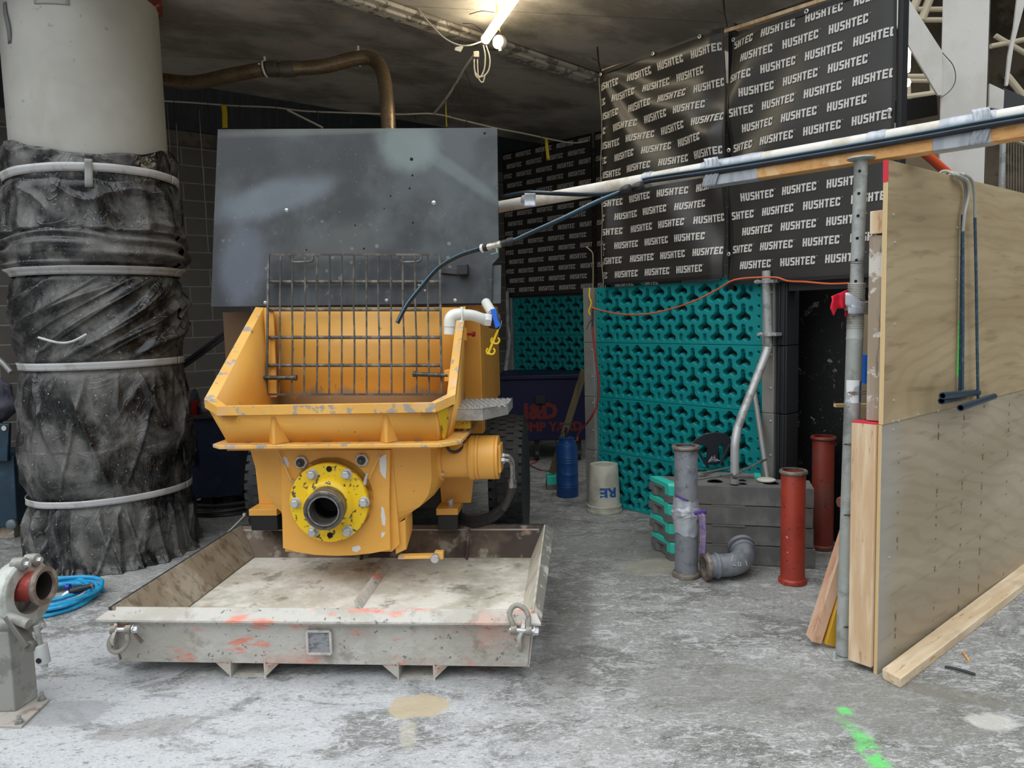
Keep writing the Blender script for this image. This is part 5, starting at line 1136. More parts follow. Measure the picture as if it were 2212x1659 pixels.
# ================================================================== LOOSE PIPES
def vpipe(bx, by, ty, r, rf, m, mring, name, label, lean=(0, 0)):
    b = at(bx, by, 'z', 0.0); b.y += rf * .95; b.x += rf * .95 * b.x / b.y
    top = at(bx, ty, 'y', b.y); H_ = top.z
    r_ = root(name, b, label, 'pipe')
    ax = Vector((lean[0], lean[1], 1)).normalized()
    obj('pipe_barrel', MB().lathe([(r, .02), (r, H_ - .02), (r - .007, H_ - .004), (r - .009, H_ * .3), (0, H_ * .3)], b, ax, 40), m, parent=r_)
    obj('end_collar', MB().lathe([(r - .008, H_), (rf - .004, H_), (rf, H_ - .006), (rf, H_ - .016), (rf - .006, H_ - .022), (r + .001, H_ - .026), (r - .008, H_ - .012)], b, ax, 40, close=True), mring, parent=r_)
    obj('base_collar', MB().lathe([(r + .001, .032), (rf - .002, .026), (rf + .001, .02), (rf + .001, .003), (rf - .002, 0), (r - .01, 0)], b, ax, 40, close=False), mring if m is ENGPIPE else m, parent=r_)
    return r_, b, H_
R1 = vpipe(1712, 1268, 1015, .068, .079, REDP, RUSTR, 'flanged_pipe', 'bright red flanged pipe standing upright in front of the block stack')
R2 = vpipe(1776, 1192, 942, .069, .081, REDB, REDB, 'flanged_pipe', 'darker brown-red flanged pipe standing by the black board')
R3, gb, gh = vpipe(1483, 1254, 962, .0685, .083, ENGPIPE, RUSTR, 'flanged_pipe', 'upright grey flanged pipe wrapped with silver tape and purple strap')
zz = lambda py: at(1487, py, 'y', gb.y).z
def ragged(z0_, z1_, r, amp, seed): return MB().grid(lambda u, v: Vector((gb.x + math.cos(2 * math.pi * u) * (r + amp * .5 * noise.noise(Vector((u * 14, v * 5, seed))) + amp * .5 * math.sin(v * 3.1)), gb.y + math.sin(2 * math.pi * u) * (r + amp * .5 * noise.noise(Vector((u * 14, v * 5, seed))) + amp * .5 * math.sin(v * 3.1)), z0_ + (z1_ - z0_) * v + .01 * math.sin(u * 12.56 + seed) + .004 * math.sin(u * 44))), 60, 14)
tb_ = obj('tape_wrap', ragged(zz(1150), zz(1075), .071, .012, 1), TAPE, label='thick crumpled silver tape wound round the upright grey pipe', catg='tape')
obj('tape_turn', ragged(zz(1118), zz(1092), .078, .016, 5), TAPE, parent=tb_)
PUR = M('purple_webbing', srgb(124, 108, 138), .7, 0, [(srgb(158, 148, 158), 20, .5, .6, .7), (srgb(84, 52, 140), 9, .55, .65, .7)], (60, .3, .004))
fy = gb.y - .075
mb = MB().grid(lambda u, v: at(1510 + 14 * u + 2 * math.sin(v * 3), 1110 + 88 * v + 2 * math.sin(u * 9), 'y', fy - .01 - .012 * math.sin(v * 2.5) + .006 * math.sin(u * 6)), 6, 16)
sw = obj('webbing_strap', mb, PUR, label='frayed purple lifting strap tail hanging from the taped grey pipe', catg='strap', solid=.004)
obj('strap_turn', MB().grid(lambda u, v: at(1490 + 36 * u, 1108 + 8 * v - 6 * math.sin(u * 2), 'y', fy - .004 + .03 * max(0, u - .6)), 8, 3), M('purple_bright', srgb(92, 60, 150), .7), parent=sw, solid=.004)
obj('strap_turn', MB().grid(lambda u, v: at(1461 + 26 * u, 1068 + 4 * v + 12 * u, 'y', fy + .02 - .03 * math.sin(u * 2)), 8, 2), M('purple_bright', srgb(92, 60, 150)), parent=sw, solid=.004)
# grey elbow on the floor
e0 = at(1532, 1262, 'z', 0) ; e0 = Vector((e0.x, e0.y + .06, .087))
el = root('pipe_elbow', Vector((e0.x + .1, e0.y, 0)), 'grey flanged pipe elbow lying on the floor beside the grey pipe', 'pipe elbow')
ctr = [e0, e0 + Vector((.05, .005, 0)), e0 + Vector((.12, .012, .0))]
for i in range(1, 11):
    t = i / 10 * math.pi / 2; bx = math.sin(t) * .135; bd = (1 - math.cos(t)) * .135
    ctr.append(e0 + Vector((.12 + bx, .012 + bd * .93, bd * .36)))
ctr.append(ctr[-1] + Vector((0, .93, .36)) * .03)
obj('elbow_bend', MB().tube(cat(ctr, 3), .067, 36, cap=False), ENGPIPE, parent=el)
ringp = [(.055, -.012), (.083, -.012), (.085, -.006), (.083, .012), (.07, .018), (.055, .018)]
obj('end_collar', MB().lathe(ringp, ctr[0], ctr[0] - ctr[1], 40, close=True), RUSTR, parent=el)
obj('inner_bore', MB().lathe([(.066, -.012), (.06, .0), (.06, .08), (0, .1)], ctr[0], ctr[2] - ctr[0], 30, c0=False), M('bore_dark', srgb(120, 112, 104), .6, .3), parent=el)
obj('raised_band', MB().lathe([(.067, 0), (.076, .004), (.077, .02), (.067, .026)], ctr[0] + (ctr[2] - ctr[0]).normalized() * .045, ctr[2] - ctr[0], 36, close=True), ENGPIPE, parent=el)
dd = (ctr[-1] - ctr[-2]); obj('far_collar', MB().lathe(ringp, ctr[-1], dd, 40, close=True), ENGPIPE, parent=el)
obj('raised_band', MB().lathe([(.067, 0), (.076, .004), (.077, .02), (.067, .026)], ctr[-1] - dd.normalized() * .05, dd, 36, close=True), ENGPIPE, parent=el)
mb = MB(); 
for pts in ([(1583, 1198), (1580, 1212)], [(1583, 1220), (1590, 1222)], [(1596, 1213), (1595, 1222), (1600, 1222), (1600, 1214)], [(1611, 1212), (1614, 1222)]):
    mb.tube([at(x, y, 'y', e0.y - .052) for x, y in pts], .0022, 5)
obj('chalk_mark', mb, M('chalk', srgb(200, 200, 196), .9), parent=el)

# ================================================================== STACKED BARRIER BLOCKS
fc = at(1447, 1211, 'z', 0.0); rc_ = at(1757, 1229, 'z', 0.0)
ub = Vector((rc_.x - fc.x, rc_.y - fc.y, 0)); Lb = ub.length; ang = math.atan2(ub.y, ub.x)
setf(ang); F0 = Matrix.Rotation(-ang, 3, 'Z') @ fc
def block(name, x, y, z, L, W_, Hb, label, group):
    r_ = root(name, (x, y, z), label, 'barrier block', group)
    def sk(m_):
        for v in m_.v:
            v.x -= (v.y - y) * .6 * max(0, min(1, (x + .2 - v.x) / .12))
        return m_
    mb = MB()
    mb.box(x + .035, x + L, y, y + W_, z + .002, z + Hb - .003)
    for k in range(3): mb.box(x + .018, x + .036, y + .088 + k * .034, y + .1 + k * .034, z + .004, z + Hb - .055)
    obj('block_body', sk(mb), RECY, parent=r_, bevel=.003)
    X_ = x - .006
    mb = MB().prism([(X_, y - .003, z + .045), (X_, y + .045, z + .045), (X_, y + .045, z + Hb - .036), (X_, y + W_ - .012, z + Hb - .036), (X_, y + W_ - .006, z + Hb - .028), (X_, y + W_ - .008, z + Hb - .01), (X_, y + W_ - .02, z + Hb), (X_, y + .012, z + Hb), (X_, y - .003, z + Hb - .014)], (.07, 0, 0))
    obj('teal_end', sk(mb), TEALW, parent=r_, bevel=.004)
    mb = MB().prism([(X_ + .002, y + .046, z + .004), (X_ + .002, y + .066, z + .004), (X_ + .002, y + .066, z + Hb - .062), (X_ + .002, y + .078, z + Hb - .052), (X_ + .002, y + W_ - .07, z + Hb - .052), (X_ + .002, y + W_ - .058, z + Hb - .062), (X_ + .002, y + W_ - .058, z + .004), (X_ + .002, y + W_ - .036, z + .004), (X_ + .002, y + W_ - .036, z + Hb - .037), (X_ + .002, y + .046, z + Hb - .037)], (.04, 0, 0))
    mb.box(x - .012, x + .05, y - .008, y + .046, z + .0, z + .044); mb.box(x - .004, x + .03, y + W_ - .036, y + W_ + .006, z + .03, z + .078)
    obj('rubber_lining', sk(mb), RECY, parent=r_, bevel=.002)
    return r_
Hb = .1255
lbs = ['lowest of four stacked grey barrier blocks, resting on the floor', 'second block up in the stack of four grey barrier blocks', 'third block up in the stack of four, under the top one', 'top block of the front stack with holes in its upper face']
for k in range(4):
    dx = (.01, .0, -.004, .0)[k]
    bl = block('barrier_block', F0.x + dx, F0.y + (.004 if k == 1 else 0), Hb * k, Lb, .235, Hb, lbs[k], 'front stack of barrier blocks')
    if k == 3:
        for i, (u, v, r) in enumerate(((.10, .06, .02), (.1, .16, .02), (.28, .12, .045), (.45, .07, .02), (.45, .17, .02), (.62, .12, .045), (.78, .06, .02), (.78, .17, .02), (.2, .2, .014))):
            obj('socket_hole', MB().lathe([(r + .004, 0), (r + .003, .003), (r, .003), (r * .9, -.0), (0, -.0)], (F0.x + u, F0.y + v, Hb * 4 - .0025), (0, 0, 1), 24, wob=lambda a, t: 1 + .1 * math.cos(3 * a)), FOAM, parent=bl)
    else:
        obj('locking_tab', MB().box(F0.x + .26, F0.x + .46, F0.y - .0015, F0.y + .01, Hb * (k + 1) - .01, Hb * (k + 1) + .001), RECY, parent=bl)
# rear stack
for k in range(4):
    mb = MB().box(F0.x + .10, F0.x + .56, F0.y + .27, F0.y + .36, Hb * 1.02 * k + .002, Hb * 1.02 * (k + 1) - .002)
    b2 = obj('barrier_block', mb, RECY, label=['rear stack barrier block on the floor behind the front stack', 'rear stack barrier block second up, behind the front stack', 'rear stack barrier block third up, behind the front stack', 'top barrier block of the rear stack, under the loose steel rods'][k], catg='barrier block', group='rear stack of barrier blocks', bevel=.004)
    obj('teal_end', MB().box(F0.x + .53, F0.x + .572, F0.y + .266, F0.y + .365, Hb * 1.02 * k + .03, Hb * 1.02 * (k + 1) - .0), TEALW, parent=b2, bevel=.004)
setf(0)
ct = at(1541, 1003, 'y', 5.05)
mb = MB().add([ct + Vector((.03 * math.cos(i * 2.4) * (1 + .4 * (i % 3)), .03 * math.sin(i * 2.4), .012 + .016 * (i % 4))) for i in range(12)], [(0, 1, 2), (2, 3, 4), (4, 5, 6), (6, 7, 8), (8, 9, 10), (10, 11, 0), (0, 4, 8), (1, 5, 9), (2, 6, 10), (3, 7, 11)])
obj('foil_wrapper', mb, M('silver_foil', srgb(210, 212, 215), .25, .8), label='scrunched silver wrapper on the rear barrier blocks', catg='wrapper', smooth=0, norm=False)
mb = MB().tube([at(1516, 1022, 'y', 4.86), at(1590, 1008, 'y', 5.1)], .007, 8); obj('steel_rod', mb, M('dusty_rod', srgb(120, 114, 102), .7), label='loose dusty rod lying across the rear barrier blocks', catg='rod')
tr = root('lid_disc', at(1640, 1038, 'y', 4.75), 'flat cream disc lying on the top front barrier block', 'disc')
pz = at(1655, 1037, 'z', .507); obj('disc', MB().lathe([(.0, 0), (.058, 0), (.058, .008), (.05, .012), (0, .012)], (pz.x, pz.y, .5045), (0, 0, 1), 28), M('cream', srgb(206, 200, 184), .5), parent=tr)

# plastic chair
CH = M('chair_plastic', srgb(38, 42, 50), .4)
ch = root('plastic_chair', at(1540, 1020, 'y', 5.12), 'dark moulded plastic chair standing behind the block stacks', 'chair')
yb_ = 5.20
bk_ = [(1494, 962), (1503, 948), (1520, 938), (1545, 933), (1565, 936), (1577, 944), (1580, 957), (1575, 978), (1566, 995), (1562, 962), (1558, 960), (1552, 965), (1552, 1004), (1525, 1004), (1528, 968), (1520, 962), (1505, 960)]
mb = MB().prism([at(x, y, 'y', yb_) for x, y in bk_], (0, .012, 0)); obj('backrest', mb, CH, parent=ch, bevel=.004)
for (a, b) in (((1576, 960), (1556, 1003)), ((1500, 962), (1530, 1010))): obj('back_post', MB().tube([at(*a, 'y', yb_), at(*b, 'y', yb_ - .02)], .009, 8), CH, parent=ch)
cs = at(1540, 1012, 'y', yb_); 
uu, vv = Vector((.7705, .6374, 0)), Vector((-.6374, .7705, 0)); b0 = Vector((cs.x - .04, yb_ + .02, .44)) - uu * .04
q4 = [b0 - uu * .08 + vv * .0, b0 + uu * .05, b0 + uu * .05 + vv * .16, b0 - uu * .10 + vv * .16]
obj('seat', MB().prism(q4, (0, 0, .02)), CH, parent=ch, bevel=.006)
for q_ in q4: obj('chair_leg', MB().tube([q_ + Vector((0, 0, .01)), Vector((q_.x, q_.y, 0))], .014, 8), CH, parent=ch)

# bucket, sprayer tank, lance, hoses
bp = at(1304, 1100, 'z', 0.0); bp.y -= .05; bt = at(1304, 1002, 'y', bp.y).z
bk = root('upturned_bucket', bp, 'upside-down white plastic bucket with blue brush letters beside the blue tank', 'bucket')
WB = M('bucket_plastic', srgb(188, 186, 172), .5, 0, [(srgb(150, 146, 128), 5, .45, .62, .7), (srgb(216, 216, 206), 9, .6, .68, .6)])
obj('bucket_wall', MB().lathe([(.130, .05), (.113, bt - .01), (.109, bt), (.095, bt), (.09, bt - .006), (0, bt - .006)], bp, (0, 0, 1), 40), WB, parent=bk)
obj('bucket_rim', MB().lathe([(.138, 0), (.142, .004), (.142, .022), (.136, .024), (.136, .05), (.139, .054), (.13, .06)], bp, (0, 0, 1), 40, wob=lambda a, t: 1 + (.012 * (math.cos(a * 26) > .6) if t > .023 else 0)), WB, parent=bk)
mb = MB(); tmp = MB(); textmesh(tmp, 'RE', .11, (0, 0, 0), (1, 0, 0), (0, 1, 0), bold=.004)
for v in tmp.v:      # upside down letters wrapped round the wall
    a_ = -math.pi / 2 - (v.x - .02) * 9.2 + .55; zz_ = .21 - v.y * .95
    v_ = Vector((bp.x + math.cos(a_) * .1265, bp.y + math.sin(a_) * .1265, zz_)); v.x, v.y, v.z = v_
obj('painted_letters', tmp, M('blue_brush', srgb(28, 84, 150), .6), parent=bk, norm=False, smooth=0)
tk = at(1228, 1077, 'z', 0.0); tk.y += .1; th = at(1228, 958, 'y', tk.y).z
tkr = root('sprayer_tank', tk, 'tall blue metal sprayer tank standing beside the barrier post', 'tank')
BLU = M('blue_enamel', srgb(22, 66, 122), .4, .1, [(srgb(30, 84, 140), 6, .5, .65, .5), (srgb(16, 40, 70), 40, .64, .68, .6)])
pr = [(.0, 0), (.092, 0), (.096, .01)]
for z in (.09, .11, .2, .3, .32, .34): pr += [(.096, th * z * 2.2 - .006), (.0985, th * z * 2.2), (.096, th * z * 2.2 + .006)]
pr = [p for p in pr if p[1] < th - .05] + [(.096, th - .03), (.088, th), (.07, th + .008), (.066, th + .02), (.066, th + .045), (.072, th + .05), (.06, th + .055), (0, th + .05)]
obj('tank_body', MB().lathe(pr, tk, (0, 0, 1), 40), BLU, parent=tkr)
obj('pump_handle', MB().lathe([(.012, th + .05), (.012, th + .14), (.0, th + .14)], tk, (0, 0, 1), 12).tube(cat([tk + Vector((-.06, 0, th + .13)), tk + Vector((-.05, 0, th + .17)), tk + Vector((.05, 0, th + .17)), tk + Vector((.06, 0, th + .12))], 5), .007, 8).tube(cat([tk + Vector((-.09, 0, th + .0)), tk + Vector((-.08, 0, th + .05)), tk + Vector((0, -.03, th + .13))], 5), .004, 6), BLACKP, parent=tkr)
hr = [at(1247, 952, 'y', tk.y - .05), at(1250, 935, 'y', tk.y - .08), at(1275, 905, 'y', 6.05), at(1290, 872, 'y', 6.0), at(1294, 830, 'y', 5.98), at(1288, 780, 'y', 5.98), at(1282, 730, 'y', 5.98), at(1280, 705, 'y', 5.98)]
obj('spray_hose', MB().tube(cat(hr, 8), .009, 10), M('red_hose', srgb(150, 58, 48), .45), parent=tkr)
ln = root('spray_lance', at(1278, 660, 'y', 5.98), 'thin bent spray lance standing up above the barrier post', 'spray lance')
obj('lance_tube', MB().tube(cat([at(1280, 668, 'y', 5.98), at(1281, 620, 'y', 5.98), at(1281, 560, 'y', 5.98), at(1279, 545, 'y', 5.98), at(1266, 533, 'y', 5.98)], 6), .005, 8), M('brass_tube', srgb(178, 160, 132), .35, .6), parent=ln)
obj('lance_grip', MB().tube([at(1280, 706, 'y', 5.98), at(1280, 668, 'y', 5.98)], .009, 10).tube(cat([at(1278, 690, 'y', 5.97), at(1270, 702, 'y', 5.97), at(1267, 712, 'y', 5.97)], 4), .004, 6), DARKST, parent=ln)
obj('yellow_lashing', MB().tube(cat([at(1274, 622, 'y', 5.98), at(1273, 640, 'y', 5.97), at(1277, 655, 'y', 5.97), at(1272, 672, 'y', 5.97), at(1275, 680, 'y', 5.97)], 5), .006, 6), hk, label='short yellow cord tied round the barrier post by the lance', catg='cord')
ORC = M('orange_cord', srgb(206, 96, 60), .5)
co = [at(1278, 664, 'y', 5.97), at(1300, 671, 'y', 5.9), at(1345, 679, 'y', 5.72), at(1400, 678, 'y', 5.52), at(1450, 667, 'y', 5.37), at(1500, 650, 'y', 5.2), at(1550, 625, 'y', 5.08), at(1580, 607, 'y', 5.0), at(1610, 601, 'y', 4.95), at(1655, 599, 'y', 4.86), at(1680, 600, 'y', 4.84), at(1702, 607, 'y', 4.78), at(1740, 609, 'y', 4.68), at(1790, 613, 'y', 4.6), at(1835, 612, 'y', 4.5)]
obj('extension_lead', MB().tube(cat(co, 8), .006, 8), ORC, label='orange extension cord swagged across the near teal barrier', catg='extension lead')
fcord = [at(1110, 990, 'z', .01), at(1135, 987, 'z', .01), at(1142, 994, 'z', .01), at(1120, 998, 'z', .01), at(1130, 990, 'z', .02), at(1155, 990, 'z', .01), at(1160, 997, 'z', .01), at(1145, 1003, 'z', .01), at(1165, 1014, 'z', .01), at(1180, 1017, 'z', .01), at(1205, 1020, 'z', .01)]
obj('floor_hose', MB().tube(cat(fcord, 8), .006, 6), M('red_hose', srgb(150, 58, 48)), label='thin red hose snaking over the floor in front of the blue bin', catg='hose')
mb = MB().bar(at(1192, 1022, 'y', 6.75), at(1262, 800, 'y', 6.6), .06, .03, up=(0, 1, 0)); obj('leaning_timber', mb, M('dark_timber', srgb(104, 92, 66), .8, 0, [(srgb(78, 68, 48), 6, .5, .62, .7, (3, 3, .3))]), label='weathered timber length leaning behind the blue sprayer tank', catg='timber', bevel=.003)
tb2 = at(1198, 1065, 'z', 0.0); r_ = obj('teal_block', MB().box(tb2.x - .06, tb2.x + .06, tb2.y + .12, tb2.y + .3, .0, .13), TEALW, label='small teal block on the floor beside the blue tank', catg='block', bevel=.006)
obj('block_foot', MB().box(tb2.x - .065, tb2.x + .065, tb2.y + .115, tb2.y + .305, .0, .05), RECY, parent=r_)

# blue bin in the rear
setf(rad(-3))
b0 = at(1080, 812, 'y', 8.0); b1 = at(1290, 812, 'y', 8.0); zt_ = at(1150, 810, 'y', 8.0).z; zb_ = at(1150, 952, 'y', 8.0).z
bin_ = root('site_box', ((b0.x + b1.x) / 2, 8.0, 0), 'big dark blue steel site box with red lettering in the rear corner', 'site box')
BB = M('box_blue', srgb(5, 9, 56), .5, 0, [(srgb(4, 7, 42), 3, .4, .6, .6)])
obj('box_body', MB().box(b0.x, b1.x, 8.0, 8.8, zb_, zt_ - .05), BB, parent=bin_, bevel=.01)
obj('box_lid', MB().box(b0.x - .02, b1.x + .02, 7.98, 8.82, zt_ - .05, zt_), BB, parent=bin_, bevel=.01)
tmx = MB()
a_ = at(1131, 904, 'y', 7.998); textmesh(tmx, 'I&D', .225, a_, (1, 0, 0), (0, 0, 1), bold=.012)
a_ = at(1111, 932, 'y', 7.998); textmesh(tmx, 'PUMP YARD', .135, a_, (1, 0, 0), (0, 0, 1), bold=.006)
obj('lettering', tmx, M('box_red', srgb(100, 24, 12), .6), parent=bin_, norm=False, smooth=0)
obj('box_latch', MB().box(at(1156, 858, 'y', 8).x, at(1178, 858, 'y', 8).x, 7.97, 8.0, at(1160, 872, 'y', 8).z, at(1160, 854, 'y', 8).z), BLACKP, parent=bin_, bevel=.004)
for i, px in enumerate((1122, 1160, 1250)):
    c_ = at(px, 965, 'y', 8.1); obj('caster', MB().lathe([(.0, -.02), (.06, -.02), (.065, 0), (.06, .02), (0, .02)], (c_.x, 8.1, .066), (1, 0, 0), 20).box(c_.x - .025, c_.x + .025, 8.06, 8.14, .06, zb_), BLACKP, parent=bin_)
setf(0)
# skip bin behind the column
sk = root('skip_bin', at(455, 1000, 'y', 6.3), 'dark navy steel bin full of rubbish between column and pump', 'bin')
zt2 = at(455, 902, 'y', 6.2).z; zb2 = at(455, 1078, 'y', 6.2).z; x0_ = at(385, 900, 'y', 6.2).x; x1_ = at(512, 900, 'y', 6.2).x
NV = M('navy_steel', srgb(26, 34, 58), .5, .1, [(srgb(44, 50, 70), 7, .5, .65, .6), (srgb(120, 120, 118), 50, .68, .71, .6)])
obj('bin_wall', MB().prism([(x0_, 6.2, zb2), (x1_, 6.2, zb2 + .03), (x1_, 6.2, zt2 + .02), (x0_, 6.2, zt2)], (0, .03, 0)).box(x0_, x1_, 6.23, 6.9, zb2 + .03, zb2 + .05).box(x1_ - .02, x1_, 6.23, 6.9, zb2, zt2 + .02).box(x0_, x1_, 6.87, 6.9, zb2, zt2), NV, parent=sk)
obj('bin_rim', MB().bar((x0_, 6.2, zt2), (x1_, 6.2, zt2 + .02), .05, .03), DARKST, parent=sk)
obj('bin_bracket', MB().prism([at(400, 930, 'y', 6.19), at(413, 928, 'y', 6.19), at(422, 1005, 'y', 6.19), at(410, 1005, 'y', 6.19)], (0, -.02, 0)), DARKST, parent=sk)
for lx in (x0_ + .1, x1_ - .2): obj('bin_leg', MB().box(lx, lx + .1, 6.3, 6.4, 0, zb2 + .04), DARKST, parent=sk)
RB_ = M('red_bucket', srgb(150, 28, 30), .4)
pr = [(.07, 0), (.095, .2), (.1, .2), (.1, .215), (.088, .215), (.064, .01), (0, .01)]
c_ = at(408, 892, 'y', 6.35); obj('red_bucket', MB().lathe(pr, (c_.x - .02, 6.35, zt2 - .08), (0, 0, 1), 28), RB_, label='upright red bucket in the navy bin beside the wrapped column', catg='bucket')
c_ = at(440, 897, 'y', 6.5); obj('red_bucket', MB().lathe(pr, (c_.x - .02, 6.55, zt2 - .02), (.9, -.1, .25), 28), RB_, label='red bucket lying on its side in the navy bin', catg='bucket')
def bag(name, c, s, m, label, seed, cg='bag'):
    mb = MB(); c = Vector(c)
    def f(u, v):
        a = 2 * math.pi * u; b = math.pi * v; d = Vector((math.cos(a) * math.sin(b), math.sin(a) * math.sin(b), -math.cos(b)))
        k_ = 1 + .28 * noise.noise(d * 2.3 + Vector((seed, 0, 0))) + .1 * noise.noise(d * 6 + Vector((seed, 3, 0))); return c + Vector((d.x * s[0], d.y * s[1], d.z * s[2])) * k_
    mb.grid(f, 32, 20); return obj(name, mb, m, label=label, catg=cg, smooth=60)
c_ = at(460, 880, 'y', 6.5); bag('rubbish_bag', c_, (.15, .14, .1), M('grey_bag', srgb(120, 112, 112), .4), 'crumpled grey rubbish bag in the navy bin', 2)
c_ = at(414, 868, 'y', 6.45); bag('orange_rag', (c_.x, 6.45, c_.z), (.055, .05, .055), M('orange_cloth', srgb(220, 80, 50), .7), 'small orange rag on top of the red bucket', 5, 'rag')
c_ = at(421, 862, 'y', 6.4); bag('work_glove', (c_.x, 6.4, c_.z + .01), (.035, .03, .075), M('dark_cloth', srgb(46, 48, 54), .8), 'dark work glove standing in the navy bin', 8, 'glove')
setf(0)
cc_ = at(455, 1118, 'z', .0)
mb = MB(); pts = []
for i in range(7 * 24): t = i / 24 * 2 * math.pi; r = .30 + .035 * math.sin(i * .13) + .02 * math.sin(i * .31); pts.append((cc_.x + math.cos(t) * r, cc_.y + .25 + math.sin(t) * r * .8, .02 + .012 * (i // 24) + .01 * math.sin(i * .2)))
obj('hose_coil', MB().tube(pts, .013, 7), M('hose_black', srgb(52, 52, 54)), label='coil of black hose on the floor under the navy bin', catg='hose coil')
cab = [at(385, 792, 'y', 5.9), at(420, 768, 'y', 5.7), at(460, 738, 'y', 5.4), at(500, 706, 'y', 5.1), at(530, 680, 'y', 4.9)]
obj('black_cable', MB().tube(cat(cab, 6), .017, 10).tube(cat([p + Vector((.0, 0, -.03)) for p in cab], 6), .012, 8), M('hose_black', srgb(52, 52, 54)), label='thick black cable rising past the column to the pump housing', catg='cable')
mb = MB().tube([at(492, 1150, 'y', 4.75), at(528, 1114, 'y', 4.6)], .004, 6).lathe([(.01, 0), (.01, .015)], at(528, 1114, 'y', 4.6), (0, 0, 1), 10); obj('pull_cord', mb, CABW, label='thin pale cord running down behind the tray corner', catg='cord')

# ================================================================== CORNER BY THE COLUMN, COIL, PIPE STAND
TB = M('dark_teal_steel', srgb(34, 66, 86), .5, .1, [(srgb(60, 84, 98), 6, .5, .65, .6), (srgb(30, 44, 56), 3, .5, .6, .5)])
bx = root('steel_skid', at(10, 1120, 'y', 5.6), 'dark blue steel skid frame beside the wrapped column', 'skid')
obj('skid_panel', MB().prism([at(-60, 985, 'y', 5.55), at(29, 985, 'y', 5.55), at(38, 1136, 'y', 5.55), at(-60, 1146, 'y', 5.55)], (-.05, .4, 0)), TB, parent=bx, bevel=.008)
obj('skid_bracket', MB().prism([at(-60, 915, 'y', 5.5), at(20, 915, 'y', 5.5), at(17, 998, 'y', 5.5), at(-60, 998, 'y', 5.5)], (-.02, .06, 0)), TB, parent=bx, bevel=.01)
obj('bracket_eye', MB().lathe([(.019, 0), (.019, .004), (0, .004)], at(9, 925, 'y', 5.495), (0, -1, 0), 20), M('eye_pale', srgb(190, 190, 184), .5), parent=bx)
obj('skid_bolt', MB().lathe([(.038, 0), (.038, .02), (.02, .03)], at(27, 1132, 'y', 5.54), (0, -1, 0), 24), M('bolt_grey', srgb(110, 120, 126), .5, .3), parent=bx)
g_ = at(10, 1160, 'z', 0.0); obj('bearer', MB().box(g_.x - .6, g_.x + .1, 5.6, 5.8, 0, .1), WOODW, label='dark timber bearer under the blue steel skid', catg='timber', bevel=.004)
bag('rubbish_bag', at(-22, 868, 'y', 5.72), (.17, .15, .18), M('violet_grey_bag', srgb(110, 108, 124), .3), 'shiny violet-grey bag sitting on the blue steel skid', 12)
obj('grey_pipe', MB().tube(cat([at(-120, 735, 'y', 5.6), at(-40, 750, 'y', 5.7), at(0, 778, 'y', 5.7), at(25, 805, 'y', 5.65)], 5), .02, 10), M('grey_pole', srgb(160, 160, 158)), label='grey hose end curving down behind the wrapped column', catg='hose')
CB = M('coil_blue', srgb(30, 146, 196), .4, 0, [(srgb(60, 178, 220), 12, .5, .62, .6), (srgb(16, 70, 100), 20, .62, .68, .6)])
pts = []
cA = at(106, 1304, 'z', 0.0)
for i in range(6 * 36):
    t = i / 36 * 2 * math.pi; k_ = i / 216; a_ = .25 + .03 * math.sin(i * .071 + 1) - .02 * k_; b__ = .20 + .035 * math.sin(i * .053) + .02 * k_
    x = math.cos(t) * a_; y = math.sin(t) * b__; ro = .55
    pts.append((cA.x + x * math.cos(ro) - y * math.sin(ro) + .02 * math.sin(i * .11), cA.y + x * math.sin(ro) + y * math.cos(ro), .014 + .011 * (i // 36) + .008 * (1 + math.sin(i * .17))))
hc = obj('air_hose_coil', MB().tube(pts, .0125, 8), CB, label='bright blue air hose coiled on the floor beside the tray corner', catg='hose coil')
f0 = at(150, 1290, 'y', cA.y - .05); f1 = at(192, 1278, 'y', cA.y - .02)
obj('hose_fitting', MB().lathe([(.012, 0), (.02, .01), (.022, .06), (.016, .08), (.014, .12)], f0 + Vector((0, 0, .03)), f1 - f0, 12), BLACKP, parent=hc)
obj('fitting_tip', MB().lathe([(.014, 0), (.016, .02), (.010, .05)], f0 + Vector((.0, 0, .03)), f0 - f1 + Vector((0, -.05, -.05)), 12), ZINC, parent=hc)
obj('fitting_band', MB().lathe([(.018, 0), (.018, .02)], f0 + Vector((-.03, .03, .05)), (1, 0, 0), 12), M('fitting_blue', srgb(40, 44, 150), .4), parent=hc)
obj('fitting_orange', MB().lathe([(.014, 0), (.014, .02)], f1 + Vector((0, 0, .03)), f1 - f0, 12), M('fitting_orange', srgb(230, 110, 60), .4), parent=hc)
CAST = M('cast_grey', srgb(150, 150, 144), .6, .2, [(srgb(112, 110, 104), 9, .5, .62, .7), (srgb(186, 190, 184), 5, .55, .65, .6)], (50, .4, .004))
yc = 3.05
ps = root('pipe_stand', Vector((-2.02, yc, 0)), 'grey steel stand with clamped pipe coupling beside the blue hose coil', 'pipe stand')
b_f = at(0, 1548, 'z', 0.0)
x_l, x_e, x_r = at(-40, 1500, 'y', 2.98).x, at(30, 1500, 'y', 2.98).x, at(52, 1500, 'y', 3.08).x
zpt = at(20, 1372, 'y', 2.98).z
mb = MB().prism([(x_l, 2.98, 0.012), (x_e, 2.98, .012), (x_e + .02, 3.10, .012), (x_l, 3.10, .012)], (0, 0, zpt)); obj('stand_post', mb, CAST, parent=ps, bevel=.005)
pz_ = [at(-60, 1572, 'z', 0), at(47, 1574, 'z', 0), at(107, 1516, 'z', 0), at(-60, 1500, 'z', 0)]
obj('base_plate', MB().prism(pz_, (0, 0, .012)), M('rusty_plate', srgb(172, 166, 158), .7, .1, [(srgb(120, 90, 76), 9, .58, .66, .6)], (40, .4, .005)), parent=ps, bevel=.002)
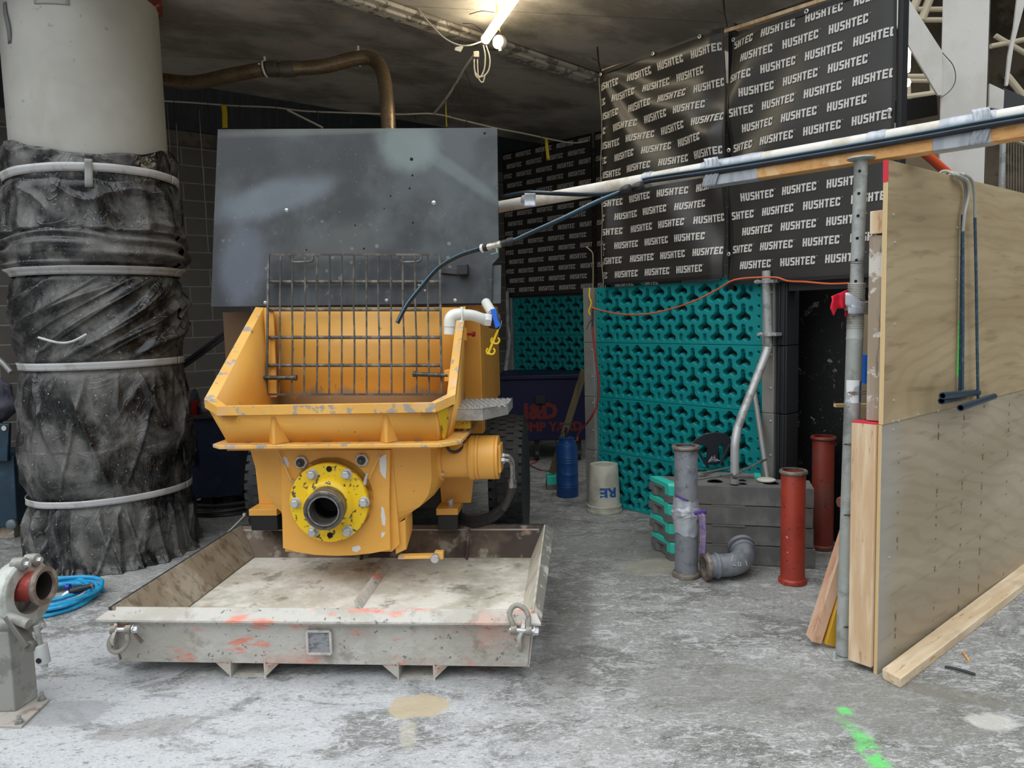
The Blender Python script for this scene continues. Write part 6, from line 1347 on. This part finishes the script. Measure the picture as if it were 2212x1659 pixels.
for (x, y) in ((91, 1512), (42, 1562)): obj('anchor_bolt', MB().hexb(at(x, y, 'z', .012), (0, 0, 1), .014, .016).lathe([(.008, .01), (.008, .035)], at(x, y, 'z', .012), (0, 0, 1), 8), CAST, parent=ps)
e1 = at(97, 1265, 'y', yc); axp = Vector((1, -.06, .03)).normalized()
obj('red_stub', MB().lathe([(.062, -.14), (.062, -.015)], e1, axp, 40, c1=False), M('stub_red', srgb(156, 64, 56), .5, .1, [(srgb(206, 130, 118), 14, .56, .66, .6)]), parent=ps)
obj('stub_ring', MB().lathe([(.062, -.02), (.077, -.018), (.082, -.01), (.082, .0), (.076, .006), (.06, .004), (.056, -.01)], e1, axp, 48, c0=False, c1=False), M('ring_worn', srgb(132, 116, 106), .4, .5, [(srgb(176, 164, 152), 20, .5, .6, .6)]), parent=ps)
obj('stub_bore', MB().lathe([(.056, -.008), (.055, -.12), (0, -.13)], e1, axp, 40, c0=False), M('bore_black2', srgb(44, 40, 36), .5), parent=ps)
cl_ = e1 + axp * -.078 + Vector((0, -.0, -.03))
mb = MB().lathe([(.088, -.06), (.140, -.06), (.147, -.045), (.147, .0), (.136, .012), (.088, .012)], cl_, axp, 48, wob=lambda a, t: 1 + .05 * math.cos(2 * a + .6), close=True)
obj('coupling_clamp', mb, M('cast_pale', srgb(186, 190, 184), .5, .2, [(srgb(150, 148, 140), 12, .5, .62, .7)], (50, .4, .004)), parent=ps, bevel=.003)
for (dy, dz, s) in ((-.03, .135, 1), (.05, .125, 1), (.03, -.15, 1)):
    c_ = cl_ + Vector((.012, dy, dz)); obj('clamp_lug', MB().lathe([(.028, -.04), (.028, .008), (.022, .012)], c_, axp, 24), CAST, parent=ps, bevel=.002)
for (dy, dz) in ((-.03, .135), (.05, .125), (.03, -.15)):
    obj('clamp_bolt', MB().hexb(cl_ + Vector((.022, dy, dz)), axp, .013, .018), ZINC, parent=ps)
obj('back_elbow', MB().tube(cat([cl_ + Vector((-.03, 0, 0)), cl_ + Vector((-.12, 0, 0)), cl_ + Vector((-.24, .02, -.06)), cl_ + Vector((-.28, .02, -.2))], 6), .1, 30), M('elbow_grey', srgb(132, 134, 134), .45, .4, [(srgb(96, 98, 98), 20, .5, .62, .6)], (60, .4, .004)), parent=ps)
h0 = at(78, 1352, 'y', 2.92); h1 = at(86, 1392, 'y', 2.92); h2 = at(97, 1442, 'y', 2.92)
obj('lever_rod', MB().tube([h0, h1], .011, 12), CAST, parent=ps)
obj('lever_socket', MB().lathe([(.0, 0), (.024, 0), (.026, .004), (.026, .078), (.02, .082), (0, .082)], h1, h2 - h1, 28).hexb(h1 + (h2 - h1).normalized() * .08, h2 - h1, .013, .02, False), M('socket_grey', srgb(172, 174, 172), .5, .2), parent=ps)
obj('socket_hole', MB().lathe([(.011, 0), (.011, .002), (0, .002)], h1 + (h2 - h1) * .58 + Vector((0, -.0265, 0)), (0, -1, 0), 16), M('hole_dark', srgb(22, 18, 16)), parent=ps)
k0 = at(20, 1330, 'y', 2.93); k1 = at(66, 1395, 'y', 2.9)
obj('lock_lever', MB().bar(k0, k1, .022, .05, up=(0, 1, 0)).lathe([(.022, -.012), (.022, .012)], k1, (0, 1, 0), 20), M('dark_cast', srgb(104, 102, 96), .6, .3), parent=ps, bevel=.004)
obj('pivot_barrel', MB().lathe([(.03, -.03), (.03, .03), (.024, .034)], at(12, 1345, 'y', 2.93), (1, 0, 0), 24).lathe([(.02, -.05), (.02, .06)], at(35, 1338, 'y', 2.92), (1, -.2, -.3), 16), CAST, parent=ps)

# ================================================================== TIMBER OFFCUTS, FLOOR BITS
tA = root('offcut', at(1765, 1385, 'z', 0), 'pinkish rough timber offcut leaning on the prop foot', 'timber offcut')
obj('plank', MB().bar(at(1757, 1382, 'z', 0.03), at(1832, 1150, 'y', 3.42), .05, .075, up=(0, 1, 0)), M('pink_timber', srgb(196, 152, 124), .8, 0, [(srgb(216, 184, 154), 5, .45, .6, .7, (2, 2, .4)), (srgb(170, 110, 86), 8, .55, .65, .6, (2, 2, .5))], (40, .4, .006, (4, 4, .3))), parent=tA, bevel=.004)
obj('yellow_offcut', MB().bar(at(1793, 1392, 'z', .02), at(1838, 1240, 'y', 3.38), .06, .04, up=(0, 1, 0)), M('formply_yellow', srgb(200, 152, 44), .6, 0, [(srgb(160, 116, 40), 9, .5, .62, .6, (3, 3, .3))]), label='yellow painted timber offcut leaning beside the pink one', catg='timber offcut', bevel=.003)
obj('rubber_strip', MB().tube(cat([at(2041, 1440, 'z', .01), at(2070, 1446, 'z', .012), at(2107, 1457, 'z', .01)], 5), .006, 6), BLACKP, label='short black rubber strip on the floor by the batten', catg='strip')
obj('wood_splinter', MB().prism([at(2078, 1410, 'z', 0), at(2083, 1412, 'z', 0), at(2096, 1430, 'z', 0), at(2090, 1429, 'z', 0)], (0, 0, .008)), WOODO, label='small wood splinter on the floor beside the batten', catg='splinter')
wp = at(1812, 1085, 'y', 4.4); obj('pink_sleeve', MB().lathe([(.03, 0), (.034, .02), (.028, .04), (.034, .06), (.028, .08), (.032, .1)], wp, (1, .1, 0), 16), M('pink_plastic', srgb(150, 96, 86), .6), label='ribbed pinkish sleeve poking out behind the prop', catg='sleeve')

# items glimpsed behind the prop and stud
setf(0)
obj('brown_panel', MB().prism([at(1845, 650, 'y', 4.25), at(1900, 650, 'y', 4.25), at(1900, 905, 'y', 4.25), at(1838, 905, 'y', 4.25)], (0, .02, 0)), M('beige_panel', srgb(150, 134, 112), .7), label='beige panel glimpsed between the prop and weathered stud', catg='panel')
obj('blue_crate', MB().prism([at(1869, 767, 'y', 3.9), at(1890, 767, 'y', 3.9), at(1890, 829, 'y', 3.9), at(1868, 829, 'y', 3.9)], (0, .15, 0)), M('crate_blue', srgb(24, 96, 190), .4), label='blue box edge glimpsed between the prop and weathered stud', catg='box')
obj('shelf_ply', MB().prism([at(1806, 873, 'y', 3.75), at(1885, 873, 'y', 3.75), at(1885, 880, 'y', 3.75), at(1806, 880, 'y', 3.75)], (0, .03, 0)), PLE, label='thin plywood shelf edge behind the prop sticker', catg='shelf')

# ================================================================== CEILING SERVICES
BRZ = M('bronze_duct', srgb(124, 106, 82), .32, .5, [(srgb(150, 130, 100), 6, .45, .62, .6), (srgb(58, 50, 40), 60, .55, .62, .5)], (90, .25, .003, (3, 1, 1)))
du = root('flexible_duct', at(600, 150, 'y', 6.1), 'bronze flexible exhaust hose slung under the ceiling behind the board', 'duct')
D1 = [at(300, 170, 'y', 6.0), at(352, 173, 'y', 6.05), at(420, 178, 'y', 6.05), at(500, 162, 'y', 6.0), at(570, 149, 'y', 5.95)]
D2 = [at(632, 148, 'y', 5.92), at(700, 143, 'y', 5.9), at(765, 127, 'y', 5.9), at(800, 126, 'y', 5.9), at(822, 145, 'y', 5.85), at(832, 185, 'y', 5.75), at(838, 250, 'y', 5.6), at(842, 330, 'y', 5.5)]
for D_ in (D1, D2): cp = cat(D_, 18); obj('duct_run', MB().tube(cp, [.052 + (.0015 if i % 2 else 0) for i in range(len(cp))], 20), BRZ, parent=du)
a, b = at(572, 149, 'y', 5.95), at(634, 149, 'y', 5.92); L = (b - a).length
obj('duct_coupling', MB().lathe([(.052, -.02), (.058, 0), (.060, L * .45), (.052, L * .47), (.052, L * .6), (.06, L * .62), (.06, L), (.052, L + .02)], a, b - a, 24, wob=lambda a_, t: 1 + .03 * math.cos(a_ * 8)), M('coupling_grey', srgb(98, 90, 78), .45, .3), parent=du)
for (x, y, dx) in ((573, 149, 1), (775, 126, 1)):
    c_ = at(x, y, 'y', 5.93); mb = MB().lathe([(.062, -.006), (.064, 0), (.062, .008), (.058, .008), (.058, -.006)], c_, (1, -.05, .15), 28, close=True); mb.box(c_.x - .006, c_.x + .006, c_.y - .01, c_.y + .01, c_.z + .05, c_.z + .09); mb.tube([c_ + Vector((-.02, -.055, .02)), c_ + Vector((-.035, -.06, .02))], .006, 6); obj('duct_hanger', mb, WPVC, parent=du)
# catenary cable with droppers
cw = [at(352, 218, 'y', 6.6), at(420, 222, 'y', 6.6), at(500, 228, 'y', 6.6), at(590, 232, 'y', 6.6), at(660, 240, 'y', 6.6), at(760, 244, 'y', 6.55), at(860, 247, 'y', 6.5), at(937, 246, 'y', 6.5), at(1000, 260, 'y', 6.6), at(1073, 277, 'y', 6.8), at(1130, 288, 'y', 7.1), at(1230, 308, 'y', 7.6), at(1270, 304, 'y', 7.8)]
lc = root('light_cable', cw[0], 'thin pale cable slung along under the ceiling with black ties', 'cable')
obj('cable_run', MB().tube(cat(cw, 8), .007, 6), CABW, parent=lc)
BT = M('black_tie', srgb(26, 22, 22))
for (x, y0, y1) in ((376, 219, 262), (449, 223, 266), (518, 229, 276), (597, 233, 276), (686, 241, 263), (757, 244, 268), (897, 247, 262), (1008, 262, 300), (1170, 296, 340)):
    obj('tie_tail', MB().tube([at(x, y0 - 3, 'y', 6.58), at(x + 2, y1, 'y', 6.58)], .003, 5), BT, parent=lc)
fe = [at(937, 246, 'y', 6.5), at(962, 215, 'y', 6.3), at(985, 180, 'y', 6.15), at(1003, 148, 'y', 6.0), at(1022, 122, 'y', 5.9), at(1030, 112, 'y', 5.9)]
obj('feed_cable', MB().tube(cat(fe, 6), .010, 7), CABW, parent=lc)
ob = obj('junction_box', MB().box(at(1023, 118, 'y', 5.9).x, at(1035, 118, 'y', 5.9).x, 5.87, 5.93, at(1030, 126, 'y', 5.9).z, at(1030, 113, 'y', 5.9).z), CABW, parent=lc, bevel=.004)
for (x, y, dx, dy) in ((985, 180, 10, 38), (983, 185, -6, 35), (1003, 148, 15, 40), (962, 215, -2, 45), (966, 215, 12, 40)):
    obj('tie_tail', MB().tube([at(x, y, 'y', 6.1), at(x + dx, y + dy, 'y', 6.1)], .0025, 5), BT, parent=lc)
obj('drop_rod', MB().tube([at(620, 237, 'y', 6.6), at(698, 276, 'y', 6.7)], .009, 8), CABW, label='pale rigid conduit slanting down behind the splash board', catg='conduit')
YTP = M('yellow_tape', srgb(214, 192, 30), .5, 0, [(srgb(120, 100, 20), 14, .55, .62, .8)])
for (x0, y0, x1, y1, w_, lab) in ((483, 226, 487, 277, .045, 'yellow marker tape strip hanging from the cable above the board corner'), (962, 217, 965, 275, .012, 'narrow yellow tape hanging behind the top of the board'), (1180, 300, 1184, 345, .03, 'yellow tape hanging before the dark rear curtain')):
    a, b = at(x0, y0, 'y', 6.57), at(x1, y1, 'y', 6.57); sx_ = Vector((w_ / 2, 0, 0))
    if x0 > 1100: a, b = at(x0, y0, 'y', 7.4), at(x1, y1, 'y', 7.4)
    obj('marker_tape', MB().grid(lambda u, v: a.lerp(b, v) + sx_ * (2 * u - 1) + Vector((0, .01 * math.sin(v * 5), 0)), 3, 8), YTP, label=lab, catg='marker tape', solid=.001)
HG = M('hanger_wire', srgb(136, 136, 134), .4, .5)
for (x0, y0, x1, y1, i) in ((361, 224, 376, 450, 0), (430, 238, 449, 530, 1), (381, 268, 392, 520, 2)):
    obj('hanger_rod', MB().tube([at(x0, y0, 'y', 6.6), at(x1, y1, 'y', 6.6)], .0035, 5), HG, label=['thin hanger rod close beside the bare column', 'long thin hanger rod midway between column and board', 'faint thin hanger rod just off the column edge'][i], catg='rod', group='thin rods before the block wall')
# fluorescent tube on the soffit
tu = root('tube_light', at(1080, 50, 'y', 5.3), 'lit fluorescent batten hung under the concrete ceiling', 'tube light')
t0_, t1_ = at(1047, 88, 'z', 3.66), at(1150, -62, 'z', 3.66)
TL = M('tube_glow', (1, .9, .7), .4, 0, emit=((1.0, .88, .64), 24))
obj('tube', MB().tube([t0_, t1_], .033, 16), TL, parent=tu)
dv = (t1_ - t0_).normalized(); obj('tube_end_cap', MB().lathe([(.036, -.02), (.036, .03)], t0_, dv, 16).lathe([(.036, -.03), (.036, .02)], t1_, dv, 16), CABW, parent=tu)
obj('mount_strap', MB().tube([at(1072, 10, 'z', 3.79), at(1075, 45, 'z', 3.66)], .004, 6).tube([at(1082, 72, 'z', 3.79), at(1078, 60, 'z', 3.68)], .006, 6), hk, parent=tu)
p = at(1080, 92, 'z', 3.66); obj('tube_socket', MB().lathe([(0, -.03), (.05, -.03), (.055, 0), (.045, .03), (0, .03)], p, (.5, .8, .1), 20).lathe([(.012, 0), (.012, .03)], p + Vector((.0, -.02, -.07)), (0, 0, 1), 8), WPVC, parent=tu)
for pts in ([(1044, 98), (1048, 120), (1046, 150), (1036, 168), (1028, 164), (1025, 150), (1024, 128)], [(1050, 98), (1058, 125), (1056, 150), (1046, 164), (1034, 165), (1026, 155), (1024, 140)], [(1031, 128), (1032, 150), (1034, 170), (1043, 178), (1048, 160)]):
    obj('lead_loop', MB().tube(cat([at(x, y, 'y', 5.75) for x, y in pts], 5), .0055, 6), CABW, parent=tu)
cb = [at(892, 0, 'y', 5.6), at(912, 31, 'y', 5.6), at(930, 52, 'y', 5.6), at(960, 82, 'y', 5.6), at(990, 97, 'y', 5.6), at(1015, 98, 'y', 5.6), at(1040, 90, 'y', 5.7)]
ob = obj('supply_cable', MB().tube(cat(cb, 6), .006, 6), CABW, label='thin cable drooping across the ceiling to the lit tube', catg='cable')
obj('cable_tag', MB().prism([at(984, 102, 'y', 5.59), at(996, 99, 'y', 5.59), at(1001, 101, 'y', 5.59), at(995, 112, 'y', 5.59), at(982, 108, 'y', 5.59)], (0, .004, 0)), WPVC, parent=ob)
for i, pts in enumerate(([(999, 51), (1020, 52), (1034, 60), (1042, 67)], [(1014, 31), (1040, 24), (1068, 27)], [(990, 94), (1015, 87), (1032, 87)])):
    obj('loose_tie', MB().tube(cat([at(x, y, 'z', 3.77) for x, y in pts], 5), .003, 5), BT, label=['curled black tie on the ceiling, middle of three by the lit tube', 'curled black tie highest beside the lit tube', 'curled black tie lowest by the lit tube end'][i], catg='cable tie', group='loose black ties on the ceiling')

# ================================================================== HALL BEYOND THE SCREEN
WS = M('white_steelwork', srgb(206, 203, 196), .5, 0, [(srgb(188, 184, 176), 2, .4, .6, .6), (srgb(110, 106, 100), 34, .685, .71, .7)])
CRM = M('cream_steelwork', srgb(190, 178, 152), .6)
yS = 6.4
cx0, cx1, cx2 = at(2034, 200, 'y', yS).x, at(2134, 200, 'y', yS).x, at(2172, 200, 'y', yS).x
wc = root('steel_column', ((cx0 + cx1) / 2, yS, 0), 'white painted steel column beyond the plywood hoarding', 'steel column')
obj('column_shaft', MB().box(cx0, cx1, yS, yS + .02, 0, 6.5).box(cx0 + .28, cx0 + .3, yS + .02, yS + .45, 0, 6.5).box(cx0 + .28, cx2 + .1, yS + .43, yS + .45, 0, 6.5).box(cx1 - .012, cx1, yS, yS + .3, 0, 6.5), WS, parent=wc, bevel=.003)
obj('column_plate', MB().prism([at(2138, 180, 'y', yS + .1), at(2170, 195, 'y', yS + .1), at(2168, 238, 'y', yS + .1), at(2136, 232, 'y', yS + .1)], (0, .02, 0)), WS, parent=wc, bevel=.004)
def hp_(pts, y, m, label, catg='steelwork', nm='steel_brace', th=.02, par=None): return obj(nm, MB().prism([at(a, b, 'y', y) for a, b in pts], (0, th, 0)), m, label=label, catg=catg, parent=par, bevel=.003)
hp_([(1920, -70), (1920, 25), (2026, 206), (2036, 206), (2036, 111)], yS - .03, WS, 'wide white diagonal plate meeting the white steel column', 'diagonal brace')
hp_([(2250, -420), (2268, -420), (2216, 0), (2190, 100), (2178, 185), (2172, 185), (2178, 120), (2190, 60)], yS + .2, WS, 'slim white diagonal strut climbing away from the white column', 'strut', 'steel_strut')
yb2 = 9.5
for i, (pa, pb2, r, lab) in enumerate((((1965, 20), (2045, 20), .03, 'upper cream tube above the diagonal plate'), ((1985, 43), (2045, 43), .03, 'lower cream tube above the diagonal plate'), ((1940, 165), (2010, 165), .03, 'upper cream tube under the glowing light'), ((1940, 174), (2020, 175), .025, 'middle cream tube under the glowing light'), ((1940, 212), (2030, 200), .035, 'sloping cream tube above the black panel'), ((1962, 170), (1964, 215), .025, 'short upright cream tube above the black panel'), ((2010, 150), (2015, 210), .025, 'short upright cream tube near the white column'), ((2140, 100), (2760, -24), .03, 'cream tube crossing right of the white column'), ((2150, 77), (2700, 400), .03, 'descending cream tube beyond the slim strut'), ((2176, 164), (2560, 640), .04, 'steep cream tube below the slim strut'), ((1985, -10), (1968, 30), .05, 'cream web member at the head of the diagonal plate'), ((2015, -20), (1990, 45), .05, 'cream web member nearer the white column head'))):
    obj('truss_tube', MB().tube([at(*pa, 'y', yb2), at(*pb2, 'y', yb2)], r, 10), CRM, label=lab, catg='truss tube', group='cream roof truss tubes in the hall')
hp_([(1930, 217), (1948, 216), (2024, 204), (2026, 248), (1940, 264), (1930, 264)], yS + .3, M('black_fabric', srgb(22, 20, 20), .9), 'black strip of fabric between tall curtain and white column', 'fabric strip', 'fabric_strip')
hp_([(2168, 190), (2230, 215), (2500, 300), (2500, 340), (2168, 236)], yS + .5, M('charcoal_panel', srgb(62, 62, 64), .8), 'dark panel beyond the white column above the conduit', 'panel', 'dark_panel')
hp_([(1940, 330), (2036, 330), (2026, 1020), (1935, 1020)], yS + .8, M('beige_panel', srgb(150, 134, 112)), 'beige board behind the orange pole', 'board', 'beige_board')
o0, o1 = at(1968, 305, 'y', 5.2), at(2056, 382, 'y', 5.42)
obj('orange_pole', MB().tube([o0, o0 + (o1 - o0) * (o0.z / (o0.z - o1.z))], .03, 14), M('orange_pipe', srgb(226, 84, 36), .5), label='slanting orange pole behind the hoarding by the white column', catg='pole')
obj('steel_tube', MB().tube([at(2167, 295, 'y', 5.6), Vector((at(2164, 430, 'y', 5.6).x, 5.6, 0))], .02, 12), M('brace_pipe', srgb(176, 178, 178)), label='thin grey upright tube beside the white column behind the hoarding', catg='tube')
fp = root('mesh_panel', at(2190, 360, 'y', 6.0), 'wire mesh panel behind the hoarding at its far end', 'mesh panel')
mb = MB()
for i in range(12): mb.tube([at(2172 + i * 6, 298 + i * 2, 'y', 6.0), at(2171 + i * 6, 1085, 'y', 6.0)], .0025, 4)
mb.tube([at(2168, 295, 'y', 6.0), at(2240, 322, 'y', 6.0)], .012, 6)
obj('mesh_wire', mb, M('mesh_wire', srgb(150, 142, 124), .5, .4), parent=fp)
yl = 7.6
gl = M('hall_lamp_glow', (1, .95, .75), .4, 0, emit=((1.0, .92, .66), 12))
obj('hall_lamp', MB().lathe([(0, 0), (.055, .02), (.06, .06), (.06, .48), (.05, .5), (0, .5)], at(1952, 161, 'y', yl), (0, 0, 1), 20), gl, label='tall glowing yellow-white lamp beside the tall curtain edge', catg='lamp')
obj('hall_lamp', MB().lathe([(0, 0), (.05, .02), (.06, .05), (.05, .08), (0, .09)], at(1953, 191, 'y', yl), (0, 0, 1), 20), gl, label='small round glowing lamp below the tall lamp', catg='lamp')
lp = at(1952, 161, 'y', yl); obj('lamp_rod', MB().tube([(lp.x, yl, lp.z + .5), (lp.x, yl, 7.19)], .012, 6), CRM, label='thin rod holding the tall glowing lamp from the hall roof', catg='rod')
wl = cat([at(2034, 112, 'y', yS - .02), at(2046, 125, 'y', yS - .04), at(2058, 140, 'y', yS - .04), at(2064, 160, 'y', yS - .04), at(2062, 180, 'y', yS - .04), at(2050, 198, 'y', yS - .03), at(2028, 214, 'y', yS - .02)], 6)
obj('loose_wire', MB().tube(wl, .0035, 5), WIRE, label='loop of thin wire hanging on the white steel column', catg='wire')
